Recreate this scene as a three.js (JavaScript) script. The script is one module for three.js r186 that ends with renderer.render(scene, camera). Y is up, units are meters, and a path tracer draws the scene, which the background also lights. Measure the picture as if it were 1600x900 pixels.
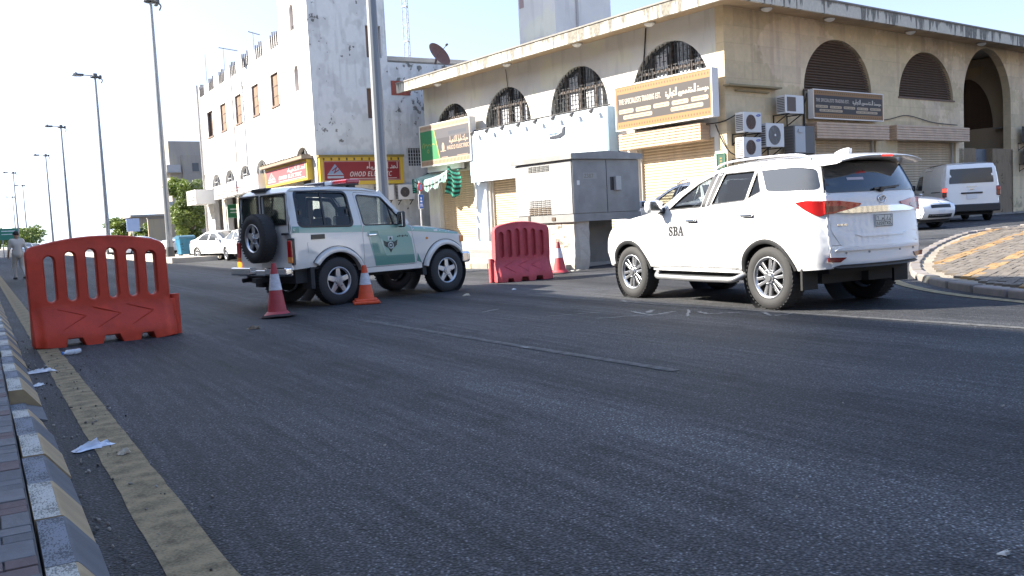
import * as THREE from 'three';
import { TessellateModifier } from 'three/addons/modifiers/TessellateModifier.js';
import { mergeGeometries, toCreasedNormals } from 'three/addons/utils/BufferGeometryUtils.js';
import { MarchingCubes } from 'three/addons/objects/MarchingCubes.js';
import { RoundedBoxGeometry } from 'three/addons/geometries/RoundedBoxGeometry.js';

// ------------------------------------------------------------------ camera, sky, sun, exposure
const scene = new THREE.Scene();
const D2R = Math.PI / 180;
const camera = new THREE.PerspectiveCamera(35.64, 16 / 9, 0.05, 4000);
{ // the road runs along -z; the camera stands by the left kerb, turned right, a little down and rolled
  const yaw = 30.547 * D2R, pitch = 0.0741, roll = -0.0507;
  const toW = (X, Y, Z) => new THREE.Vector3(X * Math.cos(yaw) + Z * Math.sin(yaw), Y, -(-X * Math.sin(yaw) + Z * Math.cos(yaw)));
  const r = [1, 0, 0], u = [0, Math.cos(pitch), Math.sin(pitch)], f = [0, -Math.sin(pitch), Math.cos(pitch)];
  const u2 = u.map((v, i) => -Math.sin(roll) * r[i] + Math.cos(roll) * v);
  camera.position.set(0, 1.198, 0);
  camera.up.copy(toW(...u2));
  camera.lookAt(camera.position.clone().add(toW(...f)));
}
const SUN_AZ = -55 * D2R, SUN_EL = 32 * D2R;      // measured from the road's direction, to the left
const sunDir = new THREE.Vector3(Math.sin(SUN_AZ) * Math.cos(SUN_EL), Math.sin(SUN_EL), -Math.cos(SUN_AZ) * Math.cos(SUN_EL));
{ // hazy clear sky: blue overhead, pale towards the horizon, whitest on the sun's side
  const W = 512, H = 256, data = new Float32Array(W * H * 4);
  for (let j = 0; j < H; j++) for (let i = 0; i < W; i++) {
    const el = ((j + 0.5) / H - 0.5) * Math.PI, az = ((i + 0.5) / W - 0.5) * 2 * Math.PI;
    const x = Math.cos(az) * Math.cos(el), y = Math.sin(el), z = Math.sin(az) * Math.cos(el);
    const c = x * sunDir.x + y * sunDir.y + z * sunDir.z, k = Math.max(0, y);
    const hz = Math.exp(-k * 4), glow = Math.pow(Math.max(0, 0.5 + 0.5 * c), 5);
    const o = (j * W + i) * 4, S = 0.52;
    data[o] = S * (0.1 + 0.64 * hz + 1.0 * glow);
    data[o + 1] = S * (0.25 + 0.61 * hz + 0.95 * glow);
    data[o + 2] = S * (0.6 + 0.42 * hz + 0.84 * glow);
    data[o + 3] = 1;
  }
  const sky = new THREE.DataTexture(data, W, H, THREE.RGBAFormat, THREE.FloatType);
  sky.mapping = THREE.EquirectangularReflectionMapping; sky.magFilter = THREE.LinearFilter; sky.needsUpdate = true;
  scene.background = sky; scene.environment = sky;
}
const sun = new THREE.DirectionalLight(new THREE.Color().setRGB(1, 0.93, 0.82), 5);
sun.position.copy(sunDir).multiplyScalar(120).add(new THREE.Vector3(12, 0, -25));
sun.target.position.set(12, 0, -25);
sun.castShadow = true; sun.shadow.mapSize.set(4096, 4096);
Object.assign(sun.shadow.camera, { left: -70, right: 70, top: 60, bottom: -60, near: 1, far: 400 });
scene.add(sun, sun.target);
const renderer = new THREE.WebGLRenderer({ antialias: true });
renderer.shadowMap.enabled = true;
renderer.toneMapping = THREE.LinearToneMapping;
renderer.toneMappingExposure = 3.45;

// ------------------------------------------------------------------ helpers
{ const plain = THREE.BufferGeometry.prototype.toNonIndexed; THREE.BufferGeometry.prototype.toNonIndexed = function () { return this.index ? plain.call(this) : this; }; }
let seed = 1234567;
const rnd = () => { seed = (seed + 0x6d2b79f5) | 0; let t = Math.imul(seed ^ (seed >>> 15), 1 | seed); t = (t + Math.imul(t ^ (t >>> 7), 61 | t)) ^ t; return ((t ^ (t >>> 14)) >>> 0) / 4294967296; };
const rr = (a, b) => a + (b - a) * rnd();
const clamp = (v, a = 0, b = 1) => Math.min(b, Math.max(a, v));
const sstep = (a, b, v) => { const t = clamp((v - a) / (b - a)); return t * t * (3 - 2 * t); };
const mix = (a, b, t) => a + (b - a) * t;
const hash = (x, y, s = 0) => { let h = Math.imul(x | 0, 374761393) + Math.imul(y | 0, 668265263) + Math.imul(s | 0, 974634541); h = Math.imul(h ^ (h >>> 13), 1274126177); return ((h ^ (h >>> 16)) >>> 0) / 4294967296; };
function vnoise(x, y, p = 0, s = 0) { // value noise, repeating every p cells
  const ix = Math.floor(x), iy = Math.floor(y), fx = x - ix, fy = y - iy, m = (a) => (p ? ((a % p) + p) % p : a);
  const u = fx * fx * (3 - 2 * fx), v = fy * fy * (3 - 2 * fy);
  const a = hash(m(ix), m(iy), s), b = hash(m(ix + 1), m(iy), s), c = hash(m(ix), m(iy + 1), s), d = hash(m(ix + 1), m(iy + 1), s);
  return mix(mix(a, b, u), mix(c, d, u), v);
}
const fbm = (x, y, o = 4, p = 0, s = 0) => { let a = 0.5, t = 0, n = 0; for (let i = 0; i < o; i++) { t += a * vnoise(x, y, p, s + i * 17); n += a; a *= 0.5; x *= 2; y *= 2; p *= 2; } return t / n; };
const numbers = new Map();
const numbered = (name) => { const n = numbers.get(name) ?? 0; numbers.set(name, n + 1); return n ? name + '_' + String(n).padStart(3, '0') : name; };
const lin = (r, g, b) => new THREE.Color().setRGB(r, g, b);
const M = (color, roughness = 0.8, o = {}) => new (o.clearcoat !== undefined || o.transmission !== undefined || o.sheen !== undefined || o.specularIntensity !== undefined ? THREE.MeshPhysicalMaterial : THREE.MeshStandardMaterial)({ color: Array.isArray(color) ? lin(...color) : new THREE.Color(color), roughness, side: THREE.DoubleSide, ...o });
function dataTex(w, h, fn, srgb = true, rep = true) { // fn(u, v) returns [r, g, b] 0..1 or one value
  const d = new Uint8Array(w * h * 4);
  for (let j = 0; j < h; j++) for (let i = 0; i < w; i++) {
    const c = fn((i + 0.5) / w, (j + 0.5) / h), o = (j * w + i) * 4, v = typeof c === 'number' ? [c, c, c] : c;
    d[o] = clamp(v[0]) * 255; d[o + 1] = clamp(v[1]) * 255; d[o + 2] = clamp(v[2]) * 255; d[o + 3] = v[3] === undefined ? 255 : v[3] * 255;
  }
  const t = new THREE.DataTexture(d, w, h, THREE.RGBAFormat);
  t.magFilter = THREE.LinearFilter; t.minFilter = THREE.LinearMipmapLinearFilter; t.generateMipmaps = true;
  if (rep) t.wrapS = t.wrapT = THREE.RepeatWrapping;
  if (srgb) t.colorSpace = THREE.SRGBColorSpace;
  t.needsUpdate = true;
  return t;
}
function canvasTex(w, h, draw) {
  const c = document.createElement('canvas'); c.width = w; c.height = h;
  draw(c.getContext('2d'), w, h);
  const t = new THREE.CanvasTexture(c); t.colorSpace = THREE.SRGBColorSpace; t.magFilter = THREE.LinearFilter;
  return t;
}
const rep = (t, x, y = x) => { const c = t.clone(); c.repeat.set(x, y); c.needsUpdate = true; return c; };
function muv(g, ox = 0, oy = 0) { // uv in metres, on the plane each face lies nearest to
  const n = g.index ? g.toNonIndexed() : g, p = n.attributes.position, uv = new Float32Array(p.count * 2);
  const a = new THREE.Vector3(), b = new THREE.Vector3(), c = new THREE.Vector3();
  for (let i = 0; i < p.count; i += 3) {
    a.fromBufferAttribute(p, i); b.fromBufferAttribute(p, i + 1).sub(a); c.fromBufferAttribute(p, i + 2).sub(a); b.cross(c);
    const x = Math.abs(b.x), y = Math.abs(b.y), z = Math.abs(b.z);
    for (let k = i; k < i + 3; k++) {
      const X = p.getX(k), Y = p.getY(k), Z = p.getZ(k);
      uv[k * 2] = ox + (y >= x && y >= z ? X : x > z ? Z : X); uv[k * 2 + 1] = oy + (y >= x && y >= z ? Z : Y);
    }
  }
  n.setAttribute('uv', new THREE.BufferAttribute(uv, 2));
  return n;
}
const box = (w, h, d, x = 0, y = 0, z = 0) => muv(new THREE.BoxGeometry(w, h, d).translate(x, y, z));
const rbox = (w, h, d, x = 0, y = 0, z = 0, r = 0.02, s = 2) => muv(new RoundedBoxGeometry(w, h, d, s, r).translate(x, y, z));
const bx = (x0, x1, y0, y1, z0, z1) => box(x1 - x0, y1 - y0, z1 - z0, (x0 + x1) / 2, (y0 + y1) / 2, (z0 + z1) / 2);
const V = (x, y, z) => new THREE.Vector3(x, y, z);
function tube(pts, r, seg = 8, n = 0) {
  const c = pts.length === 2 ? new THREE.LineCurve3(V(...pts[0]), V(...pts[1])) : new THREE.CatmullRomCurve3(pts.map((p) => V(...p)));
  return new THREE.TubeGeometry(c, n || (pts.length === 2 ? 1 : pts.length * 6), r, seg).toNonIndexed();
}
function rod(a, b, r0, r1 = r0, seg = 8) { // a capped cylinder between two points
  const A = V(...a), B = V(...b), d = B.clone().sub(A), g = new THREE.CylinderGeometry(r1, r0, d.length(), seg);
  g.applyQuaternion(new THREE.Quaternion().setFromUnitVectors(V(0, 1, 0), d.clone().normalize())).translate((A.x + B.x) / 2, (A.y + B.y) / 2, (A.z + B.z) / 2);
  return g.toNonIndexed();
}
const bar = (a, b, w, h = w) => { // square bar between two points
  const A = V(...a), B = V(...b), d = B.clone().sub(A), g = new THREE.BoxGeometry(w, d.length(), h);
  g.applyQuaternion(new THREE.Quaternion().setFromUnitVectors(V(0, 1, 0), d.normalize())).translate((A.x + B.x) / 2, (A.y + B.y) / 2, (A.z + B.z) / 2);
  return g.toNonIndexed();
};
function merge(list) {
  const l = list.map((g) => { const n = g.index ? g.toNonIndexed() : g.clone(); for (const k of Object.keys(n.attributes)) if (!['position', 'normal', 'uv'].includes(k)) n.deleteAttribute(k); n.morphAttributes = {}; if (!n.attributes.uv) n.setAttribute('uv', new THREE.BufferAttribute(new Float32Array(n.attributes.position.count * 2), 2)); return n; });
  return l.length === 1 ? l[0] : mergeGeometries(l);
}
function obj(name, geo, material, parent = scene) {
  const m = new THREE.Mesh(Array.isArray(geo) ? merge(geo) : geo, material);
  m.name = parent === scene ? numbered(name) : name; m.castShadow = m.receiveShadow = true;
  parent.add(m); return m;
}
function tag(o, label, category, group) { o.userData.label = label; o.userData.category = category; if (group) o.userData.group = group; return o; }
function thing(name, label, category, [x, y, z] = [0, 0, 0], turn = 0, group) {
  const o = new THREE.Group(); o.name = numbered(name); scene.add(o); o.position.set(x, y, z); o.rotation.y = turn;
  return tag(o, label, category, group);
}
const struct = (name, geo, m) => { const o = obj(name, geo, m); o.userData.kind = 'structure'; return o; };
function copy(src, [x, y, z], turn, label, group) {
  const c = src.clone(); c.name = numbered(src.name.replace(/_\d{3}$/, '')); scene.add(c); c.position.set(x, y, z); c.rotation.y = turn;
  c.userData = { ...src.userData }; if (label) c.userData.label = label; if (group) c.userData.group = group;
  return c;
}
function shapeOf(pts, holes = []) {
  const s = new THREE.Shape(pts.map((p) => new THREE.Vector2(p[0], p[1])));
  for (const h of holes) s.holes.push(new THREE.Path(h.map((p) => new THREE.Vector2(p[0], p[1]))));
  return s;
}
const extrude = (pts, depth, holes = [], bevel = 0) => muv(new THREE.ExtrudeGeometry(shapeOf(pts, holes), { depth, bevelEnabled: bevel > 0, bevelThickness: bevel, bevelSize: bevel, bevelOffset: -bevel, bevelSegments: 2, steps: 1 }));
const arch = (u0, u1, y0, ys, yt, n = 24) => { // opening with straight jambs up to ys and half an ellipse to yt, counter-clockwise
  const p = [[u0, y0], [u1, y0]], c = (u0 + u1) / 2, r = (u1 - u0) / 2;
  for (let i = 0; i <= n; i++) { const t = (i / n) * Math.PI; p.push([c + r * Math.cos(t), ys + (yt - ys) * Math.sin(t)]); }
  if (Math.abs(y0 - ys) < 1e-6) p.splice(0, 2);
  return p;
};
const rectPts = (x0, x1, y0, y1) => [[x0, y0], [x1, y0], [x1, y1], [x0, y1]];
function grid(nu, nv, fn, uvs = [1, 1]) { // surface from fn(u, v) -> [x, y, z], smooth normals
  const p = [], uv = [], ix = [];
  for (let j = 0; j <= nv; j++) for (let i = 0; i <= nu; i++) { p.push(...fn(i / nu, j / nv)); uv.push((i / nu) * uvs[0], (j / nv) * uvs[1]); }
  for (let j = 0; j < nv; j++) for (let i = 0; i < nu; i++) { const a = j * (nu + 1) + i, b = a + 1, c = a + nu + 1, d = c + 1; ix.push(a, b, d, a, d, c); }
  const g = new THREE.BufferGeometry();
  g.setAttribute('position', new THREE.Float32BufferAttribute(p, 3)); g.setAttribute('uv', new THREE.Float32BufferAttribute(uv, 2)); g.setIndex(ix); g.computeVertexNormals();
  return g.toNonIndexed();
}
const groundY = (x) => 0.48 * clamp((x - 10) / 16);   // the side street climbs gently away from the road

// Arabic lettering drawn stroke by stroke (the canvas fonts hold no Arabic): each letter is a list of strokes in units of its height, written right to left
const AR = {
  a: [0.28, [[0.14, 0, 0.14, 1]]], l: [0.34, [[0.3, 0, 0.34, 0.02], [0.3, 1, 0.3, 0.1, 0.22, 0, 0, 0]]], L: [0.5, [[0.44, 1, 0.44, 0.05, 0.36, -0.22, 0.12, -0.2, 0.04, 0.05]]],
  h: [0.5, [[0.5, 0, 0.4, 0.02, 0.28, 0.36, 0.1, 0.3, 0.06, 0.1, 0.3, 0.02, 0.0, 0]]], H: [0.5, [[0.5, 0.06, 0.46, 0.36, 0.2, 0.42, 0.38, 0.1, 0.0, 0]]],
  d: [0.4, [[0.28, 0.44, 0.34, 0.1, 0.26, 0, 0.02, 0]]], k: [0.56, [[0.56, 0, 0.4, 0, 0.36, 0.3, 0.14, 0.5, 0.44, 0.9], [0.4, 0, 0, 0]]],
  r: [0.34, [[0.32, 0.3, 0.28, -0.02, 0.18, -0.2, 0.0, -0.26]]], b: [0.32, [[0.32, 0, 0.2, 0, 0.2, 0.3, 0.16, 0, 0, 0]], [[0.18, -0.24]]], n: [0.32, [[0.32, 0, 0.2, 0, 0.2, 0.3, 0.16, 0, 0, 0]], [[0.2, 0.56]]],
  y: [0.32, [[0.32, 0, 0.2, 0, 0.2, 0.3, 0.16, 0, 0, 0]], [[0.1, -0.26], [0.26, -0.26]]], t: [0.32, [[0.32, 0, 0.2, 0, 0.2, 0.3, 0.16, 0, 0, 0]], [[0.12, 0.54], [0.28, 0.54]]],
  x: [0.22, [[0.2, 0.16, 0.08, 0.3, 0.02, 0.16, 0.16, 0.06, 0.0, 0.02]]], m: [0.4, [[0.4, 0, 0.32, 0.02, 0.26, 0.26, 0.12, 0.2, 0.16, 0, 0, 0]]], s: [0.66, [[0.66, 0, 0.6, 0.28, 0.56, 0, 0.44, 0, 0.4, 0.28, 0.36, 0, 0.22, 0, 0.2, 0.3, 0.14, 0, 0, 0]]],
  w: [0.4, [[0.3, 0.1, 0.2, 0.36, 0.1, 0.16, 0.32, 0.08, 0.3, -0.14, 0.06, -0.28]]], j: [0.5, [[0.46, 0.36, 0.2, 0.4, 0.02, 0.34], [0.3, 0.36, 0.44, 0.0, 0, 0]], [[0.28, -0.22]]],
  S: [0.66, [[0.66, 0, 0.5, 0.02, 0.34, 0.34, 0.12, 0.3, 0.12, 0.04, 0.4, 0.02, 0, 0]]], N: [0.5, [[0.48, 0.2, 0.44, -0.12, 0.24, -0.26, 0.06, -0.1, 0.06, 0.16]], [[0.26, 0.3]]], T: [0.34, [[0.34, 0, 0.26, 0.02, 0.26, 0.34, 0.06, 0.28, 0.1, 0.04, 0.3, 0.04]], [[0.1, 0.56], [0.24, 0.56]]],
  f: [0.42, [[0.42, 0, 0.34, 0.02, 0.32, 0.34, 0.12, 0.34, 0.12, 0.06, 0, 0]], [[0.22, 0.6]]], ' ': [0.26, []],
};
function arabic(g, text, xRight, y, size, weight = 0.13, stretch = 1) {
  g.save(); g.lineCap = 'round'; g.lineJoin = 'round'; g.lineWidth = size * weight; g.strokeStyle = g.fillStyle;
  let x = xRight;
  for (const ch of text) {
    const [w, strokes, dots = []] = AR[ch];
    x -= w * size * stretch;
    for (const s of strokes) {
      const pt = []; for (let i = 0; i < s.length; i += 2) pt.push([x + s[i] * size * stretch, y - s[i + 1] * size]);
      g.beginPath(); g.moveTo(...pt[0]);
      for (let i = 1; i < pt.length - 1; i++) g.quadraticCurveTo(...pt[i], (pt[i][0] + pt[i + 1][0]) / 2, (pt[i][1] + pt[i + 1][1]) / 2);
      g.lineTo(...pt[pt.length - 1]); g.stroke();
    }
    for (const [dx, dy] of dots) { g.beginPath(); g.arc(x + dx * size * stretch, y - dy * size, size * weight * 0.62, 0, 7); g.fill(); }
  }
  g.restore();
  return xRight - x;
}
const AR_OHOD = 'ahd llkhrbax', AR_SPEC = 'mwsst almtfSSwN altjaryT', AR_POWER = 'srkt hlwl alkhrbax';

// ------------------------------------------------------------------ shared textures
const grainTex = dataTex(512, 512, (u, v) => { const n = 0.82 + 0.18 * fbm(u * 8, v * 8, 5, 8, 3) + 0.05 * (hash(u * 512, v * 512, 9) - 0.5); return [n, n, n]; });
const bumpTex = dataTex(512, 512, (u, v) => 0.55 * fbm(u * 16, v * 16, 4, 16, 5) + 0.45 * hash(u * 512, v * 512, 2), false);
const asphaltTex = dataTex(1024, 1024, (u, v) => { // stones of mixed tone in dark binder, two metres across
  let best = 9, tone = 0; const n = 150, x = u * n, y = v * n, ix = Math.floor(x), iy = Math.floor(y);
  for (let b = -1; b <= 1; b++) for (let a = -1; a <= 1; a++) {
    const cx = ((ix + a) % n + n) % n, cy = ((iy + b) % n + n) % n, dx = ix + a + hash(cx, cy, 1) - x, dy = iy + b + hash(cx, cy, 2) - y, d = Math.hypot(dx, dy);
    if (d < best) { best = d; tone = hash(cx, cy, 3); }
  }
  const stone = clamp(1.25 - best * 1.9), worn = fbm(u * 6, v * 6, 4, 6, 8);
  const pit = sstep(0.6, 0.72, vnoise(u * 260, v * 260, 260, 6)) * sstep(0.45, 0.6, worn);
  const t = 0.23 + 0.26 * stone * (0.2 + tone) + 0.14 * (tone > 0.93 ? stone : 0) - 0.1 * pit + 0.14 * (worn - 0.5) + 0.24 * (fbm(u * 34, v * 1.3, 4, 0, 77) - 0.5) * Math.sin(Math.PI * v) ** 0.6;
  return [t * 0.985, t * 1.0, t * 1.045];
});
const asphaltBump = dataTex(1024, 1024, (u, v) => {
  let best = 9, tone = 0; const n = 150, x = u * n, y = v * n, ix = Math.floor(x), iy = Math.floor(y);
  for (let b = -1; b <= 1; b++) for (let a = -1; a <= 1; a++) {
    const cx = ((ix + a) % n + n) % n, cy = ((iy + b) % n + n) % n, d = Math.hypot(ix + a + hash(cx, cy, 1) - x, iy + b + hash(cx, cy, 2) - y);
    if (d < best) { best = d; tone = hash(cx, cy, 4); }
  }
  return clamp(1.15 - best * 1.5) * (0.4 + 0.6 * tone);
}, false);
// white lime plaster with flaking, dirty patches that have edges of their own
const plasterTex = dataTex(1024, 1024, (u, v) => {
  const n = fbm(u * 5, v * 5, 4, 5, 21), f = fbm(u * 40, v * 40, 4, 40, 22), p = n + 0.55 * (f - 0.5);
  const flake = sstep(0.735, 0.76, p), stain = sstep(0.56, 0.64, fbm(u * 10, v * 3, 4, 0, 23) + 0.12 * (f - 0.5));
  const t = 0.93 - 0.05 * stain - 0.36 * flake * (0.5 + 0.5 * f) + 0.05 * (f - 0.5);
  return [t, t * 0.995 - 0.01 * flake, t * 0.985 - 0.03 * flake];
});
const blockTex = dataTex(1024, 512, (u, v) => { // limestone-coloured render, weathered in patches and runs
  const n = fbm(u * 8, v * 4, 5, 0, 31), run = fbm(u * 40, v * 3, 4, 0, 32), t = 0.9 + 0.14 * (n - 0.5) - 0.035 * sstep(0.58, 0.7, run);
  return [t, t * 0.99, t * (0.97 - 0.05 * sstep(0.5, 0.7, n))];
});
// stains and flaking copied from the photograph: where they sit on the tower's shaded face and on the low wing (metres)
const blob = (X, Y, list) => { let z = 0; for (const [x, y, rx, ry, k] of list) z += k * Math.exp(-(((X - x) / rx) ** 2) - ((Y - y) / ry) ** 2); return z; };
const flaking = (X, Y, zone, s) => { const f = fbm(X * 9, Y * 7, 4, 0, s), n = fbm(X * 2.6, Y * 2.0, 3, 0, s + 5), m = sstep(0.75, 0.785, 0.5 * n + 0.5 * f + 0.21 * zone), run = sstep(0.6, 0.72, fbm(X * 5, Y * 0.5, 3, 0, s + 9)), t = 0.94 - 0.05 * run - 0.36 * m * (0.45 + 0.8 * f) + 0.05 * (f - 0.5) - 0.06 * sstep(0.5, 0.65, n); return [t, t * (1 - 0.015 * m), t * (0.99 - 0.04 * m)]; };
const towerTex = dataTex(512, 1536, (u, v) => { const X = u * 3.5, Y = v * 17; return flaking(X, Y, blob(X, Y, [[0.25, 11.3, 0.7, 1.2, 0.9], [0.2, 9.3, 0.4, 1.1, 0.6], [1.6, 10.6, 0.9, 0.5, 0.5], [0.9, 5.6, 0.7, 0.6, 1], [1.7, 6.0, 0.7, 0.3, 0.55], [0.3, 5.2, 0.3, 0.5, 0.8], [1.1, 8.6, 0.9, 0.12, 0.5]]), 121); });
const wingTex = dataTex(1024, 768, (u, v) => { const X = u * 11.5, Y = v * 8.42; return flaking(X, Y, blob(X, Y, [[0.6, 7.6, 0.5, 0.6, 0.9], [1.6, 6.6, 0.45, 1.2, 1.1], [0.9, 6.6, 0.6, 0.4, 0.7], [3.5, 8.3, 6, 0.2, 0.9], [1.2, 5.2, 0.3, 0.5, 0.5]]), 141); });
// coursed cream stone facing of the corner building: faint joints, patched blocks, runs with ragged ends below the eave
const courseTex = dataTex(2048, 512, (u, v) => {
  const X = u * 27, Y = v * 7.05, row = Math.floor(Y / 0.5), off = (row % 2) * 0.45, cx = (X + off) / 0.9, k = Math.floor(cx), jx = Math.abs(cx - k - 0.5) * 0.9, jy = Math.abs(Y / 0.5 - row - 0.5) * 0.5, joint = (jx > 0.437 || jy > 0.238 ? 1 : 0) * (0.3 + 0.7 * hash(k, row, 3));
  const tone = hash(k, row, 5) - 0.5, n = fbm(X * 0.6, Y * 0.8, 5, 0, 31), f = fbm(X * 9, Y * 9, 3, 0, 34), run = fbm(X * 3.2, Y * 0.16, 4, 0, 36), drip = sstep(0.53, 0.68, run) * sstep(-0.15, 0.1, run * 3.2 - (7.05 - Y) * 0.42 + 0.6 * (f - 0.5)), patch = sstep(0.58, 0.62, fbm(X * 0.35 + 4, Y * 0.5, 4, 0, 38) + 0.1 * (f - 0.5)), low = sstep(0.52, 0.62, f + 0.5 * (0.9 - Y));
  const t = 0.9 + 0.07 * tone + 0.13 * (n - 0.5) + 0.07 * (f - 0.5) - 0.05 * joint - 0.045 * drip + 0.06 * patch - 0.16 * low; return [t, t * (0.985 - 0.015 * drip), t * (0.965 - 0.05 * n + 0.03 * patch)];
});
const streakTex = dataTex(2048, 128, (u, v) => { // old concrete with black algae runs starting at the top edge
  const col = fbm(u * 150, 0.5, 3, 150, 41), big = fbm(u * 22, 0.2, 3, 22, 44), n = fbm(u * 300, v * 6, 4, 0, 42), len = 0.2 + 1.4 * sstep(0.38, 0.7, col) * sstep(0.3, 0.56, big);
  const dark = sstep(1 - len, 1 - len + 0.25, v + 0.2 * (n - 0.5)) * (0.4 + 0.7 * n);
  const t = 0.88 - 0.44 * dark + 0.1 * (n - 0.5); return [t, t * 0.985, t * 0.95];
});
const wornTex = dataTex(512, 512, (u, v) => { const n = fbm(u * 40, v * 110, 4, 0, 51), m = fbm(u * 4, v * 4, 3, 4, 52), t = 1 - 0.34 * sstep(0.5, 0.66, n + 0.4 * (m - 0.5)) - 0.12 * (m - 0.5); return [t, t, t * 0.98]; });

// ------------------------------------------------------------------ the ground, the road and its markings
const mSand = M([0.36, 0.31, 0.24], 0.95, { map: rep(grainTex, 0.3), bumpMap: rep(bumpTex, 1), bumpScale: 0.01 });
const mAsphalt = M([1, 1, 1], 0.76, { specularIntensity: 0.7, map: rep(asphaltTex, 0.5), bumpMap: rep(asphaltBump, 0.5), bumpScale: 0.011, vertexColors: true });
struct('ground', (() => { const g = new THREE.PlaneGeometry(3000, 3000).rotateX(-Math.PI / 2).translate(0, -0.03, -400); return muv(g); })(), mSand);
{
  const xs = [], zs = [];
  for (let x = 0.1; x < 12; x += 0.3) xs.push(x);
  for (let x = 12; x <= 70; x += x < 30 ? 1 : 5) xs.push(x);
  for (let z = 30; z > 2; z -= 4) zs.push(z);
  for (let z = 2; z > -40; z -= 0.5) zs.push(z);
  for (let z = -40; z > -120; z -= 4) zs.push(z);
  for (let z = -120; z >= -420; z -= 30) zs.push(z);
  const p = [], uv = [], col = [], ix = [], nx = xs.length;
  for (const z of zs) for (const x of xs) {
    p.push(x, groundY(x) + 0.02 * (fbm(x * 0.4, z * 0.4, 2, 0, 61) - 0.5) * sstep(9, 12, x), z); uv.push(x, -z);
    // wear along the lanes and old patches in the surface
    const lane = fbm(x * 2.2, z * 0.09, 3, 0, 62), patch = fbm(x * 0.5 + 9, z * 0.22, 4, 0, 63), t = 0.53 + 0.95 * (lane - 0.5) + 0.6 * (patch - 0.5);
    const dusty = 1 + 0.5 * sstep(0.45, 0.65, fbm(x * 0.3, z * 0.3, 3, 0, 64)) * sstep(8.5, 12, x);
    col.push(t * dusty, t * dusty * 0.99, t * dusty * 0.97);
  }
  for (let j = 0; j < zs.length - 1; j++) for (let i = 0; i < nx - 1; i++) { const a = j * nx + i; ix.push(a, a + 1, a + nx + 1, a, a + nx + 1, a + nx); }
  const g = new THREE.BufferGeometry();
  g.setAttribute('position', new THREE.Float32BufferAttribute(p, 3)); g.setAttribute('uv', new THREE.Float32BufferAttribute(uv, 2)); g.setAttribute('color', new THREE.Float32BufferAttribute(col, 3));
  g.setIndex(ix); g.computeVertexNormals();
  struct('road', g, mAsphalt);
}
function stripe(name, pts, w, m, y = 0.004) { // a painted band with uneven, worn edges
  const c = new THREE.CatmullRomCurve3(pts.map((q) => V(q[0], 0, q[1]))), n = Math.max(8, Math.round(c.getLength() / 0.12)), P = c.getSpacedPoints(n);
  return struct(name, grid(1, n, (u, v) => {
    const i = Math.round(v * n), q = P[i], t = c.getTangentAt(v), s = (u - 0.5) * (w + 0.03 * (fbm(i * 0.5, u * 7, 3, 0, 71) - 0.5));
    return [q.x - t.z * s, groundY(q.x) + y + 0.02 * 0, q.z + t.x * s];
  }, [w, n * 0.12]), m);
}
const paintTex = dataTex(512, 512, (u, v) => { const n = fbm(u * 10, v * 10, 5, 10, 81), k = fbm(u * 90, v * 90, 3, 90, 82), t = 0.92 - 0.13 * sstep(0.5, 0.75, 0.5 * n + 0.5 * k + 0.06) - 0.25 * (n - 0.5) - 0.1 * (k - 0.5); return [t, t, t]; });
const mYellow = M([0.285, 0.22, 0.13], 0.85, { specularIntensity: 0.35, map: rep(paintTex, 1.3), bumpMap: rep(asphaltBump, 0.5), bumpScale: 0.003 });
const mLine = M([0.14, 0.14, 0.137], 0.85, { specularIntensity: 0.35, map: rep(paintTex, 1.7), bumpMap: rep(asphaltBump, 0.5), bumpScale: 0.004 });
stripe('yellow_edge_line', [[0.6, 6], [0.585, -6], [0.57, -30], [0.56, -120]], 0.215, mYellow);
stripe('white_lane_line', [[4.26, -11.0], [4.36, -8], [4.48, -5.2]], 0.1, mLine);
stripe('white_lane_line', [[4.15, -27.5], [4.18, -21.6]], 0.1, mLine);
stripe('white_lane_line', [[4.1, -44], [4.12, -38]], 0.1, mLine);
stripe('white_edge_line', [[7.55, -12.3], [7.7, -9], [7.9, -6.6], [8.08, -4.4]], 0.11, mLine);
stripe('yellow_corner_line', [[9.9, -5.2], [10.35, -6.7], [10.9, -7.7], [11.8, -8.75], [13.4, -9.95]], 0.16, M([0.3, 0.235, 0.12], 0.8, { map: rep(paintTex, 2) }));
{ // chalky scuffs on the asphalt by the four by four
  const m = M([0.22, 0.22, 0.215], 0.9);
  for (const [x, z, l, a, w] of [[6.85, -8.55, 0.5, 0.2, 0.05], [7.2, -8.1, 0.75, 0.75, 0.03], [7.42, -7.72, 0.35, 2.2, 0.04], [6.6, -8.4, 0.9, 2.0, 0.025], [7.62, -7.25, 0.35, 0.6, 0.05], [6.95, -8.3, 0.5, 1.4, 0.04], [7.05, -8.62, 0.3, 0.9, 0.06], [7.66, -7.05, 0.25, 1.6, 0.04], [6.3, -9.2, 0.7, 1.9, 0.02], [7.3, -7.95, 0.28, 0.3, 0.05], [7.72, -10.0, 0.3, 0.4, 0.05], [4.36, -7.2, 0.12, 0.1, 0.05], [5.9, -10.6, 0.4, 1.1, 0.03]]) {
    const n = 14, s0 = Math.round(x * 100);
    struct('chalk_scuff', grid(2, n, (u, v) => { const d = (v - 0.5) * l, s = (u - 0.5) * w * (0.3 + 1.4 * hash(v * n, s0, 5)) + 0.03 * (hash(v * n, s0, 6) - 0.5); return [x + Math.sin(a) * d + Math.cos(a) * s, 0.007, z - Math.cos(a) * d + Math.sin(a) * s]; }), m);
  }
}

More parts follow.
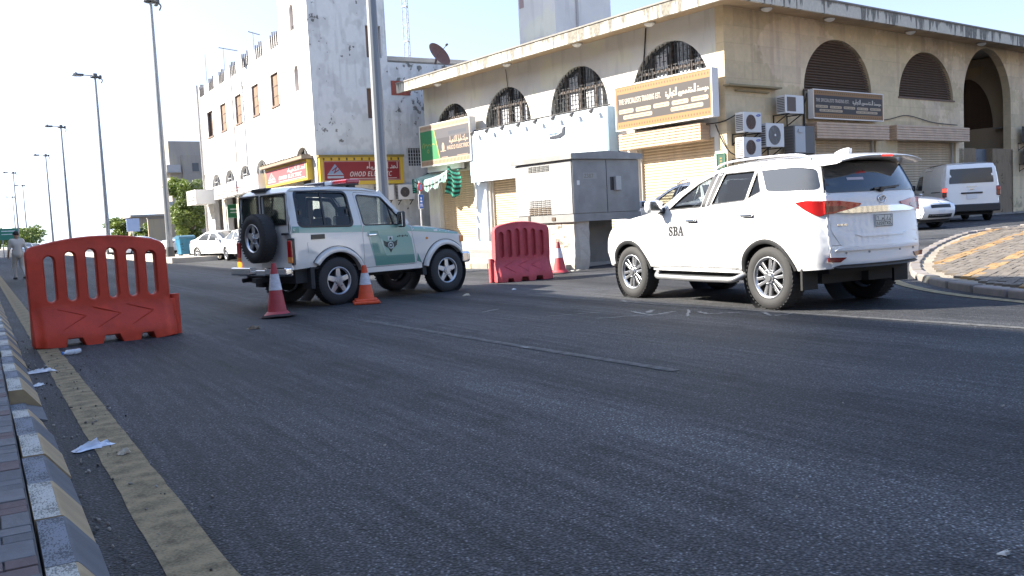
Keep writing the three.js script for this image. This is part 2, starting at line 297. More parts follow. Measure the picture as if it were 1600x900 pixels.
// ------------------------------------------------------------------ the left kerb and pavement, under the photographer
{
  const mSlab = M([0.16, 0.15, 0.14], 0.9, { map: rep(grainTex, 0.7), bumpMap: rep(bumpTex, 2), bumpScale: 0.004 });
  const pav = new THREE.Group(); pav.name = 'left_pavement'; pav.userData.kind = 'structure'; scene.add(pav);
  obj('bedding', [bx(-6, 0.09, -0.02, 0.136, -160, 12)], mSlab, pav);
  const paverMat = [[0.19, 0.19, 0.2], [0.215, 0.21, 0.215], [0.165, 0.165, 0.175]].map((c) => M(c, 0.85, { map: rep(grainTex, 2.3), bumpMap: rep(bumpTex, 4), bumpScale: 0.004 }));
  const redMat = [[0.21, 0.155, 0.15], [0.19, 0.135, 0.13]].map((c) => M(c, 0.85, { map: rep(grainTex, 2.3), bumpMap: rep(bumpTex, 4), bumpScale: 0.004 }));
  const depths = [0.2, 0.1, 0.1, 0.2, 0.1, 0.1], red = [0, 0, 0, 0, 1, 1];
  const geo = (w, d) => muv(new RoundedBoxGeometry(w - 0.007, 0.03, d - 0.007, 1, 0.004));
  const G = { 0.2: geo(0.2, 0.2), 0.1: geo(0.2, 0.1) };
  let z = -2.6, r = 0;
  while (z > -13) {
    const d = depths[r % 6], off = (r % 2) * 0.1;
    for (let k = 0; k < 3; k++) {
      const m = obj('paver', G[d], red[r % 6] ? redMat[(rnd() * 2) | 0] : paverMat[(rnd() * 3) | 0], pav);
      m.position.set(0.085 - 0.1 - k * 0.2 - off + (k === 0 && off ? 0.1 : 0) - (off && k > 0 ? 0.1 - 0.1 : 0), 0.137 + rr(-0.002, 0.003), z - d / 2); m.rotation.set(rr(-0.008, 0.008), rr(-0.01, 0.01), rr(-0.008, 0.008));
      if (k === 0 && off) { m.scale.x = 0.5; m.position.x = 0.085 - 0.05; } else if (off) m.position.x = 0.085 - 0.1 - (k - 1) * 0.2 - 0.1;
    }
    z -= d; r++;
  }
  const white = M([0.56, 0.54, 0.5], 0.85, { map: rep(wornTex, 2.2), bumpMap: rep(bumpTex, 3), bumpScale: 0.006 }), grey = M([0.22, 0.235, 0.275], 0.85, { map: rep(wornTex, 2.2), bumpMap: rep(bumpTex, 3), bumpScale: 0.006 });
  const ochre = M([0.42, 0.31, 0.175], 0.85, { map: rep(grainTex, 2), bumpMap: rep(bumpTex, 3), bumpScale: 0.003 }), slate = M([0.13, 0.135, 0.145], 0.85, { map: rep(grainTex, 2), bumpMap: rep(bumpTex, 3), bumpScale: 0.003 });
  const stone = (h, w) => { // top face in group 1, the rest in group 0
    const pr = [[0, -0.05], [0.207, -0.05], [0.207, 0.008], [0.108, h - 0.012], [0.098, h - 0.002], [0.09, h], [0, h]], e = 0.004, n = pr.length, P = [], U = [], quad = (a, b, c, d) => { for (const q of [a, b, c, a, c, d]) { P.push(...q); U.push(q[2] + q[0] * 0.3, q[1] + q[0]); } };
    const at = (q, zz) => [q[0], q[1], zz];
    for (let i = 0; i < n; i++) { if (i === n - 2) continue; const a = pr[i], b = pr[(i + 1) % n]; quad(at(a, -e), at(b, -e), at(b, e - w), at(a, e - w)); }
    for (const zz of [-e, e - w]) for (let i = 1; i < n - 1; i++) for (const q of [pr[0], pr[i], pr[i + 1]]) { P.push(...at(q, zz)); U.push(q[0], q[1]); }
    const side = P.length / 3;
    quad(at(pr[n - 2], -e), at(pr[n - 1], -e), at(pr[n - 1], e - w), at(pr[n - 2], e - w));
    const g = new THREE.BufferGeometry(); g.setAttribute('position', new THREE.Float32BufferAttribute(P, 3)); g.setAttribute('uv', new THREE.Float32BufferAttribute(U, 2)); g.computeVertexNormals();
    g.addGroup(0, side, 0); g.addGroup(side, 6, 1); return g;
  };
  const hi = stone(0.15, 0.6), lo = stone(0.055, 0.6), kerb = new THREE.Group(); kerb.name = 'left_kerb'; kerb.userData.kind = 'structure'; scene.add(kerb);
  for (let k = 0; k < 60; k++) {
    const z0 = -1.45 - k * 0.6 + rr(-0.004, 0.004), pale = k % 2 === 0, drop = k === 9;
    const m = obj('kerb_stone', drop ? lo : hi, drop ? [slate, grey] : pale ? [ochre, white] : [slate, grey], kerb);
    m.position.set(0.1 + rr(-0.004, 0.004), k === 8 ? -0.02 : rr(-0.004, 0.003), z0); m.rotation.set(k === 8 ? -0.05 : k === 10 ? 0.03 : rr(-0.006, 0.006), rr(-0.006, 0.006), 0);
  }
  const far = obj('kerb_run', [extrude([[0, -0.05], [0.2, -0.05], [0.2, 0], [0.1, 0.15], [0, 0.15]], 120).translate(0.1, 0, -157.6)], slate, kerb);
  far.userData.kind = 'stuff';
}

// ------------------------------------------------------------------ far side: stepped pavement in front of the corner building, paved island, verge
const mConc = M([0.42, 0.39, 0.34], 0.9, { map: rep(grainTex, 0.5), bumpMap: rep(bumpTex, 1.5), bumpScale: 0.004 });
const mConcD = M([0.3, 0.28, 0.25], 0.9, { map: rep(grainTex, 0.5), bumpMap: rep(bumpTex, 1.5), bumpScale: 0.004 });
{
  const pav = new THREE.Group(); pav.name = 'far_pavement'; pav.userData.kind = 'structure'; scene.add(pav);
  const flat = (pts, y0, y1) => { const g = new THREE.ExtrudeGeometry(shapeOf(pts.map(([x, z]) => [x, -z])), { depth: y1 - y0, bevelEnabled: false }); return muv(g.rotateX(-Math.PI / 2).translate(0, y0, 0)); };
  obj('lower_step', flat([[11.35, -16.9], [12.9, -17.1], [12.9, -60], [10.95, -60], [10.95, -22]], -0.1, 0.15), mConc, pav);
  obj('upper_step', flat([[12.9, -19.3], [14.6, -19.3], [14.2, -36.5], [12.9, -36.5]], -0.1, 0.3), mConcD, pav);
  obj('shop_step', flat([[14.6, -19.3], [18.2, -19.3], [19.4, -19.5], [17.2, -36.5], [14.2, -36.5]], -0.1, 0.46), mConc, pav);
  for (let k = 0; k < 28; k++) { const x = k < 7 ? mix(11.3, 10.9, k / 7) : 10.9; const m = obj('kerb_stone', rbox(0.2, 0.3, 0.79, 0, 0, 0, 0.02, 1), k % 2 ? M([0.5, 0.43, 0.28], 0.9) : mConcD, pav); m.position.set(x, 0.02, -17.0 - k * 0.8); m.rotation.y = k < 7 ? 0.06 : 0; }
}
{
  const edge = [[9.3, -2.5], [10.02, -4.9], [10.38, -5.9], [10.54, -6.3], [10.83, -6.9], [11.26, -7.54], [11.86, -8.25], [13.0, -9.15], [14.5, -10.1], [16.1, -11.0], [18.4, -12.1], [20.6, -12.9], [22.5, -12.8], [25, -12.2], [28, -10.5], [29, -7], [28, -2.5]];
  const c = new THREE.CatmullRomCurve3(edge.map(([x, z]) => V(x, 0, z))), isl = new THREE.Group(); isl.name = 'paved_island'; isl.userData.kind = 'structure'; scene.add(isl);
  const P = c.getSpacedPoints(120), inside = (x, z) => { let k = false; for (let i = 0, j = P.length - 1; i < P.length; j = i++) if ((P[i].z > z) !== (P[j].z > z) && x < ((P[j].x - P[i].x) * (z - P[i].z)) / (P[j].z - P[i].z) + P[i].x) k = !k; return k; };
  const g = new THREE.ShapeGeometry(shapeOf(P.map((q) => [q.x, -q.z]))), t = new TessellateModifier(2, 6).modify(g.toNonIndexed()).rotateX(-Math.PI / 2), tp = t.attributes.position;
  for (let i = 0; i < tp.count; i++) tp.setY(i, groundY(tp.getX(i)) + 0.055);
  t.computeVertexNormals(); obj('sand_bed', muv(t), mSand, isl);
  const n = Math.floor(c.getLength() / 0.62), K = c.getSpacedPoints(n), kg = [rbox(0.18, 0.24, 0.6, 0, 0, 0, 0.025, 2), rbox(0.17, 0.25, 0.59, 0, 0, 0, 0.03, 2)];
  const km = [M([0.27, 0.24, 0.225], 0.9, { map: rep(grainTex, 1.1) }), M([0.23, 0.205, 0.185], 0.9, { map: rep(grainTex, 1.3) })];
  for (let i = 0; i < n; i++) { const a = K[i], b = K[i + 1], m = obj('kerb_stone', kg[i % 2], km[(rnd() * 2) | 0], isl); m.position.set((a.x + b.x) / 2, groundY((a.x + b.x) / 2) - 0.03 + rr(-0.006, 0.006), (a.z + b.z) / 2); m.rotation.y = Math.atan2(b.x - a.x, b.z - a.z); }
  const spots = [[], []];
  for (let v = -16; v < 2; v += 0.113) for (let u = 8; u < 30; u += 0.225) {
    const row = Math.round(v / 0.113), x0 = u + (row % 2 ? 0.112 : 0), z0 = v, x = x0 * 0.94 + z0 * 0.34 + 4, z = -x0 * 0.34 + z0 * 0.94 + 3;
    if (x > 28 || !inside(x, z) || !inside(x - 0.14, z - 0.1) || !inside(x - 0.1, z + 0.14) || z > -2.7 || !inside(x - 0.22, z - 0.22)) continue;
    spots[(row % 8 + 8) % 8 < 2 && hash(row, Math.round(u * 4), 3) > 0.15 ? 1 : 0].push([x, z]);
  }
  spots.forEach((list, s) => {
    const im = new THREE.InstancedMesh(new THREE.BoxGeometry(0.216, 0.06, 0.104), M([1, 1, 1], 0.9, { bumpMap: bumpTex, bumpScale: 0.003 }), list.length), m4 = new THREE.Matrix4(), q = new THREE.Quaternion(), col = new THREE.Color();
    list.forEach(([x, z], i) => {
      q.setFromEuler(new THREE.Euler(rr(-0.03, 0.03), 0.348, rr(-0.03, 0.03) + 0.03)); m4.compose(V(x, groundY(x) + 0.055 + rr(-0.004, 0.008), z), q, V(1, 1, 1)); im.setMatrixAt(i, m4);
      const t = rr(0.75, 1.15); im.setColorAt(i, s ? col.setRGB(0.3 * t, 0.185 * t, 0.08 * t) : col.setRGB(0.15 * t, 0.128 * t, 0.105 * t));
    });
    im.name = s ? 'ochre_paver_band' : 'brown_pavers'; im.userData.kind = 'stuff'; im.castShadow = im.receiveShadow = true; isl.add(im);
  });
}
struct('verge', [bx(8.05, 10.2, -0.1, 0.24, -260, -46), bx(8.0, 8.2, -0.1, 0.26, -260, -45.9)], M([0.5, 0.46, 0.4], 0.9, { map: rep(grainTex, 0.3) }));
struct('forecourt', bx(10.9, 13, -0.1, 0.06, -62, -37.2), mConc);

// ------------------------------------------------------------------ buildings
const mWhite = M([0.72, 0.715, 0.71], 0.9, { map: rep(plasterTex, 0.16), bumpMap: rep(bumpTex, 0.8), bumpScale: 0.006 });
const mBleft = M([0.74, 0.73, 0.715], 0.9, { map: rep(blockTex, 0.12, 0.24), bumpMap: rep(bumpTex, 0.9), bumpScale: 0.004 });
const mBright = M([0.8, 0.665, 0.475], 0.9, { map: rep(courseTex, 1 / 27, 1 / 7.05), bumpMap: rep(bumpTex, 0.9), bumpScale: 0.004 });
const mSoffit = M([0.5, 0.36, 0.22], 0.9, { map: rep(grainTex, 0.4) });
const mFascia = M([0.78, 0.74, 0.66], 0.9, { map: (() => { const t = rep(streakTex, 0.06, 1 / 0.384); t.offset.y = -6.818 / 0.384; return t; })(), bumpMap: rep(bumpTex, 1), bumpScale: 0.006 });
const mBrown = M([0.16, 0.1, 0.07], 0.7), mDark = M([0.03, 0.03, 0.032], 0.6), mBlackMetal = M([0.025, 0.025, 0.027], 0.45, { metalness: 0.3 });
const mShutter = M([0.62, 0.47, 0.3], 0.45, { map: rep(grainTex, 0.6), metalness: 0.1 }), mHood = M([0.63, 0.44, 0.3], 0.45, { map: rep(grainTex, 0.7) });
const mRail = M([0.5, 0.47, 0.42], 0.5);
const mRoofSlab = M([0.45, 0.43, 0.4], 0.95, { map: rep(grainTex, 0.3) });
const mPane = M([0.06, 0.065, 0.07], 0.08);
const mLouvre = M([0.19, 0.125, 0.085], 0.7, { map: rep(grainTex, 1) });
function corrugated(u0, u1, y0, y1, pitch = 0.09, amp = 0.018) { // roll-up shutter curtain, facing +z
  const n = Math.max(2, Math.round((y1 - y0) / pitch)), list = [];
  for (let i = 0; i < n; i++) {
    const a = y0 + (i / n) * (y1 - y0), b = y0 + ((i + 1) / n) * (y1 - y0);
    list.push(grid(1, 4, (u, v) => [mix(u0, u1, u), mix(a, b, v * 0.93), amp * Math.sin(v * Math.PI)], [u1 - u0, 0.1]));
    list.push(grid(1, 1, (u, v) => [mix(u0, u1, u), mix(mix(a, b, 0.93), b, v), -0.006], [u1 - u0, 0.01]));
  }
  return merge(list);
}
function archGrille(u0, u1, y0, yt, gap = 0.16, r = 0.012) { // staggered bars clipped to the half ellipse
  const l = [], c = (u0 + u1) / 2, w = (u1 - u0) / 2, top = (u) => y0 + (yt - y0) * Math.sqrt(Math.max(0, 1 - ((u - c) / w) ** 2)) - 0.02;
  let k = 0;
  for (let u = u0 + gap / 2; u < u1; u += gap, k++) {
    if (top(u) - y0 > 0.1) l.push(bx(u - r, u + r, y0, top(u), -r, r));
    for (let y = y0 + (k % 2) * 0.15; y < top(u) - 0.05; y += 0.3) l.push(bx(u - gap / 2, u + gap / 2, y - r, y + r, -r * 0.9, r * 0.9));
  }
  return merge(l);
}
function archLouvre(u0, u1, y0, yt, pitch = 0.085) {
  const l = [], c = (u0 + u1) / 2, w = (u1 - u0) / 2;
  for (let y = y0 + pitch / 2; y < yt - 0.03; y += pitch) { const h = w * Math.sqrt(Math.max(0, 1 - ((y + 0.04 - y0) / (yt - y0)) ** 2)); if (h > 0.08) l.push(box(h * 2 - 0.02, 0.012, pitch * 1.15).rotateX(0.75).translate(c, y, 0)); }
  return merge(l);
}
const toLeft = (g) => g.rotateY(Math.PI / 2);   // a face drawn in (along, up) turned to look at the road: along becomes -z

// --- corner building with arched windows and deep eaves
const B0 = V(18.72, 0, -19.142), BT = 0.1107;
const Bw = (x, y, z) => { const q = V(x, 0, z).applyAxisAngle(V(0, 1, 0), BT).add(B0); return [q.x, y, q.z]; };
const LEFT = BT - Math.PI / 2;   // turn of a thing whose own front (+z) looks at the road from the left facade
{
  const b = thing('arcade_building', 'two storey corner building with arched windows and a stained overhanging flat roof', 'building', [B0.x, 0, B0.z], BT);
  const L = 16.3, R = 27, H = 7.05;
  const archesL = [[12.8, 15.45, 6.15], [8.96, 11.85, 6.26], [4.85, 7.83, 6.36], [0.55, 3.75, 6.42]], shutL = [[12.86, 15.5], [8.3, 11.78], [4.4, 7.6], [0.45, 3.62]];
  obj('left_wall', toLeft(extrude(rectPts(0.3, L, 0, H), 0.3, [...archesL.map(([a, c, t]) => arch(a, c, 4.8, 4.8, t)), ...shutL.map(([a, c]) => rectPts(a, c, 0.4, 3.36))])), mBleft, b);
  const archesR = [[3.75, 7.53], [9.25, 13.02]], shutR = [[4.3, 7.75], [9.1, 13.15]];
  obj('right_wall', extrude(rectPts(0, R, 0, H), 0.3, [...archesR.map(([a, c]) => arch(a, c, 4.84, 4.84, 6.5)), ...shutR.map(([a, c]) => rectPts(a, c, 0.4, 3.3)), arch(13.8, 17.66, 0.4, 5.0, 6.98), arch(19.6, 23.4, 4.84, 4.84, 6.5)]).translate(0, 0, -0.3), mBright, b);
  obj('end_wall', [bx(0.302, R, 0, H, -L, -L + 0.3)], mBleft, b); obj('back_wall', [bx(R - 0.3, R, 0, H, -L + 0.302, -0.302)], mBleft, b);
  obj('inner_floor', [bx(0.31, R - 0.31, 3.5, 3.7, -L + 0.31, -3.4)], mConcD, b);
  // roof slab with a soffit that falls a little towards its edge
  const ov = 1.2;
  obj('roof_slab', [bx(-0.01, R + 0.2, H + 0.002, H + 0.26, -L - 0.05, 0.01)], mRoofSlab, b);
  const sof = grid(1, 1, (u, v) => [mix(-ov, 0, u), mix(6.86, 7.03, u), u ? mix(0, -L - 0.05, v) : mix(ov, -L - 0.05, v)]), sof2 = grid(1, 1, (u, v) => [u ? R + 0.2 : mix(-ov, 0, v), mix(6.86, 7.03, v), mix(ov, 0, v)]);
  obj('soffit', [muv(sof), muv(sof2)], mSoffit, b);
  const fasc = obj('fascia', [bx(-ov - 0.08, -ov, 6.82, 7.2, -L - 0.05, ov + 0.08), bx(-ov + 0.002, R + 0.2, 6.82, 7.2, ov, ov + 0.08)], mFascia, b);
  obj('coping', [bx(-ov - 0.11, -ov + 0.1, 7.202, 7.25, -L - 0.08, ov + 0.11), bx(-ov + 0.102, R + 0.2, 7.202, 7.25, ov - 0.1, ov + 0.11)], mConcD, fasc);
  obj('eave_top', [muv(grid(1, 1, (u, v) => [mix(-ov, 0, u), 7.19, u ? mix(0, -L, v) : mix(ov, -L, v)])), muv(grid(1, 1, (u, v) => [u ? R : mix(-ov, 0, v), 7.19, mix(ov, 0, v)]))], mRoofSlab, b);
  for (const [x, z] of [[-0.6, -2.3], [-0.6, -5.6], [-0.6, -9.5], [-0.6, -14.2], [1.2, 0.6], [4.3, 0.6], [9, 0.6], [14, 0.6], [19, 0.6]]) { const d = obj('soffit_light', new THREE.SphereGeometry(0.17, 12, 6, 0, 7, Math.PI / 2, Math.PI / 2).scale(1, 0.7, 1).translate(x, 6.945, z), M([0.75, 0.73, 0.68], 0.35), b); obj('rim', new THREE.CylinderGeometry(0.19, 0.19, 0.05, 14).translate(x, 6.94, z), mConcD, d); }
  // arched windows of the left front: dark panes, timber bars, staggered iron grille
  for (const [a, c, t] of archesL) {
    const w = obj('arched_window', toLeft(new THREE.ShapeGeometry(shapeOf(arch(a, c, 4.8, 4.8, t))).translate(0, 0, 0.24)), mPane, b);
    obj('grille', toLeft(archGrille(a, c, 4.8, t).translate(0, 0, 0.06)), mBlackMetal, w);
    const m = (a + c) / 2, q = (c - a) / 4;
    obj('mullion', toLeft(merge([-1, 0, 1].map((k) => bx(m + k * q - 0.06, m + k * q + 0.06, 4.8, 4.8 + (t - 4.8) * (k ? 0.84 : 0.97), 0.12, 0.2)).concat([bx(a + 0.25, c - 0.25, 5.55, 5.65, 0.13, 0.19)]))), M([0.08, 0.06, 0.05], 0.7), w);
    obj('curtain', toLeft(merge([bx(a + 0.5, m - 0.2, 4.85, 4.9 + (t - 4.8) * 0.55, 0.215, 0.225), bx(m + 0.2, c - 0.75, 4.85, 4.9 + (t - 4.8) * 0.75, 0.215, 0.225)])), M([0.55, 0.56, 0.58], 0.9), w);
  }
  for (const [a, c] of [...archesR, [19.6, 23.4]]) { const w = obj('louvred_arch_window', archLouvre(a, c, 4.84, 6.5).translate(0, 0, -0.1), mLouvre, b); obj('backing', new THREE.ShapeGeometry(shapeOf(arch(a, c, 4.84, 4.84, 6.5))).translate(0, 0, -0.2), mBrown, w); obj('sill', [bx(a - 0.05, c + 0.05, 4.8, 4.85, -0.15, 0.04)], mBrown, w); }
  // roll-up shutters
  for (const [a, c] of shutL) {
    const s = obj('roller_shutter', toLeft(corrugated(a + 0.08, c - 0.08, 0.46, 3.36, 0.09, -0.018).translate(0, 0, 0.17)), mShutter, b);
    for (const e of [a, c - 0.09]) obj('guide_rail', toLeft(bx(e, e + 0.09, 0.44, 3.36, 0.08, 0.22)), mRail, s);
    obj('bottom_bar', toLeft(bx(a + 0.09, c - 0.09, 0.44, 0.53, 0.12, 0.19)), M([0.35, 0.32, 0.28], 0.5), s);
  }
  for (const [a, c] of shutR) {
    const s = obj('roller_shutter', corrugated(a + 0.08, c - 0.08, 0.46, 3.3).translate(0, 0, -0.17), mShutter, b);
    for (const e of [a, c - 0.09]) obj('guide_rail', [bx(e, e + 0.09, 0.44, 3.3, -0.22, -0.08)], mRail, s);
  }
  // ribbed boxes that hold the rolled shutters
  const hood = (len, wide) => { const l = []; for (let i = 0; i < 6; i++) l.push(rbox(len, 0.07, wide, 0, 0.043 + i * 0.086, 0, 0.012, 1)); l.push(box(len - 0.03, 0.5, wide - 0.05, 0, 0.26, 0)); return merge(l); };
  const hd = (x, y, z, len, turn) => { const m = obj('shutter_box', hood(len, 0.42), mHood, b); m.position.set(x, y, z); m.rotation.y = turn; };
  hd(-0.215, 3.27, -2.3, 3.4, Math.PI / 2); hd(5.82, 3.28, 0.215, 4.12, 0); hd(10.86, 3.3, 0.215, 5.04, 0);
  // the deep entrance porch: side wall with a louvred lunette, stone piers and a metal door
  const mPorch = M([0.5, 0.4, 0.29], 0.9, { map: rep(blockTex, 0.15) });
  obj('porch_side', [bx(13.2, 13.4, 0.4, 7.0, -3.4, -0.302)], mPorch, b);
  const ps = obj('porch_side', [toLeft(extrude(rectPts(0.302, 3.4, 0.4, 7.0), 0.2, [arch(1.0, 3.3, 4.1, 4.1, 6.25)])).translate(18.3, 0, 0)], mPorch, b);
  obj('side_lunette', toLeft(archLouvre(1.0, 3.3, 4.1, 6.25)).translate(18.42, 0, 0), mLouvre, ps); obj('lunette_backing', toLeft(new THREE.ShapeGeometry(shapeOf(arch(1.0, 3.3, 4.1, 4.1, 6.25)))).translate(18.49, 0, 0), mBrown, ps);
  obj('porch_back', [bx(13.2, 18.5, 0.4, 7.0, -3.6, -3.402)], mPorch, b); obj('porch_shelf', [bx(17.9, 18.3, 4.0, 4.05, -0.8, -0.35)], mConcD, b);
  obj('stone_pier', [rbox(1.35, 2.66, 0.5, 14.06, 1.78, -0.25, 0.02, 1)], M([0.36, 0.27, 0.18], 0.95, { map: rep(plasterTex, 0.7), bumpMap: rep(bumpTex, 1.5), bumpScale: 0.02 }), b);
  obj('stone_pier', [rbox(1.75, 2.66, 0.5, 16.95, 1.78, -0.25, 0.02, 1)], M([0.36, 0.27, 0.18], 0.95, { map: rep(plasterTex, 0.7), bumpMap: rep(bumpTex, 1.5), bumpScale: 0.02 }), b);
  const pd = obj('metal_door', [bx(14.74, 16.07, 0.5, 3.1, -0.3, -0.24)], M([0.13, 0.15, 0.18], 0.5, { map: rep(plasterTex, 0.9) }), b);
  obj('handle', [bx(15.75, 15.79, 1.5, 1.75, -0.24, -0.19)], mBlackMetal, pd);
  // wall pieces between the shutters of the left front
  obj('blue_pilaster', [bx(-0.08, -0.002, 0.46, 2.78, -12.58, -11.92)], M([0.6, 0.68, 0.8], 0.6), b);
  obj('white_door_panel', [bx(0.1, 0.14, 0.5, 2.6, -10.2, -9.2)], M([0.75, 0.73, 0.7], 0.6), b);
  obj('plinth', [bx(0.002, R, 0.3, 0.56, 0.002, 0.05)], mConcD, b);
  // cables sagging over the walls
  const cable = (pts, r = 0.012) => obj('cable', tube(pts, r, 5), mBlackMetal, b);
  cable([[-0.03, 6.98, -3.0], [-0.04, 6.2, -3.1], [-0.03, 5.3, -3.25]], 0.022); cable([[-0.04, 6.9, -10.3], [-0.06, 6.0, -10.15], [-0.5, 5.1, -9.3], [-0.5, 4.85, -7.9]], 0.012);
  cable([[-0.05, 3.9, -3.6], [-0.3, 3.82, -1.8], [-0.05, 3.75, -0.1], [0.1, 3.9, 0.25]], 0.02); cable([[-0.06, 3.7, -0.35], [-0.05, 3.2, -0.12], [0.02, 2.85, 0.1], [0.3, 2.7, 0.3]], 0.018);
  cable([[8.1, 4.0, 0.04], [8.6, 4.05, 0.05], [9.6, 4.2, 0.05], [11.5, 4.0, 0.05], [13.2, 3.95, 0.05]], 0.014); cable([[3.1, 4.1, 0.3], [3.5, 4.4, 0.2], [3.75, 4.7, 0.1]], 0.02); cable([[3.65, 3.4, 0.05], [3.65, 4.8, 0.06]], 0.03);
  obj('ledge', [bx(-0.1, 2.3, 4.74, 4.79, 0.002, 0.26), bx(0.4, 1.9, 4.62, 4.65, 0.002, 0.1)], M([0.28, 0.22, 0.12], 0.7), b);
}

// --- white building with a tower further up the street
const A0 = V(12.5, 0, -36.84);
const mTower = M([0.74, 0.735, 0.73], 0.9, { map: rep(towerTex, 1 / 3.5, 1 / 17), bumpMap: rep(bumpTex, 0.8), bumpScale: 0.006 }), mWing = M([0.74, 0.735, 0.73], 0.9, { map: (() => { const t = rep(wingTex, 1 / 11.5, 1 / 8.42); t.offset.x = -3.5 / 11.5; return t; })(), bumpMap: rep(bumpTex, 0.8), bumpScale: 0.006 });
{
  const a = thing('tower_building', 'white plastered building with a square tower, peeling paint and brown shuttered windows', 'building', [A0.x, 0, A0.z]);
  const zf = (w) => -(w - A0.z); // world z to distance along the facade
  const wins = [[-56.45, -55.0], [-53.05, -51.7], [-49.6, -48.3], [-46.15, -44.9], [-42.7, -41.5]].map(([p, q]) => [zf(q), zf(p)]);
  const arcs = [-55.3, -51.97, -48.6, -45.28, -41.95, -38.7].map((c) => zf(c));
  obj('street_wall', toLeft(extrude(rectPts(4, 21.8, 0, 10.3), 0.3, [...wins.map(([p, q]) => rectPts(p, q, 7.17, 8.66)), ...arcs.slice(0, 5).map((c) => arch(c - 1.12, c + 1.12, 0.2, 4.1, 4.9))])), mWhite, a);
  obj('tower_wall', [toLeft(extrude(rectPts(0, 3.99, 0, 17), 0.3, [arch(arcs[5] - 1.0, arcs[5] + 1.0, 0.2, 4.1, 4.9), arch(1.65, 2.2, 7.36, 8.2, 8.45, 12), arch(1.8, 2.35, 10.0, 10.85, 11.1, 12)])), extrude(rectPts(0.302, 3.5, 0, 17), 0.3, [rectPts(2.55, 3.25, 8.58, 9.95), rectPts(2.45, 3.2, 5.97, 7.27)]).translate(0, 0, -0.302), bx(3.2, 3.498, 0, 17, -4, -0.304), bx(0.302, 3.198, 10, 17, -4, -3.7)], mTower, a);
  obj('low_wing_wall', [extrude(rectPts(3.502, 15, 0, 8.42), 0.3, [rectPts(4.2, 5.05, 3.9, 4.68), rectPts(5.1, 6.6, 7.5, 7.95)]).translate(0, 0, -0.3), bx(14.7, 15, 0, 8.42, -11, -0.302), bx(3.5, 14.698, 8.0, 8.2, -11, -0.302)], mWing, a);
  obj('roof', [bx(0.302, 12, 9.3, 9.5, -21.5, -4.02), bx(3.502, 12, 8.2, 9.3, -12, -11)], mRoofSlab, a);
  obj('far_wall', [bx(0.302, 12, 0, 10.3, -21.8, -21.5), bx(11.7, 12, 0, 10.3, -21.498, -11)], mWhite, a);
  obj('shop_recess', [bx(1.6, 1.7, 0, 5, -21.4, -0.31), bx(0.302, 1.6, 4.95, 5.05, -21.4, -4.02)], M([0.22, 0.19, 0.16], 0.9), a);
  for (const [p, q] of wins) { // hinged timber shutters, two leaves with panels
    const w = obj('window', toLeft(bx(p, q, 7.17, 8.66, 0.26, 0.28)), mPane, a), m = (p + q) / 2;
    obj('shutter_leaf', toLeft(merge([bx(p + 0.02, m - 0.01, 7.2, 8.63, 0.1, 0.15)])), M([0.2, 0.125, 0.08], 0.8, { map: rep(grainTex, 1) }), w);
    if (p < 15) obj('shutter_leaf', toLeft(merge([bx(m + 0.01, q - 0.02, 7.2, 8.63, 0.1, 0.15)])), M([0.24, 0.155, 0.1], 0.8, { map: rep(grainTex, 1) }), w);
    obj('panel_rail', toLeft(merge([7.62, 8.1].flatMap((y) => [bx(p + 0.05, m - 0.04, y, y + 0.05, 0.08, 0.1), ...(p < 15 ? [bx(m + 0.04, q - 0.05, y, y + 0.05, 0.08, 0.1)] : [])]))), mBrown, w);
    obj('frame', toLeft(merge([bx(p - 0.03, p + 0.02, 7.12, 8.7, 0.06, 0.2), bx(q - 0.02, q + 0.03, 7.12, 8.7, 0.06, 0.2), bx(p, q, 8.63, 8.7, 0.06, 0.2), bx(p - 0.05, q + 0.05, 7.1, 7.18, -0.05, 0.2)])), mBrown, w);
  }
  arcs.forEach((c, i) => { const l = obj('fanlight', toLeft(archGrille(c - 1.08, c + 1.08, 4.12, 4.86, 0.22, 0.02).translate(0, 0, 0.2)), mBlackMetal, a); obj('pane', toLeft(new THREE.ShapeGeometry(shapeOf(arch(c - 1.1, c + 1.1, 4.12, 4.12, 4.88))).translate(0, 0, 0.27)), mPane, l); obj('awning_bracket', toLeft(merge([bx(c - 0.5, c - 0.45, 4.1, 4.75, -0.02, 0.1), bx(c + 0.3, c + 0.35, 4.1, 4.55, -0.02, 0.1), bx(c - 0.5, c + 0.35, 4.4, 4.44, -0.02, 0.02)])), M([0.5, 0.5, 0.5], 0.5, { metalness: 0.5 }), l); });
  for (const [p, q, y0, y1] of [[1.65, 2.2, 7.36, 8.45], [1.8, 2.35, 10, 11.1]]) obj('slit_window', toLeft(bx(p, q, y0, y1, 0.2, 0.24)), M([0.25, 0.15, 0.11], 0.8), a);
  obj('side_window', [bx(2.55, 3.25, 8.58, 9.95, -0.24, -0.2)], mBrown, a); obj('side_window', [bx(2.45, 3.2, 5.97, 7.27, -0.24, -0.2)], mBrown, a);
  const gw = obj('barred_window', [bx(4.2, 5.05, 3.9, 4.68, -0.26, -0.2)], mDark, a); { const l = []; for (let k = 0; k < 7; k++) l.push(bx(4.23 + k * 0.125, 4.26 + k * 0.125, 3.9, 4.68, -0.08, -0.05)); for (let k = 0; k < 5; k++) l.push(bx(4.2, 5.05, 3.98 + k * 0.155, 4.0 + k * 0.155, -0.085, -0.045)); obj('grille', l, M([0.55, 0.55, 0.55], 0.5), gw); }
  obj('brick_infill', [bx(5.1, 6.6, 7.5, 7.95, -0.28, -0.1)], M([0.3, 0.25, 0.2], 0.95, { map: rep(plasterTex, 1) }), a); obj('red_patch', [bx(3.6, 4.5, 7.0, 7.62, 0.0, 0.03)], M([0.36, 0.1, 0.07], 0.9, { map: rep(plasterTex, 0.8) }), a);
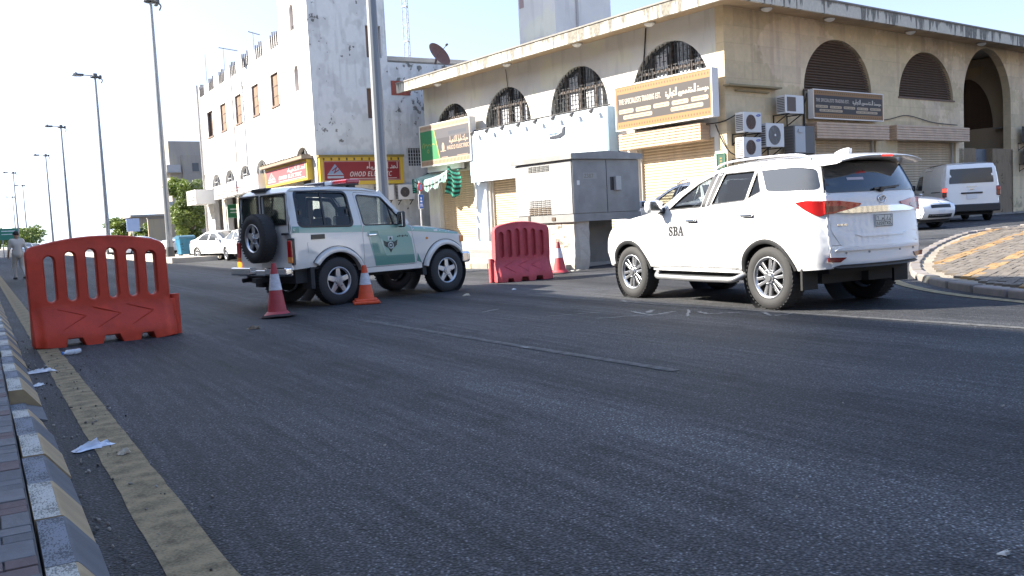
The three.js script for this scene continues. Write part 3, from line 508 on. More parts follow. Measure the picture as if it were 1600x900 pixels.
  { const l = []; for (let s = 0; s < 7; s++) for (let k = 0; k < 4; k++) { const u = 4.35 + s * 2.6 + k * 0.33; if (u < 21.7) l.push(bx(-0.05, -0.002, 9.78, 10.42 + 0.05 * ((k + s) % 3), -u - 0.03, -u + 0.03)); } l.forEach((g) => obj('parapet_spike', g, M([0.1, 0.085, 0.08], 0.8), a)); }
  obj('drain_pipe', [rod([-0.08, 0.3, -21.5], [-0.08, 10.6, -21.5], 0.06), rod([-0.07, 4.9, -13.0], [-0.07, 9.9, -13.0], 0.035)], M([0.35, 0.34, 0.33], 0.6), a);
  obj('arcade_pillar', [bx(-0.05, 0.35, 0, 3.4, -21.8, -21.4)], mWhite, a);
  for (const c of [-53.6, -50.3, -46.95]) obj('arcade_pillar', [bx(-0.06, 0.34, 0.05, 3.3, -(zf(c) + 0.35), -(zf(c) - 0.35))], M([0.62, 0.56, 0.5], 0.9, { map: rep(blockTex, 0.4) }), a);
}
for (const [x, y, z, k] of [[12.9, 10.3, -57.6, 0], [13.2, 10.3, -54.2, 1], [13.4, 10.3, -48.4, 2]]) {
  const t = thing('roof_aerial', ['bare thin aerial pole at the far corner of the tower building roof', 'aerial with a crossbar on the tower building roof', 'aerial with a bent tip on the tower building roof nearest the tower'][k], 'aerial', [x, 9.5, z], 0);
  obj('pole', rod([0, 0, 0], [0, 2.9 - k * 0.25, 0], 0.025, 0.018, 6), M([0.3, 0.3, 0.31], 0.5), t);
  if (k) obj('crossbar', [bar([-0.3, 2.9 - k * 0.25, 0.1], [0.9 / k, 2.85 - k * 0.25, -0.3], 0.04)], M([0.3, 0.3, 0.31], 0.5), t);
}
{ // satellite dish and lattice mast on the low wing
  const d = thing('satellite_dish', 'rusty brown satellite dish on the low roof beside the tower', 'satellite dish', [18.75, 8.42, -37.6], 0.5);
  const pr = []; for (let i = 0; i <= 8; i++) pr.push(new THREE.Vector2((0.62 * i) / 8, 0.16 * (i / 8) ** 2));
  const g = new THREE.LatheGeometry(pr, 28).rotateX(1.05).rotateY(-0.1).translate(0, 0.52, 0.1);
  obj('reflector', g.toNonIndexed(), M([0.17, 0.085, 0.07], 0.8, { map: rep(grainTex, 3) }), d);
  obj('mount', [rod([0, 0, -0.1], [0, 0.5, 0.05], 0.05), bar([-0.35, 0.02, -0.1], [0.35, 0.02, -0.1], 0.06)], M([0.2, 0.12, 0.1], 0.8), d);
  obj('feed_arm', [rod([0, 0.5, 0.1], [0.02, 0.95, 0.62], 0.015), rod([0.02, 0.93, 0.58], [0.02, 0.99, 0.68], 0.05)], M([0.2, 0.15, 0.13], 0.7), d);
  const m = thing('lattice_mast', 'thin steel lattice radio mast behind the tower building', 'mast', [19.15, 8.2, -41.5], 0.3);
  const mm = M([0.32, 0.33, 0.34], 0.5, { metalness: 0.4 }), P = [[0.17, 0], [-0.09, 0.15], [-0.09, -0.15]];
  for (const [x, z] of P) obj('leg', rod([x, 0, z], [x, 9, z], 0.02, 0.02, 6), mm, m);
  const l = []; for (let k = 0; k < 22; k++) for (let i = 0; i < 3; i++) { const p = P[i], q = P[(i + 1) % 3], y = k * 0.4; l.push(rod([p[0], y, p[1]], [q[0], y + 0.4, q[1]], 0.009, 0.009, 4)); } obj('lacing', l, mm, m);
  obj('crosspiece', [2.2, 3.9, 5.4].flatMap((y) => P.map((p, i) => bar([p[0], y, p[1]], [P[(i + 1) % 3][0], y, P[(i + 1) % 3][1]], 0.04))), mm, m);
}
{ // pale stair tower rising behind the corner building
  const t = thing('stair_tower', 'plain pale stair tower standing on the roof of the corner building', 'building', [22.5, 7.31, -33.2], BT);
  obj('wall', [bx(0, 3.35, 0, 9, -2.6, 0)], M([0.78, 0.77, 0.77], 0.9, { map: rep(blockTex, 0.1, 0.2) }), t);
  obj('window', [bx(-0.02, 0.1, 3.6, 5.4, -2.5, -2.2)], M([0.3, 0.22, 0.22], 0.8), t); obj('pipe', rod([1.25, 0, 0.05], [1.25, 9, 0.05], 0.05), M([0.35, 0.34, 0.34], 0.6), t);
}
{ // grey apartment block far up the street
  const t = thing('apartment_block', 'distant grey brown apartment block above the green tree', 'building', [26.5, 0, -146], 0.1);
  const m = M([0.42, 0.38, 0.34], 0.9, { map: rep(blockTex, 0.1) });
  obj('wall', [bx(1.6, 8, 0, 14, -10, 0)], m, t); obj('stair_shaft', [bx(-0.2, 6.2, 0, 16.2, -10, -0.4)], M([0.45, 0.41, 0.37], 0.9, { map: rep(blockTex, 0.1) }), t);
  for (let k = 0; k < 4; k++) { const bl = obj('balcony', [bx(-0.9, 1.2, 3 + k * 2.8, 4.1 + k * 2.8, -3, 0.4)], M([0.42, 0.4, 0.38], 0.9), t); obj('slab', [bx(-1.0, 1.3, 2.85 + k * 2.8, 2.99 + k * 2.8, -3.1, 0.5)], m, bl); }
  for (let k = 0; k < 4; k++) for (const x of [3.6, 6.3]) { const w = obj('window', [bx(x - 0.5, x + 0.5, 3.4 + k * 2.7, 4.7 + k * 2.7, 0.0, 0.03)], mPane, t); obj('frame', [bx(x - 0.6, x + 0.6, 3.3 + k * 2.7, 3.39 + k * 2.7, 0.001, 0.08)], m, w); }
}
{ // block across the crossing behind the camera, mirrored in the car windows
  const t = thing('corner_block', 'long cream block across the crossing facing the tower building', 'building', [4, 0, 24]), holes = [];
  for (let f = 0; f < 3; f++) for (let i = 0; i < 11; i++) holes.push(rectPts(2 + i * 3.8, 3.9 + i * 3.8, 0.7 + f * 3.2, 2.6 + f * 3.2));
  obj('front_wall', extrude(rectPts(0, 44, 0, 10), 0.3, holes), M([0.5, 0.45, 0.37], 0.9, { map: rep(blockTex, 0.1) }), t); obj('roof', [bx(0, 44, 9.4, 9.6, 0.31, 10)], mRoofSlab, t); for (const h of holes) obj('window', bx(h[0][0], h[1][0], h[0][1], h[2][1], 0.2, 0.22), mPane, t);
}
{ // terrace along the near pavement, behind the photographer's left: it shades the road
  for (let k = 0; k < 5; k++) {
    const z1 = 22 - k * 30, t = thing('street_block', ['plain beige block of flats lining the near pavement, first past the crossing', 'cream block of flats lining the near pavement, second in the row', 'grey block of flats lining the near pavement, third in the row', 'tan block of flats lining the near pavement, fourth in the row', 'pale block of flats lining the near pavement, last in the row'][k], 'building', [-6, 0, z1]);
    const c = [[0.5, 0.43, 0.34], [0.55, 0.5, 0.42], [0.42, 0.41, 0.4], [0.48, 0.4, 0.3], [0.56, 0.53, 0.48]][k], holes = [];
    for (let f = 0; f < 3; f++) for (let i = 0; i < 8; i++) holes.push(rectPts(2 + i * 3.5, 3.6 + i * 3.5, 0.6 + f * 3.3, 2.6 + f * 3.3));
    obj('front_wall', extrude(rectPts(0, 29.96, 0, 10.6), 0.3, holes).rotateY(Math.PI / 2).translate(-0.3, 0, 0), M(c, 0.9, { map: rep(blockTex, 0.1) }), t);
    obj('roof', [bx(-12, -0.31, 9.9, 10.1, -29.9, -0.1)], mRoofSlab, t); obj('side_wall', [bx(-12, -0.302, 0, 10.6, -29.96, -29.7), bx(-12, -0.302, 0, 10.6, -0.3, 0)], M(c, 0.9), t);
    for (const h of holes) obj('window', bx(-0.22, -0.2, h[0][1], h[2][1], -h[1][0], -h[0][0]), mPane, t);
  }
}

// ------------------------------------------------------------------ vehicles: x forward, y up, z to the right
const mGlassV = M([0.55, 0.59, 0.58], 0.02, { transmission: 1, thickness: 0, ior: 1.5, specularIntensity: 1 });
const mGlassDark = M([0.1, 0.11, 0.12], 0.03, { transmission: 1, thickness: 0, ior: 1.5, specularIntensity: 1 });
const mRubber = M([0.028, 0.028, 0.029], 0.75, { bumpMap: rep(bumpTex, 3), bumpScale: 0.002 }), mPlastic = M([0.03, 0.031, 0.033], 0.55), mTrim = M([0.018, 0.018, 0.02], 0.35), mCabin = M([0.05, 0.05, 0.052], 0.85);
const mLiner = M([0.03, 0.03, 0.031], 0.9);
const mChrome = M([0.75, 0.76, 0.78], 0.12, { metalness: 1 }), mAlloy = M([0.52, 0.53, 0.55], 0.3, { metalness: 0.9 }), mSteelDark = M([0.06, 0.06, 0.065], 0.5, { metalness: 0.6 });
const mTail = M([0.42, 0.012, 0.012], 0.12, { clearcoat: 1 }), mTailDark = M([0.16, 0.006, 0.008], 0.15, { clearcoat: 1 }), mAmber = M([0.75, 0.24, 0.03], 0.15, { clearcoat: 1 }), mLens = M([0.75, 0.77, 0.8], 0.08, { clearcoat: 1 });
const paint = (c) => M(c, 0.32, { clearcoat: 1, clearcoatRoughness: 0.03 });
const mWhitePaint = paint([0.78, 0.785, 0.79]), mSilverPaint = paint([0.62, 0.605, 0.57]);
const dense = (pts, step = 0.05, closed = true) => { const o = []; const n = pts.length; for (let i = 0; i < (closed ? n : n - 1); i++) { const a = pts[i], b = pts[(i + 1) % n], k = Math.max(1, Math.ceil(Math.hypot(b[0] - a[0], b[1] - a[1]) / step)); for (let j = 0; j < k; j++) o.push([mix(a[0], b[0], j / k), mix(a[1], b[1], j / k)]); } if (!closed) o.push(pts[n - 1]); return o; };
const smooth = (pts, step = 0.05) => { const c = new THREE.CatmullRomCurve3(pts.map((p) => V(p[0], p[1], 0)), false, 'centripetal'); return c.getSpacedPoints(Math.max(4, Math.round(c.getLength() / step))).map((p) => [p.x, p.y]); };
const arcPts = (cx, cy, r, a0, a1, n = 18) => { const o = []; for (let i = 0; i <= n; i++) { const a = mix(a0, a1, i / n); o.push([cx + r * Math.cos(a), cy + r * Math.sin(a)]); } return o; };
const roundPoly = (pts, r, n = 4) => { // rounded corners
  const o = [], m = pts.length;
  for (let i = 0; i < m; i++) {
    const p = pts[i], a = pts[(i + m - 1) % m], b = pts[(i + 1) % m], R = Array.isArray(r) ? r[i] : r, da = Math.hypot(a[0] - p[0], a[1] - p[1]), db = Math.hypot(b[0] - p[0], b[1] - p[1]), k = Math.min(R, da / 2, db / 2);
    const A = [p[0] + ((a[0] - p[0]) * k) / da, p[1] + ((a[1] - p[1]) * k) / da], B = [p[0] + ((b[0] - p[0]) * k) / db, p[1] + ((b[1] - p[1]) * k) / db];
    for (let j = 0; j <= n; j++) { const t = j / n; o.push([(1 - t) ** 2 * A[0] + 2 * t * (1 - t) * p[0] + t * t * B[0], (1 - t) ** 2 * A[1] + 2 * t * (1 - t) * p[1] + t * t * B[1]]); }
  }
  return o;
};
const growPoly = (pts, d) => { // offset a closed outline outwards (d > 0) along its vertex normals
  const m = pts.length; let area = 0; for (let i = 0; i < m; i++) { const a = pts[i], b = pts[(i + 1) % m]; area += a[0] * b[1] - b[0] * a[1]; }
  const s = area > 0 ? 1 : -1;
  return pts.map((p, i) => { const a = pts[(i + m - 1) % m], b = pts[(i + 1) % m], tx = b[0] - a[0], ty = b[1] - a[1], l = Math.hypot(tx, ty) || 1; return [p[0] + (s * d * ty) / l, p[1] - (s * d * tx) / l]; });
};
class Body { // W(x, y): half width of the body at a point of its side view
  constructor(W) { this.W = W; }
  panel(pts, holes, side, { inset = 0, edge = 0.03, max = 0.09, uv } = {}) {
    const s = shapeOf(pts, holes); let g = new THREE.ShapeGeometry(s).toNonIndexed();
    g = new TessellateModifier(max, 9).modify(g);
    const p = g.attributes.position, n = new Float32Array(p.count * 3), U = new Float32Array(p.count * 2), e = 0.012, W = this.W;
    for (let i = 0; i < p.count; i++) {
      const x = p.getX(i), y = p.getY(i); p.setZ(i, side * (W(x, y) - inset));
      const dx = (W(x + e, y) - W(x - e, y)) / (2 * e), dy = (W(x, y + e) - W(x, y - e)) / (2 * e), l = Math.hypot(dx, dy, 1);
      n.set([-dx / l, -dy / l, side / l], i * 3); U.set(uv ? uv(x, y) : [x, y], i * 2);
    }
    g.setAttribute('normal', new THREE.BufferAttribute(n, 3)); g.setAttribute('uv', new THREE.BufferAttribute(U, 2));
    if (side < 0) for (const k of ['position', 'normal', 'uv']) { const A = g.attributes[k], m = A.itemSize; for (let i = 0; i < A.count; i += 3) for (let c = 0; c < m; c++) { const t = A.array[(i + 1) * m + c]; A.array[(i + 1) * m + c] = A.array[(i + 2) * m + c]; A.array[(i + 2) * m + c] = t; } }
    const list = [g];
    if (edge) for (const loop of [pts, ...holes]) list.push(this.rim(dense(loop, 0.06), side, inset, edge));
    return merge(list);
  }
  rim(loop, side, inset, edge, lift = 0) { const n = loop.length, W = this.W; return grid(n, 1, (u, v) => { const q = loop[Math.round(u * n) % n]; return [q[0], q[1], side * (W(q[0], q[1]) - inset + lift - v * (edge + lift))]; }); }
  ribbon(path, width, side, lift = 0.012, depth = 0.03) { // raised moulding along an open path (arch flares, rails)
    const W = this.W, n = path.length - 1, T = path.map((p, i) => { const a = path[Math.max(0, i - 1)], b = path[Math.min(n, i + 1)], l = Math.hypot(b[0] - a[0], b[1] - a[1]); return [-(b[1] - a[1]) / l, (b[0] - a[0]) / l]; });
    const pr = [[0, -depth], [0, lift], [0.25, lift * 1.15], [0.75, lift], [1, lift * 0.4], [1, -0.012]];
    return toCreasedNormals(grid(n, pr.length - 1, (u, v) => { const i = Math.round(u * n), k = pr[Math.round(v * (pr.length - 1))], q = path[i], x = q[0] + T[i][0] * width * k[0], y = q[1] + T[i][1] * width * k[0]; return [x, y, side * (W(x, y) + k[1])]; }), 0.7);
  }
  strip(pts, { n = 20, crown = 0, pow = 2, out = 1, inset = 0, s0 = -1, s1 = 1, trim = 0 } = {}) { // sheet spanning the two sides along a profile; pts are [x, y, crown]
    const m = pts.length - 1, N = pts.map((p, i) => { const a = pts[Math.max(0, i - 1)], b = pts[Math.min(m, i + 1)], l = Math.hypot(b[0] - a[0], b[1] - a[1]) || 1; return [(-(b[1] - a[1]) / l) * out, ((b[0] - a[0]) / l) * out]; });
    return grid(n, m, (u, v) => { const i = Math.round(v * m), p = pts[i], s = mix(s0, s1, u), w = this.W(p[0], p[1]) - trim, c = (p[2] ?? crown) * (1 - Math.abs(s) ** pow) - inset; return [p[0] + N[i][0] * c, p[1] + N[i][1] * c, s * w]; }, [2, 2]);
  }
}
function curveSeg(pts, step = 0.06) { // smooth [x, y, crown] list
  const c = new THREE.CatmullRomCurve3(pts.map((p) => V(p[0], p[1], p[2] ?? 0)), false, 'centripetal');
  return c.getSpacedPoints(Math.max(2, Math.round(c.getLength() / step))).map((p) => [p.x, p.y, p.z]);
}
function tyreGeo(R, w, rim) { const h = w / 2, p = [[rim, -h * 0.82], [rim + 0.02, -h * 0.92], [rim + (R - rim) * 0.45, -h], [R - 0.035, -h * 0.93], [R - 0.012, -h * 0.8], [R, -h * 0.6], [R, h * 0.6], [R - 0.012, h * 0.8], [R - 0.035, h * 0.93], [rim + (R - rim) * 0.45, h], [rim + 0.02, h * 0.92], [rim, h * 0.82]]; return new THREE.LatheGeometry(p.map((q) => new THREE.Vector2(...q)), 48).rotateX(Math.PI / 2).toNonIndexed(); }
const nutGeo = new THREE.CylinderGeometry(0.011, 0.011, 0.03, 6).rotateX(Math.PI / 2);
function spokeWheel(parent, name, x, y, z, side, { R, w, rim, spokes, style, mat = mAlloy, simple = false }) { // outer face looks to side * z
  const t = obj(name, toCreasedNormals(tyreGeo(R, w, rim), 0.5), mRubber, parent); t.position.set(x, y, z); if (side < 0) t.rotation.y = Math.PI;
  const face = w * 0.36, l = [];
  const lip = new THREE.LatheGeometry([[rim - 0.02, face - 0.014], [rim - 0.02, face - 0.01], [rim - 0.004, face + 0.02], [rim + 0.012, face + 0.024], [rim + 0.016, face]].map((q) => new THREE.Vector2(...q)), 40).rotateX(Math.PI / 2);
  l.push(lip.toNonIndexed()); obj('barrel', new THREE.CylinderGeometry(rim - 0.006, rim - 0.006, w * 0.6, 36, 1, true).rotateX(Math.PI / 2).translate(0, 0, face - w * 0.32).toNonIndexed(), mLiner, t);
  for (let k = 0; k < spokes; k++) {
    const a = (k / spokes) * Math.PI * 2 + 0.3;
    for (const o of style === 'twin' ? [-1, 1] : [0]) {
      const hw = style === 'twin' ? 0.013 : 0.042, sp = [[0.045, -hw + o * 0.02], [rim - 0.008, -hw * (style === 'twin' ? 1.1 : 0.72) + o * 0.042], [rim - 0.008, hw * (style === 'twin' ? 1.1 : 0.72) + o * 0.042], [0.045, hw + o * 0.02]];
      l.push(new THREE.ExtrudeGeometry(shapeOf(sp), { depth: 0.022, bevelEnabled: true, bevelThickness: 0.008, bevelSize: 0.007, bevelSegments: 2 }).rotateZ(a).translate(0, 0, face - 0.03).toNonIndexed());
    }
  }
  obj('rim', l, mat, t);
  obj('hub', [new THREE.CylinderGeometry(0.062, 0.075, 0.05, 20).rotateX(Math.PI / 2).translate(0, 0, face - 0.004), new THREE.CylinderGeometry(0.042, 0.042, 0.02, 16).rotateX(Math.PI / 2).translate(0, 0, face + 0.022)], mat, t);
  if (!simple) for (let i = 0; i < 6; i++) obj('wheel_nut', nutGeo.clone().translate(0.088 * Math.cos(i * 1.047), 0.088 * Math.sin(i * 1.047), face + 0.006), mChrome, t);
  obj('brake_disc', new THREE.CylinderGeometry(rim - 0.03, rim - 0.03, 0.02, 28).rotateX(Math.PI / 2).translate(0, 0, face - 0.1), mLiner, t);
  if (!simple) { const tr = []; for (let k = 0; k < 44; k++) for (const o of [-0.68, -0.24, 0.2, 0.64]) tr.push(box(0.026, 0.008, w * 0.17).translate(0, R - 0.001, o * w * 0.5 + 0.01).rotateZ(((k + (o > 0 ? 0.5 : 0)) / 44) * Math.PI * 2)); obj('tread', tr, mRubber, t); }
  return t;
}
const block = (name, parent, m, ...b) => obj(name, [bx(...b)], m, parent);
function seats(parent, xs, y, zw) { for (const x of xs) for (const z of [-zw, zw]) { const s = obj('seat', [rbox(0.5, 0.16, 0.46, x, y, z, 0.05), rbox(0.16, 0.56, 0.44, x - 0.27, y + 0.3, z, 0.06), rbox(0.1, 0.16, 0.24, x - 0.32, y + 0.66, z, 0.04)], mCabin, parent); s.castShadow = true; } }
const plateTex = canvasTex(256, 128, (g) => {
  g.fillStyle = '#d9d9d4'; g.fillRect(0, 0, 256, 128); g.strokeStyle = '#222'; g.lineWidth = 5; g.strokeRect(4, 4, 248, 120); g.beginPath(); g.moveTo(4, 64); g.lineTo(226, 64); g.moveTo(132, 4); g.lineTo(132, 124); g.moveTo(226, 4); g.lineTo(226, 124); g.stroke();
  g.fillStyle = '#1a1a1a'; g.font = 'bold 50px sans-serif'; g.fillText('5359', 14, 113); g.fillText('TXD', 137, 113, 84);
  arabic(g, 'a', 44, 52, 34, 0.16); arabic(g, 'hw', 122, 48, 34, 0.16); arabic(g, 'ad', 184, 50, 32, 0.15); arabic(g, 'b', 214, 48, 32, 0.15); g.fillRect(20, 22, 14, 6); g.fillRect(234, 20, 8, 12); g.fillRect(234, 100, 8, 12);
});

// --- green and white police four by four, three doors, spare wheel on the back
{
  const car = thing('police_four_by_four', 'white and green police four by four with a spare wheel and roof light bar', 'car', [5.853, 0, -14.955], (90 - 75.3) * D2R);
  const top = [[1.6, 0.62], [1.63, 0.75], [1.6, 0.98], [1.52, 1.06], [0.95, 1.165], [0.42, 1.215], [0.34, 1.25], [-0.12, 1.76], [-0.22, 1.835], [-0.5, 1.885], [-1.1, 1.91], [-1.75, 1.9], [-1.9, 1.86], [-1.94, 1.78], [-1.975, 1.2], [-1.98, 0.62]];
  const td = dense(top, 0.03, false), dist = (x, y) => { let b = 9; for (const q of td) { const d = (q[0] - x) ** 2 + (q[1] - y) ** 2; if (d < b) b = d; } return Math.sqrt(b); };
  const W = (x, y) => {
    let w = 0.842 - 0.02 * sstep(0.75, 0.5, y);
    w -= 0.135 * Math.max(0, (y - 1.24) / 0.65) ** 1.15;
    w -= 0.055 * sstep(0.5, 1.6, x) ;
    const d = dist(x, y), r = y > 1.5 ? 0.09 : x > 0.4 ? 0.05 : 0.06; if (d < r) w -= 0.55 * r * ((r - d) / r) ** 2;
    return w;
  };
  const B = new Body(W), hubF = 1.165, hubR = -1.16, hy = 0.385, ar = 0.475;
  const a0 = Math.asin((0.52 - hy) / ar);
  const bottom = [[-1.97, 0.62], ...arcPts(hubR, hy, ar, Math.PI - Math.asin((0.64 - hy) / ar), a0), ...arcPts(hubF, hy, ar, Math.PI - a0, 0.5), [1.6, 0.64]];
  const outline = [...bottom, ...top.slice(1, -1)];
  const door = roundPoly([[-0.63, 0.555], [0.47, 0.555], [0.485, 0.62], [0.4, 1.1], [0.385, 1.205], [0.28, 1.255], [-0.135, 1.715], [-0.2, 1.79], [-0.725, 1.81], [-0.645, 1.2]], [0.06, 0.05, 0.05, 0.03, 0.03, 0.03, 0.05, 0.06, 0.05, 0.02]);
  const dwin = roundPoly([[-0.6, 1.27], [0.245, 1.258], [-0.16, 1.71], [-0.66, 1.755]], 0.05), swin = roundPoly([[-1.82, 1.3], [-0.83, 1.275], [-0.88, 1.8], [-1.81, 1.825]], 0.07);
  const green = paint([0.2, 0.37, 0.31]), greenDark = paint([0.085, 0.24, 0.2]);
  for (const s of [1, -1]) {
    const side = obj('body_side', B.panel(outline, [door, swin], s), mSilverPaint, car);
    obj('inner_trim', B.panel(outline, [door, swin], s, { inset: 0.05, edge: 0, max: 0.25 }), mCabin, side);
    const d = obj('door', B.panel(growPoly(door, -0.007), [dwin], s), mSilverPaint, car);
    obj('inner_trim', B.panel(growPoly(door, -0.02), [dwin], s, { inset: 0.05, edge: 0, max: 0.25 }), mCabin, d);
    obj('window_seal', [B.rim(dense(dwin, 0.05), s, 0, 0.03, 0.004), B.ribbon([...dwin, dwin[0]], -0.022, s, 0.004, 0.02)], mTrim, d);
    obj('window', B.panel(dwin, [], s, { inset: 0.022, edge: 0, max: 0.2 }), mGlassV, d);
    obj('window_divider', B.panel([[0.005, 1.262], [0.03, 1.262], [-0.03, 1.575], [-0.055, 1.6]], [], s, { inset: 0.012, edge: 0.02 }), mTrim, d);
    obj('handle', [rbox(0.165, 0.036, 0.04, -0.46, 1.095, s * (W(-0.46, 1.1) + 0.018), 0.014)], mChrome, d);
    const sw = obj('side_window', B.panel(swin, [], s, { inset: 0.02, edge: 0, max: 0.2 }), mGlassV, side);
    obj('rubber_frame', B.ribbon([...swin, swin[0]], -0.035, s, 0.008, 0.03), mTrim, sw);
    obj('sliding_bar', B.panel(rectPts(-1.362, -1.325, 1.3, 1.8), [], s, { inset: 0.008, edge: 0.02 }), mTrim, sw);
    obj('latch', [box(0.03, 0.06, 0.02, -1.78, 1.5, s * (W(-1.78, 1.5) - 0.005)), box(0.03, 0.06, 0.02, -0.9, 1.5, s * (W(-0.9, 1.5) - 0.005))], mTrim, sw);
    // green livery: belt stripe, slanted panels over the door, hood edge
    const f = 0.0025, film = (pts, m, parent) => obj('green_stripe', B.panel(pts, [], s, { inset: -f, edge: 0.002, max: 0.1 }), m, parent);
    film([[-1.955, 1.188], [-0.652, 1.15], [-0.652, 1.262], [-1.95, 1.29]], green, side); film([[-1.957, 1.188], [-1.84, 1.186], [-1.84, 1.288], [-1.951, 1.29]], greenDark, side).position.z = s * 0.001;
    film([[0.41, 1.12], [1.5, 1.025], [1.53, 1.05], [0.95, 1.15], [0.42, 1.2]], green, side);
    film([[-0.632, 1.145], [0.388, 1.12], [0.372, 1.2], [0.29, 1.238], [-0.632, 1.252]], green, d);
    film([[-0.55, 1.142], [-0.4, 0.573], [0.452, 0.573], [0.38, 1.0], [0.3, 1.122]], green, d); const band = film([[-0.5, 1.16], [-0.33, 1.155], [-0.13, 0.575], [-0.395, 0.575]], greenDark, d); band.position.z = s * 0.0012;
    film([[-0.37, 0.573], [0.44, 0.573], [0.42, 0.72], [-0.42, 0.74]], greenDark, d).position.z = s * 0.0009; film([[0.487, 0.6], [0.6, 0.56], [0.5, 0.74]], greenDark, side);
    const sh = obj('emblem', B.panel([[-0.17, 0.93], [-0.08, 0.775], [0.01, 0.93], [-0.02, 0.965], [-0.14, 0.965]], [], s, { inset: -0.006, edge: 0.003 }), M([0.02, 0.035, 0.035], 0.4), d);
    obj('emblem_eye', [new THREE.TorusGeometry(0.05, 0.012, 6, 20).translate(-0.08, 0.9, s * (W(-0.08, 0.9) + 0.008)), new THREE.SphereGeometry(0.022, 10, 8).scale(1, 1, 0.3).translate(-0.08, 0.9, s * (W(-0.08, 0.9) + 0.008))], M([0.45, 0.5, 0.48], 0.4), sh);
    obj('emblem_wing', [-1, 1].map((k) => B.panel([[-0.08 + k * 0.06, 0.95], [-0.08 + k * 0.15, 0.99], [-0.08 + k * 0.13, 0.9], [-0.08 + k * 0.07, 0.86]].sort(() => 0), [], s, { inset: -0.006, edge: 0.002 })), M([0.02, 0.035, 0.035], 0.4), sh);
    obj('emblem_crest', B.panel(rectPts(-0.13, -0.03, 0.985, 1.055), [], s, { inset: -0.0055, edge: 0.002 }), M([0.5, 0.56, 0.55], 0.4), sh); obj('emblem_palm', B.panel([[-0.11, 0.995], [-0.05, 0.995], [-0.06, 1.02], [-0.08, 1.045], [-0.1, 1.02]], [], s, { inset: -0.008, edge: 0.002 }), M([0.02, 0.035, 0.035], 0.4), sh);
    obj('unit_lettering', [0, 1, 2, 3, 4, 5, 6].map((k) => B.panel(rectPts(0.07 + k * 0.034, 0.092 + k * 0.034, 1.03 + 0.006 * (k % 3), 1.055 + 0.01 * (k % 2)), [], s, { inset: -0.005, edge: 0.002 })), mTrim, d);
    // flares and openings
    for (const [hx, b0, b1] of [[hubR, Math.PI - Math.asin((0.66 - hy) / ar), Math.asin((0.62 - hy) / ar) * 0.6], [hubF, Math.PI - 0.22, 0.72]]) {
      const fl = obj('wheel_flare', B.ribbon(smooth(arcPts(hx, hy, ar - 0.008, b0, b1, 20).map(([x, y]) => [x, Math.min(y, 0.875)]), 0.04).reverse(), -0.085, s, 0.06, 0.05), mSilverPaint, car);
      obj('flare_lip', B.ribbon(smooth(arcPts(hx, hy, ar + 0.085, b0, b1, 20).map(([x, y]) => [x, Math.min(y, 0.965)]), 0.04), 0.008, s, 0.012, 0.01), mTrim, fl);
      obj('wheel_well', new THREE.CylinderGeometry(0.47, 0.47, 0.36, 24, 1, true, 0, Math.PI).rotateX(Math.PI / 2).rotateZ(Math.PI / 2 * 0 ).translate(hx, hy, s * 0.64).toNonIndexed(), mLiner, car);
    }
    obj('mud_flap', [bx(hubR - 0.53, hubR - 0.46, 0.3, 0.64, s > 0 ? 0.6 : -0.86, s > 0 ? 0.86 : -0.6)], mRubber, car);
    obj('mud_flap', [bx(hubF - 0.56, hubF - 0.48, 0.34, 0.56, s > 0 ? 0.62 : -0.83, s > 0 ? 0.83 : -0.62)], mRubber, car);
    obj('sill', [bx(-0.62, 0.6, 0.47, 0.535, s * 0.79 - 0.035, s * 0.79 + 0.035)], mSilverPaint, car);
    const tl = obj('tail_light', [rbox(0.07, 0.36, 0.12, -1.975, 0.9, s * 0.79, 0.02)], mTail, car); obj('indicator', [rbox(0.072, 0.11, 0.121, -1.976, 0.776, s * 0.79, 0.02)], mAmber, tl); obj('housing', [rbox(0.06, 0.42, 0.15, -1.962, 0.9, s * 0.782, 0.02)], mTrim, tl);
    const mi = obj('mirror', [rbox(0.07, 0.27, 0.16, 0.1, 1.33, s * 0.95, 0.03)], mPlastic, car); obj('mirror_glass', [box(0.006, 0.23, 0.13, 0.062, 1.33, s * 0.95)], mChrome, mi); obj('arm', [rod([0.12, 1.24, s * 0.8], [0.1, 1.26, s * 0.92], 0.018), rod([0.12, 1.42, s * 0.78], [0.1, 1.4, s * 0.92], 0.014)], mPlastic, mi);
    const fi = obj('front_indicator', [rbox(0.1, 0.12, 0.14, 1.585, 0.94, s * 0.735, 0.02)], mAmber, car); obj('side_marker', [rbox(0.05, 0.04, 0.02, 0.73, 0.985, s * (W(0.73, 0.985) + 0.005), 0.008)], mAmber, fi);
    obj('headlight', [new THREE.CylinderGeometry(0.1, 0.1, 0.05, 20).rotateZ(Math.PI / 2).translate(1.63, 0.9, s * 0.56)], mLens, car);
    obj('vent_grille', [bx(-1.63, -1.385, 1.075, 1.15, s > 0 ? 0.83 : -0.857, s > 0 ? 0.857 : -0.83)], mTrim, side);
    if (s > 0) obj('fuel_flap', B.panel(roundPoly(rectPts(-1.7, -1.53, 0.87, 1.04), 0.02), [], s, { inset: -0.006, edge: 0.006 }), mSilverPaint, side);
    const wd = { R: 0.385, w: 0.255, rim: 0.215, spokes: 5, style: 'star' };
    spokeWheel(car, 'wheel', hubR, hy, s * 0.735, s, wd); spokeWheel(car, 'wheel', hubF, hy, s * 0.735, s, wd);
    obj('a_pillar', [bar([0.34, 1.245, s * (W(0.34, 1.25) - 0.01)], [-0.17, 1.82, s * (W(-0.17, 1.8) - 0.03)], 0.075, 0.05)], mSilverPaint, car);
  }
  const seg = (a, b) => top.slice(a, b);
  obj('hood', B.strip(curveSeg([[1.56, 1.02, 0.02], [1.5, 1.065, 0.03], [0.95, 1.165, 0.035], [0.44, 1.21, 0.03]]), { out: -1, pow: 4 }), mSilverPaint, car);
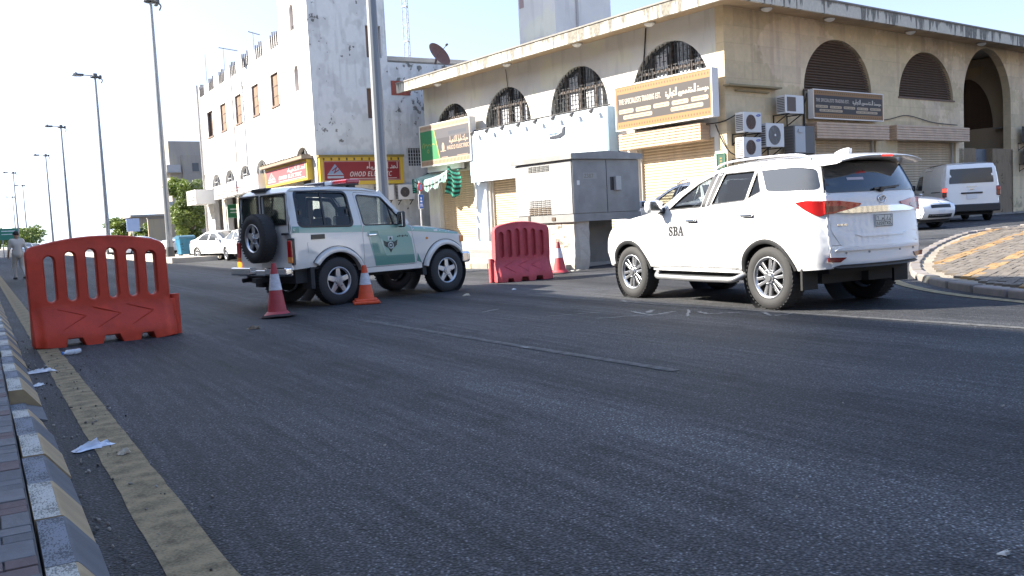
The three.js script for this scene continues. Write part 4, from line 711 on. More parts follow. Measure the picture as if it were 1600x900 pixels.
  obj('cowl', B.strip([[0.44, 1.21, 0.03], [0.335, 1.245, 0.03]], { out: -1 }), mTrim, car);
  obj('windscreen', B.strip(curveSeg([[0.335, 1.25, 0.06], [0.1, 1.51, 0.06], [-0.15, 1.79, 0.05]]), { out: -1, trim: 0.05 }), mGlassV, car);
  const roof = obj('roof', B.strip(curveSeg([[-0.13, 1.77, 0.05], [-0.22, 1.835, 0.045], [-0.5, 1.885, 0.03], [-1.1, 1.91, 0.03], [-1.75, 1.9, 0.03], [-1.9, 1.86, 0.025], [-1.935, 1.8, 0.02]]), { out: -1, pow: 3 }), paint([0.78, 0.785, 0.79]), car);
  obj('headliner', B.strip(curveSeg([[-0.2, 1.78], [-1.1, 1.86], [-1.85, 1.82]]), { out: -1, trim: 0.05 }), mCabin, roof);
  obj('gutter', [1, -1].map((s) => tube(dense([[-0.2, 1.815], [-0.5, 1.845], [-1.1, 1.862], [-1.88, 1.85]], 0.2, false).map(([x, y]) => [x, y, s * (W(x, y) + 0.012)]), 0.012, 6)), mSilverPaint, roof);
  obj('grille', [bx(1.6, 1.65, 0.72, 1.0, -0.68, 0.68)], mTrim, car);
  const bf = obj('front_bumper', [rbox(0.16, 0.2, 1.72, 1.66, 0.6, 0, 0.05, 3), rbox(0.14, 0.19, 0.06, 1.58, 0.6, 0.86, 0.028), rbox(0.14, 0.19, 0.06, 1.58, 0.6, -0.86, 0.028)], mChrome, car); obj('number_plate', [box(0.01, 0.13, 0.4, 1.75, 0.62, 0)], mLens, bf);
  // the back: two hinged doors with glass and a diamond mesh, spare wheel on the wide one
  const bk = (y) => mix(-1.98, -1.94, clamp((y - 0.62) / 1.2)), rear = (z0, z1, y0, y1, m, name, parent, off = 0) => obj(name, grid(8, 8, (u, v) => { const y = mix(y0, y1, v), w = W(bk(y) + 0.03, y) - 0.01; return [bk(y) - off - 0.012, y, clamp(mix(z0, z1, u), -w, w)]; }), m, parent);
  const wHole = (z0, z1) => rectPts(z0, z1, 1.34, 1.79), rearPanel = (z0, z1, hz0, hz1, name) => { const g = extrude(rectPts(z0, z1, 0.62, 1.83), 0.035, [roundPoly(wHole(hz0, hz1), 0.04)]), p = g.attributes.position; for (let i = 0; i < p.count; i++) { const z = p.getX(i), y = p.getY(i), d = p.getZ(i), w = W(-1.93, y) - 0.005; p.setXYZ(i, bk(y) - 0.02 + d, y, clamp(z, -w, w)); } g.computeVertexNormals(); return obj(name, toCreasedNormals(g, 0.5), mSilverPaint, car); };
  const dl = rearPanel(-0.83, -0.062, -0.7, -0.11, 'rear_door'), dr = rearPanel(-0.055, 0.83, -0.005, 0.7, 'rear_door');
  for (const [d, z0, z1] of [[dl, -0.69, -0.12], [dr, -0.0, 0.69]]) {
    obj('glass', [box(0.008, 0.46, z1 - z0 + 0.03).translate(-1.942, 1.565, (z0 + z1) / 2)], mGlassV, d);
    const l = []; for (let z = z0 - 0.5; z < z1; z += 0.055) for (const k of [1, -1]) { const a = [-1.93, 1.35, k > 0 ? z : z + 0.45], b = [-1.93, 1.78, k > 0 ? z + 0.45 : z], t0 = k > 0 ? clamp((z0 - a[2]) / 0.45) : clamp((a[2] - z1) / 0.45), t1 = k > 0 ? clamp((z1 - a[2]) / 0.45) : clamp((a[2] - z0) / 0.45); if (t1 - t0 > 0.05) l.push(bar([a[0], mix(1.35, 1.78, t0), mix(a[2], b[2], t0)], [a[0], mix(1.35, 1.78, t1), mix(a[2], b[2], t1)], 0.008)); }
    obj('mesh_guard', l, M([0.5, 0.5, 0.48], 0.5, { metalness: 0.5 }), d);
    obj('rubber_frame', [box(0.012, 0.025, z1 - z0 + 0.05, -1.966, 1.8, (z0 + z1) / 2), box(0.012, 0.025, z1 - z0 + 0.05, -1.984, 1.335, (z0 + z1) / 2), box(0.012, 0.46, 0.025, -1.976, 1.565, z0 - 0.015), box(0.012, 0.46, 0.025, -1.976, 1.565, z1 + 0.015)], mTrim, d);
  }
  obj('door_handle', [rbox(0.05, 0.04, 0.16, -2.02, 1.18, 0.72, 0.015)], mPlastic, dr);
  const sp = spokeWheel(car, 'spare_wheel', -2.17, 1.13, 0.19, 1, { R: 0.385, w: 0.255, rim: 0.215, spokes: 5, style: 'star' }); sp.rotation.y = -Math.PI / 2;
  obj('spare_bracket', [bx(-2.06, -1.98, 0.98, 1.28, 0.03, 0.35)], mPlastic, car);
  obj('roof_vent', [rbox(0.14, 0.06, 0.42, -1.9, 1.9, -0.1, 0.02)], mTrim, car);
  const rb = obj('rear_bumper', [rbox(0.14, 0.13, 0.62, -2.06, 0.6, -0.56, 0.03), rbox(0.14, 0.13, 0.62, -2.06, 0.6, 0.52, 0.03), rbox(0.1, 0.1, 1.6, -2.01, 0.57, 0, 0.02)], mChrome, car); obj('tow_hitch', [bx(-2.2, -1.9, 0.42, 0.5, -0.06, 0.06)], mPlastic, rb);
  obj('exhaust', [rod([-2.06, 0.44, -0.62], [-1.7, 0.48, -0.6], 0.035)], mSteelDark, car);
  obj('rear_indicator', [rbox(0.05, 0.09, 0.1, -2.0, 0.71, -0.78, 0.02)], M([0.8, 0.25, 0.03], 0.2, { emissive: new THREE.Color(1, 0.25, 0.02), emissiveIntensity: 0.8 }), car);
  obj('underbody', [bx(-1.85, 1.5, 0.4, 0.6, -0.5, 0.5), bx(-0.65, 0.65, 0.45, 0.6, -0.75, 0.75), bx(-1.9, -1.6, 0.4, 0.62, -0.75, 0.75)], mLiner, car);
  obj('axle', [rod([hubR, hy, -0.7], [hubR, hy, 0.7], 0.05), rod([hubF, hy, -0.7], [hubF, hy, 0.7], 0.045), new THREE.SphereGeometry(0.13, 12, 8).translate(hubR, hy, 0.1)], mSteelDark, car);
  obj('floor', [bx(-1.9, 0.3, 0.6, 0.63, -0.76, 0.76), bx(0.25, 0.4, 0.6, 1.2, -0.74, 0.74)], mCabin, car); seats(car, [-0.35, -1.25], 0.85, 0.36);
  obj('steering_wheel', new THREE.TorusGeometry(0.18, 0.016, 8, 24).rotateY(Math.PI / 2).rotateZ(0.5).translate(0.1, 1.18, -0.36), mCabin, car);
  const lb = obj('light_bar', [rbox(0.28, 0.075, 0.62, -0.62, 1.995, -0.33, 0.03, 3)], M([0.05, 0.045, 0.075], 0.15, { clearcoat: 1 }), car); obj('red_dome', [rbox(0.28, 0.075, 0.42, -0.62, 1.995, 0.43, 0.03, 3)], M([0.36, 0.012, 0.025], 0.12, { clearcoat: 1 }), lb); obj('centre_box', [rbox(0.27, 0.07, 0.2, -0.62, 1.995, 0.09, 0.02)], M([0.75, 0.78, 0.8], 0.3), lb);
  obj('base', [rbox(0.24, 0.03, 1.26, -0.62, 1.95, 0, 0.01)], mTrim, lb); obj('foot', [-0.55, 0.55].map((z) => bx(-0.68, -0.56, 1.86, 1.96, z - 0.05, z + 0.05)), mPlastic, lb);
}

// --- white sport utility vehicle on the right
const letterTex = canvasTex(256, 288, (g) => { g.fillStyle = '#f1f2f4'; g.fillRect(0, 0, 256, 288); g.strokeStyle = '#8d929a'; g.lineWidth = 7; g.strokeRect(3, 3, 250, 282); g.fillStyle = '#15171c'; g.save(); g.scale(1, 1.5); g.font = 'bold 104px serif'; g.textAlign = 'center'; g.fillText('SBA', 128, 96, 226); g.strokeStyle = '#15171c'; g.lineWidth = 6; g.strokeText('SBA', 128, 96, 226); g.restore(); g.fillStyle = '#b9bcc2'; for (let k = 0; k < 9; k++) g.fillRect(34 + k * 21, 216, 15, 7); for (let k = 0; k < 7; k++) g.fillRect(44 + k * 24, 246, 17, 6); });
function makeSUV(label, pos, turn, detail = true) {
  const car = thing('sport_utility_vehicle', label, 'car', pos, turn);
  const top = [[2.2, 0.5], [2.24, 0.66], [2.18, 0.88], [2.05, 1.0], [1.75, 1.09], [1.35, 1.15], [0.98, 1.2], [0.7, 1.25], [0.25, 1.52], [0.0, 1.65], [-0.3, 1.735], [-0.8, 1.772], [-1.4, 1.768], [-1.85, 1.74], [-1.99, 1.7], [-2.04, 1.6], [-2.13, 1.36], [-2.15, 1.25], [-2.168, 1.0], [-2.185, 0.84], [-2.198, 0.72], [-2.198, 0.56], [-2.18, 0.49]];
  const td = dense(top, 0.03, false), dist = (x, y) => { let b = 9; for (const q of td) { const d = (q[0] - x) ** 2 + (q[1] - y) ** 2; if (d < b) b = d; } return Math.sqrt(b); };
  const hubF = 1.35, hubR = -1.4, hy = 0.38, ar = 0.462;
  const W = (x, y) => {
    let w = 0.912 - 0.05 * sstep(0.72, 0.42, y) - 0.03 * sstep(0.85, 1.25, y);
    w += 0.012 * Math.exp(-(((y - 1.06) / 0.06) ** 2)) * sstep(1.6, 1.2, Math.abs(x));           // shoulder crease
    for (const h of [hubF, hubR]) { const d = Math.hypot(x - h, y - hy); w += 0.03 * Math.exp(-(((d - 0.5) / 0.13) ** 2)) * sstep(0.3, 0.6, y); }
    w -= 0.2 * clamp((y - 1.26) / 0.46) ** 1.2;
    w -= 0.2 * clamp((x - 1.45) / 0.8) ** 2; w -= 0.13 * clamp((-1.75 - x) / 0.5) ** 2.2;
    const r = x < -1.8 ? 0.14 : x > 1.6 ? 0.12 : y > 1.5 ? 0.1 : 0.07, d = dist(x, y); if (d < r) w -= 0.6 * r * ((r - d) / r) ** 2;
    return w;
  };
  const B = new Body(W), wa = Math.asin((0.47 - hy) / ar);
  const bottom = [[-2.18, 0.49], [-1.87, 0.47], ...arcPts(hubR, hy, ar, Math.PI - Math.asin((0.47 - hy) / ar), wa), ...arcPts(hubF, hy, ar, Math.PI - wa, Math.asin((0.5 - hy) / ar)), [1.95, 0.46]];
  const outline = [...bottom, ...top.slice(0, -1)];
  const fd = roundPoly([[-0.235, 0.475], [0.76, 0.475], [0.83, 0.7], [0.83, 1.0], [0.74, 1.19], [0.55, 1.235], [0.22, 1.47], [-0.03, 1.615], [-0.3, 1.7], [-0.385, 1.705], [-0.3, 1.25]], [0.03, 0.08, 0.05, 0.05, 0.04, 0.03, 0.05, 0.05, 0.05, 0.03, 0.02]);
  const ra = arcPts(hubR, hy, ar + 0.05, 1.2, 0.42, 8);
  const rd = roundPoly([[-0.255, 0.475], [-0.32, 1.25], [-0.405, 1.71], [-1.13, 1.715], [-1.3, 1.4], [-1.265, 1.2], [-1.25, 0.93], ...ra, [-0.9, 0.475]], 0.02);
  const fwin = roundPoly([[0.46, 1.24], [0.2, 1.425], [-0.04, 1.565], [-0.3, 1.66], [-0.215, 1.255]], 0.03), rwin = roundPoly([[-0.4, 1.275], [-0.5, 1.668], [-1.05, 1.668], [-1.02, 1.305]], 0.03), vent = roundPoly([[-1.045, 1.312], [-1.075, 1.655], [-1.1, 1.64], [-1.255, 1.4]], 0.015), qwin = roundPoly([[-1.16, 1.655], [-1.345, 1.405], [-1.5, 1.385], [-2.095, 1.375], [-1.985, 1.615], [-1.7, 1.655]], [0.02, 0.03, 0.03, 0.06, 0.06, 0.03]);
  const upper = (pts, y) => pts; const paintM = mWhitePaint, dark = mGlassDark;
  for (const s of [-1, 1]) {
    const side = obj('body_side', B.panel(outline, [fd, rd, qwin], s, { max: detail ? 0.075 : 0.16 }), paintM, car);
    obj('inner_trim', B.panel(outline, [fd, rd, qwin], s, { inset: 0.06, edge: 0, max: 0.3 }), mCabin, side);
    obj('quarter_window', B.panel(qwin, [], s, { inset: 0.006, edge: 0, max: 0.15 }), M([0.03, 0.033, 0.037], 0.03, { clearcoat: 1, specularIntensity: 1 }), side);
    for (const [nm, pts, wins] of [['front_door', fd, [fwin]], ['rear_door', rd, [rwin, vent]]]) {
      const d = obj(nm, B.panel(growPoly(pts, -0.011), wins, s, { max: detail ? 0.075 : 0.16 }), paintM, car);
      obj('inner_trim', B.panel(growPoly(pts, -0.02), wins, s, { inset: 0.06, edge: 0, max: 0.3 }), mCabin, d);
      wins.forEach((w, i) => { const g = obj('window', B.panel(w, [], s, { inset: 0.016, edge: 0, max: 0.2 }), i ? mGlassDark : nm === 'front_door' ? mGlassV : mGlassDark, d); obj('window_seal', B.ribbon([...w, w[0]], 0.014, s, 0.003, 0.02), mTrim, g); });
      const hx = nm === 'front_door' ? -0.06 : -1.09, hyy = nm === 'front_door' ? 1.09 : 1.125, h = obj('handle', [rbox(0.2, 0.034, 0.034, hx, hyy, s * (W(hx, hyy) + 0.03), 0.014)], mChrome, d);
      obj('handle_cup', B.panel(roundPoly(rectPts(hx - 0.1, hx + 0.06, hyy - 0.035, hyy + 0.03), 0.025), [], s, { inset: -0.002, edge: 0.002 }), M([0.1, 0.1, 0.11], 0.4), h);
    }
    obj('b_pillar_cover', [B.panel([[-0.222, 1.252], [-0.305, 1.668], [-0.378, 1.69], [-0.292, 1.258]], [], s, { inset: -0.003, edge: 0.003 }), B.panel([[-0.325, 1.262], [-0.412, 1.69], [-0.49, 1.672], [-0.392, 1.272]], [], s, { inset: -0.003, edge: 0.003 })], mTrim, car);
    obj('mirror', [rbox(0.13, 0.18, 0.25, 0.6, 1.3, s * 1.03, 0.06, 4)], paintM, car).add((() => { const m = new THREE.Mesh(rbox(0.01, 0.14, 0.2, 0.53, 1.3, s * 1.03, 0.004), mChrome); m.name = 'mirror_glass'; return m; })());
    obj('mirror_base', [rbox(0.14, 0.09, 0.12, 0.6, 1.24, s * 0.88, 0.03)], mTrim, car);
    for (const [hx, e0, e1] of [[hubF, Math.PI - wa + 0.06, 0.24], [hubR, Math.PI - wa - 0.02, wa - 0.06]]) {
      obj('arch_moulding', B.ribbon(arcPts(hx, hy, ar - 0.006, e0, e1, 28), -0.05 * -1 * -1, s, 0.014, 0.05), mPlastic, car);
      obj('wheel_well', new THREE.CylinderGeometry(0.46, 0.46, 0.4, 28, 1, true, 0, Math.PI).rotateX(Math.PI / 2).translate(hx, hy, s * 0.66).toNonIndexed(), mLiner, car);
      spokeWheel(car, 'wheel', hx, hy, s * 0.775, s, { R: 0.38, w: 0.26, rim: 0.238, spokes: 6, style: 'twin', mat: mAlloy, simple: !detail });
    }
    obj('mud_flap', [bx(hubR - 0.52, hubR - 0.49, 0.25, 0.52, s > 0 ? 0.64 : -0.88, s > 0 ? 0.88 : -0.64)], M([0.012, 0.012, 0.012], 0.7), car);
    const st = obj('side_step', [tube([[0.8, 0.4, s * 0.82], [0.7, 0.345, s * 0.93], [0.4, 0.335, s * 0.95], [-0.6, 0.335, s * 0.95], [-0.85, 0.345, s * 0.93], [-0.95, 0.41, s * 0.82]], 0.036, 10, 40)], M([0.35, 0.355, 0.36], 0.35, { metalness: 0.6 }), car); obj('tread_plate', [bx(-0.8, 0.68, 0.34, 0.372, s * 0.88 - 0.06, s * 0.88 + 0.06)], mPlastic, st);
    obj('sill', [bx(-0.92, 0.88, 0.42, 0.475, s * 0.8 - 0.05, s * 0.8 + 0.05)], paintM, car);
    obj('headlight', B.panel(roundPoly([[1.62, 1.045], [1.7, 1.095], [2.02, 0.99], [2.06, 0.94], [1.9, 0.965]], 0.02), [], s, { inset: -0.004, edge: 0.004 }), mLens, car);
    obj('tail_light', [B.panel(roundPoly([[-1.84, 1.245], [-1.96, 1.165], [-2.12, 1.075], [-2.155, 1.1], [-2.147, 1.245], [-2.0, 1.262]], 0.02), [], s, { inset: -0.012, edge: 0.014, max: 0.06 })], mTail, car);
    obj('roof_rail', tube([[-0.25, 1.73, s * 0.66], [-0.4, 1.79, s * 0.655], [-1.2, 1.815, s * 0.65], [-1.75, 1.785, s * 0.64], [-1.86, 1.74, s * 0.64]], 0.014, 8, 40), M([0.6, 0.6, 0.62], 0.35, { metalness: 0.6 }), car);
  }
  obj('hood', B.strip(curveSeg([[2.14, 0.92, 0.05], [2.03, 1.01, 0.05], [1.75, 1.09, 0.06], [1.35, 1.15, 0.06], [0.98, 1.2, 0.06], [0.72, 1.24, 0.07]]), { out: -1, pow: 3 }), paintM, car);
  obj('windscreen', B.strip(curveSeg([[0.7, 1.25, 0.1], [0.25, 1.52, 0.09], [-0.02, 1.645, 0.07]]), { out: -1, trim: 0.03 }), mGlassV, car);
  const roof = obj('roof', B.strip(curveSeg([[0.0, 1.65, 0.07], [-0.3, 1.735, 0.05], [-0.8, 1.772, 0.05], [-1.4, 1.768, 0.05], [-1.85, 1.74, 0.05], [-1.99, 1.7, 0.05]]), { out: -1, pow: 3 }), paintM, car);
  obj('headliner', B.strip(curveSeg([[0.0, 1.62], [-0.8, 1.73], [-1.9, 1.68]]), { out: -1, trim: 0.06 }), mCabin, roof);
  obj('front_bumper', B.strip(curveSeg([[2.0, 0.45, 0.02], [2.2, 0.5, 0.08], [2.24, 0.66, 0.09], [2.18, 0.88, 0.07], [2.13, 0.93, 0.05]]), { out: -1, pow: 3 }), paintM, car);
  obj('grille', B.strip([[2.255, 0.62, 0.09], [2.2, 0.86, 0.075]], { out: -1, pow: 3, s0: -0.5, s1: 0.5, inset: -0.012 }), mTrim, car);
  // rear end: one curved face on which everything sits
  const edgeX = (y) => { for (let i = 13; i < top.length - 1; i++) { const a = top[i], b = top[i + 1]; if (y <= a[1] && y >= b[1]) return mix(a[0], b[0], (a[1] - y) / (a[1] - b[1] || 1)); } return y > 1.7 ? -1.99 : -2.2; };
  const rx = (z, y) => { const w = Math.max(0.3, W(edgeX(y), y)), c = 0.13 * (1 - Math.min(1, Math.abs(z) / w) ** 2.2); return edgeX(y) - c; };
  const rearW = (y) => W(edgeX(y), y);
  const face = (pts, off, m, name, parent, holes = [], max = 0.06, thick = 0.012) => {
    let g = new TessellateModifier(max, 8).modify(new THREE.ShapeGeometry(shapeOf(pts, holes)).toNonIndexed()); const p = g.attributes.position, uv = g.attributes.uv;
    for (let i = 0; i < p.count; i++) { const z = p.getX(i), y = p.getY(i); p.setXYZ(i, rx(z, y) - off, y, z); }
    g.deleteAttribute('normal'); g.computeVertexNormals(); { const n = g.attributes.normal, e = 0.02; for (let i = 0; i < p.count; i++) { const z = p.getZ(i), y = p.getY(i), dz = (rx(z + e, y) - rx(z - e, y)) / (2 * e), dy = (rx(z, y + e) - rx(z, y - e)) / (2 * e), l = Math.hypot(1, dz, dy); n.setXYZ(i, -1 / l, dy / l, dz / l); } }
    const list = [g];
    for (const lp of [pts, ...holes]) { const q = dense(lp, 0.05); list.push(grid(q.length, 1, (u, v) => { const k = q[Math.round(u * q.length) % q.length]; return [rx(k[0], k[1]) - off + v * thick, k[1], k[0]]; })); }
    return obj(name, list, m, parent);
  };
  const across = (y0, y1, k, n = 14) => { const o = []; for (let i = 0; i <= n; i++) { const y = mix(y0, y1, i / n); o.push([rearW(y) * k, y]); } for (let i = n; i >= 0; i--) { const y = mix(y0, y1, i / n); o.push([-rearW(y) * k, y]); } return o; };
  const tg = face(roundPoly([[-0.6, 0.73], [0.6, 0.73], [0.7, 0.9], [0.735, 1.32], [-0.735, 1.32], [-0.7, 0.9]], 0.05), 0.004, paintM, 'tailgate', car);
  face(across(0.75, 1.345, 0.999), -0.004, paintM, 'rear_panel', car);
  const rg = face(roundPoly([[-0.72, 1.335], [0.72, 1.335], [0.62, 1.66], [-0.62, 1.66]], 0.06), 0.004, M([0.035, 0.04, 0.045], 0.03, { clearcoat: 1 }), 'rear_window', tg);
  face([[-0.745, 1.335], [-0.725, 1.335], [-0.63, 1.66], [-0.65, 1.66]], 0.002, mTrim, 'window_edge', rg); face([[0.725, 1.335], [0.745, 1.335], [0.65, 1.66], [0.63, 1.66]], 0.002, mTrim, 'window_edge', rg);
  face(across(1.3, 1.68, 0.999), -0.006, mTrim, 'window_surround', rg);
  obj('wiper', [bar([rx(-0.1, 1.37) - 0.03, 1.36, -0.12], [rx(0.3, 1.4) - 0.03, 1.385, 0.32], 0.022), rod([rx(0.0, 1.35) - 0.04, 1.35, 0.0], [rx(0.0, 1.35), 1.35, 0], 0.03)], mTrim, rg);
  face(rectPts(-0.42, -0.2, 1.47, 1.5), 0.007, M([0.62, 0.55, 0.6], 0.4), 'sticker', rg);
  for (const s of [-1, 1]) face([[s * 0.775, 1.25], [s * 0.775, 1.1], [s * 0.66, 1.105], [s * 0.34, 1.18], [s * 0.32, 1.205], [s * 0.6, 1.245]], 0.018, s > 0 ? mTail : mTail, 'tail_light_inner', tg, [], 0.05, 0.02);
  for (const s of [-1, 1]) face([[s * 0.76, 1.19], [s * 0.76, 1.12], [s * 0.66, 1.125], [s * 0.52, 1.16], [s * 0.55, 1.185]], 0.022, mTailDark, 'lamp_band', tg, [], 0.05, 0.006);
  face([[-0.64, 1.115], [-0.35, 1.17], [0.35, 1.17], [0.64, 1.115], [0.5, 1.1], [0.3, 1.1], [-0.3, 1.1], [-0.5, 1.1]], 0.03, mChrome, 'chrome_bar', tg, [], 0.05, 0.03);
  { const lg = obj('badge', [new THREE.TorusGeometry(0.062, 0.008, 8, 28).scale(1, 0.68, 1), new THREE.TorusGeometry(0.036, 0.0065, 8, 20).scale(1, 0.5, 1).translate(0, 0.018, 0), new THREE.TorusGeometry(0.03, 0.0065, 8, 20).scale(0.55, 1.25, 1).translate(0, 0.003, 0)], mChrome, tg); lg.rotation.y = -Math.PI / 2; lg.position.set(rx(0, 1.245) - 0.012, 1.245, 0); }
  const np = obj('number_plate', box(0.29, 0.145, 0.012), M([0.62, 0.62, 0.6], 0.4), tg); np.rotation.y = -Math.PI / 2; np.position.set(rx(0, 1.0) - 0.012, 1.0, 0);
  { const f = obj('plate_print', new THREE.PlaneGeometry(0.28, 0.135), M([0.85, 0.85, 0.83], 0.4, { map: plateTex }), np); f.position.z = 0.0085; }
  face([[-0.43, 0.86], [-0.34, 0.83], [0.34, 0.83], [0.43, 0.86], [0.4, 0.862], [0.33, 0.848], [-0.33, 0.848], [-0.4, 0.862]], 0.014, paintM, 'plate_recess_lip', tg);
  for (const [z, w] of [[-0.64, 0.03], [-0.6, 0.03], [-0.555, 0.035]]) face(rectPts(z, z + w, 0.965, 0.985), 0.01, mChrome, 'model_letter', tg, [], 0.1, 0.006);
  const rbp = face(across(0.5, 0.745, 0.998, 10), 0.0, paintM, 'rear_bumper', car);
  face(roundPoly([[-0.7, 0.685], [0.7, 0.685], [0.62, 0.725], [-0.62, 0.725]], 0.02), 0.022, paintM, 'bumper_step', rbp, [], 0.08, 0.05); face([[-0.6, 0.49], [0.6, 0.49], [0.7, 0.505], [0.6, 0.53], [-0.6, 0.53], [-0.7, 0.505]], 0.02, mPlastic, 'diffuser', rbp, [], 0.08, 0.03);
  for (const s of [-1, 1]) { face([[s * 0.78, 0.62], [s * 0.55, 0.61], [s * 0.62, 0.56], [s * 0.77, 0.565]], 0.012, mTailDark, 'reflector', rbp); for (const z of [0.25, 0.55]) obj('parking_sensor', new THREE.CylinderGeometry(0.012, 0.012, 0.01, 12).rotateZ(Math.PI / 2).translate(rx(s * z, 0.66) - 0.004, 0.66, s * z), M([0.3, 0.3, 0.31], 0.4), rbp); }
  const spl = obj('spoiler', grid(20, 6, (u, v) => { const z = mix(-0.66, 0.66, u), k = 1 - Math.abs(z / 0.66) ** 3, a = [[-1.9, 1.742], [-2.12, 1.738], [-2.3, 1.705], [-2.32, 1.69], [-2.25, 1.672], [-2.08, 1.664], [-1.98, 1.662]][Math.round(v * 6)]; return [a[0] - 0.06 * k * (v > 0 ? 1 : 0), a[1] + 0.035 * k - 0.02 * (1 - k), z]; }), paintM, car);
  obj('spoiler_end', [-1, 1].map((s) => { const g = new THREE.ShapeGeometry(shapeOf([[-1.9, 1.722], [-2.12, 1.718], [-2.3, 1.685], [-2.32, 1.67], [-2.25, 1.652], [-2.08, 1.644], [-1.95, 1.642]])).translate(0, 0, s * 0.659); return g; }), paintM, spl);
  obj('brake_light', [rbox(0.02, 0.022, 0.17, -2.375, 1.725, 0, 0.006)], M([0.5, 0.01, 0.01], 0.2, { emissive: new THREE.Color(1, 0.05, 0.03), emissiveIntensity: 0.4 }), spl);
  { const f = grid(4, 6, (u, v) => [mix(-1.62, -1.86, v) + 0.0, 1.8 + 0.06 * Math.sin(Math.PI * Math.min(1, v * 0.62)) * (1 - Math.abs(u * 2 - 1) ** 4 * 0.3), (u - 0.5) * 0.06 * (1 - 0.3 * v)]); obj('aerial_fin', [f, grid(1, 6, (u, v) => [mix(-1.62, -1.86, v), mix(1.78, 1.8 + 0.055 * Math.sin(Math.PI * Math.min(1, v * 0.62)), u), 0.028]), grid(1, 6, (u, v) => [mix(-1.62, -1.86, v), mix(1.78, 1.8 + 0.055 * Math.sin(Math.PI * Math.min(1, v * 0.62)), u), -0.028]), bx(-1.865, -1.855, 1.78, 1.85, -0.02, 0.02)], paintM, roof); }
  obj('underbody', [bx(-1.9, 2.0, 0.3, 0.46, -0.55, 0.55), bx(-0.85, 0.8, 0.34, 0.46, -0.78, 0.78), bx(-2.05, -1.9, 0.42, 0.5, -0.6, 0.6), bx(-2.0, -1.75, 0.3, 0.42, 0.1, 0.5)], mLiner, car);
  obj('axle', [rod([hubR, hy, -0.7], [hubR, hy, 0.7], 0.05), new THREE.SphereGeometry(0.14, 12, 8).translate(hubR, hy, 0), rod([hubF, hy, -0.7], [hubF, hy, 0.7], 0.04)], mSteelDark, car);
  obj('floor', [bx(-2.0, 0.7, 0.46, 0.5, -0.78, 0.78), bx(0.55, 0.75, 0.5, 1.18, -0.78, 0.78)], mCabin, car); seats(car, [0.0, -0.9], 0.85, 0.38);
  obj('steering_wheel', new THREE.TorusGeometry(0.18, 0.016, 8, 24).rotateY(Math.PI / 2).rotateZ(0.5).translate(0.42, 1.16, -0.38), mCabin, car);
  return { car, B, W };
}
{
  const { car, B, W } = makeSUV('large white sport utility vehicle with SBA lettering on the front door', [8.936, 0, -8.907], (90 - 2.73) * D2R);
  const st = obj('door_sign', B.panel(rectPts(0.08, 0.465, 0.745, 1.05), [], -1, { inset: -0.004, edge: 0.004, uv: (x, y) => [(0.465 - x) / 0.385, (y - 0.745) / 0.305] }), M([0.4, 0.4, 0.41], 0.5, { map: letterTex }), car); st.userData.label = 'white sticker lettered SBA';
}
makeSUV('white sport utility vehicle half hidden behind the grey cabinet', [15.0, groundY(15), -16.6], 90 * D2R, false);

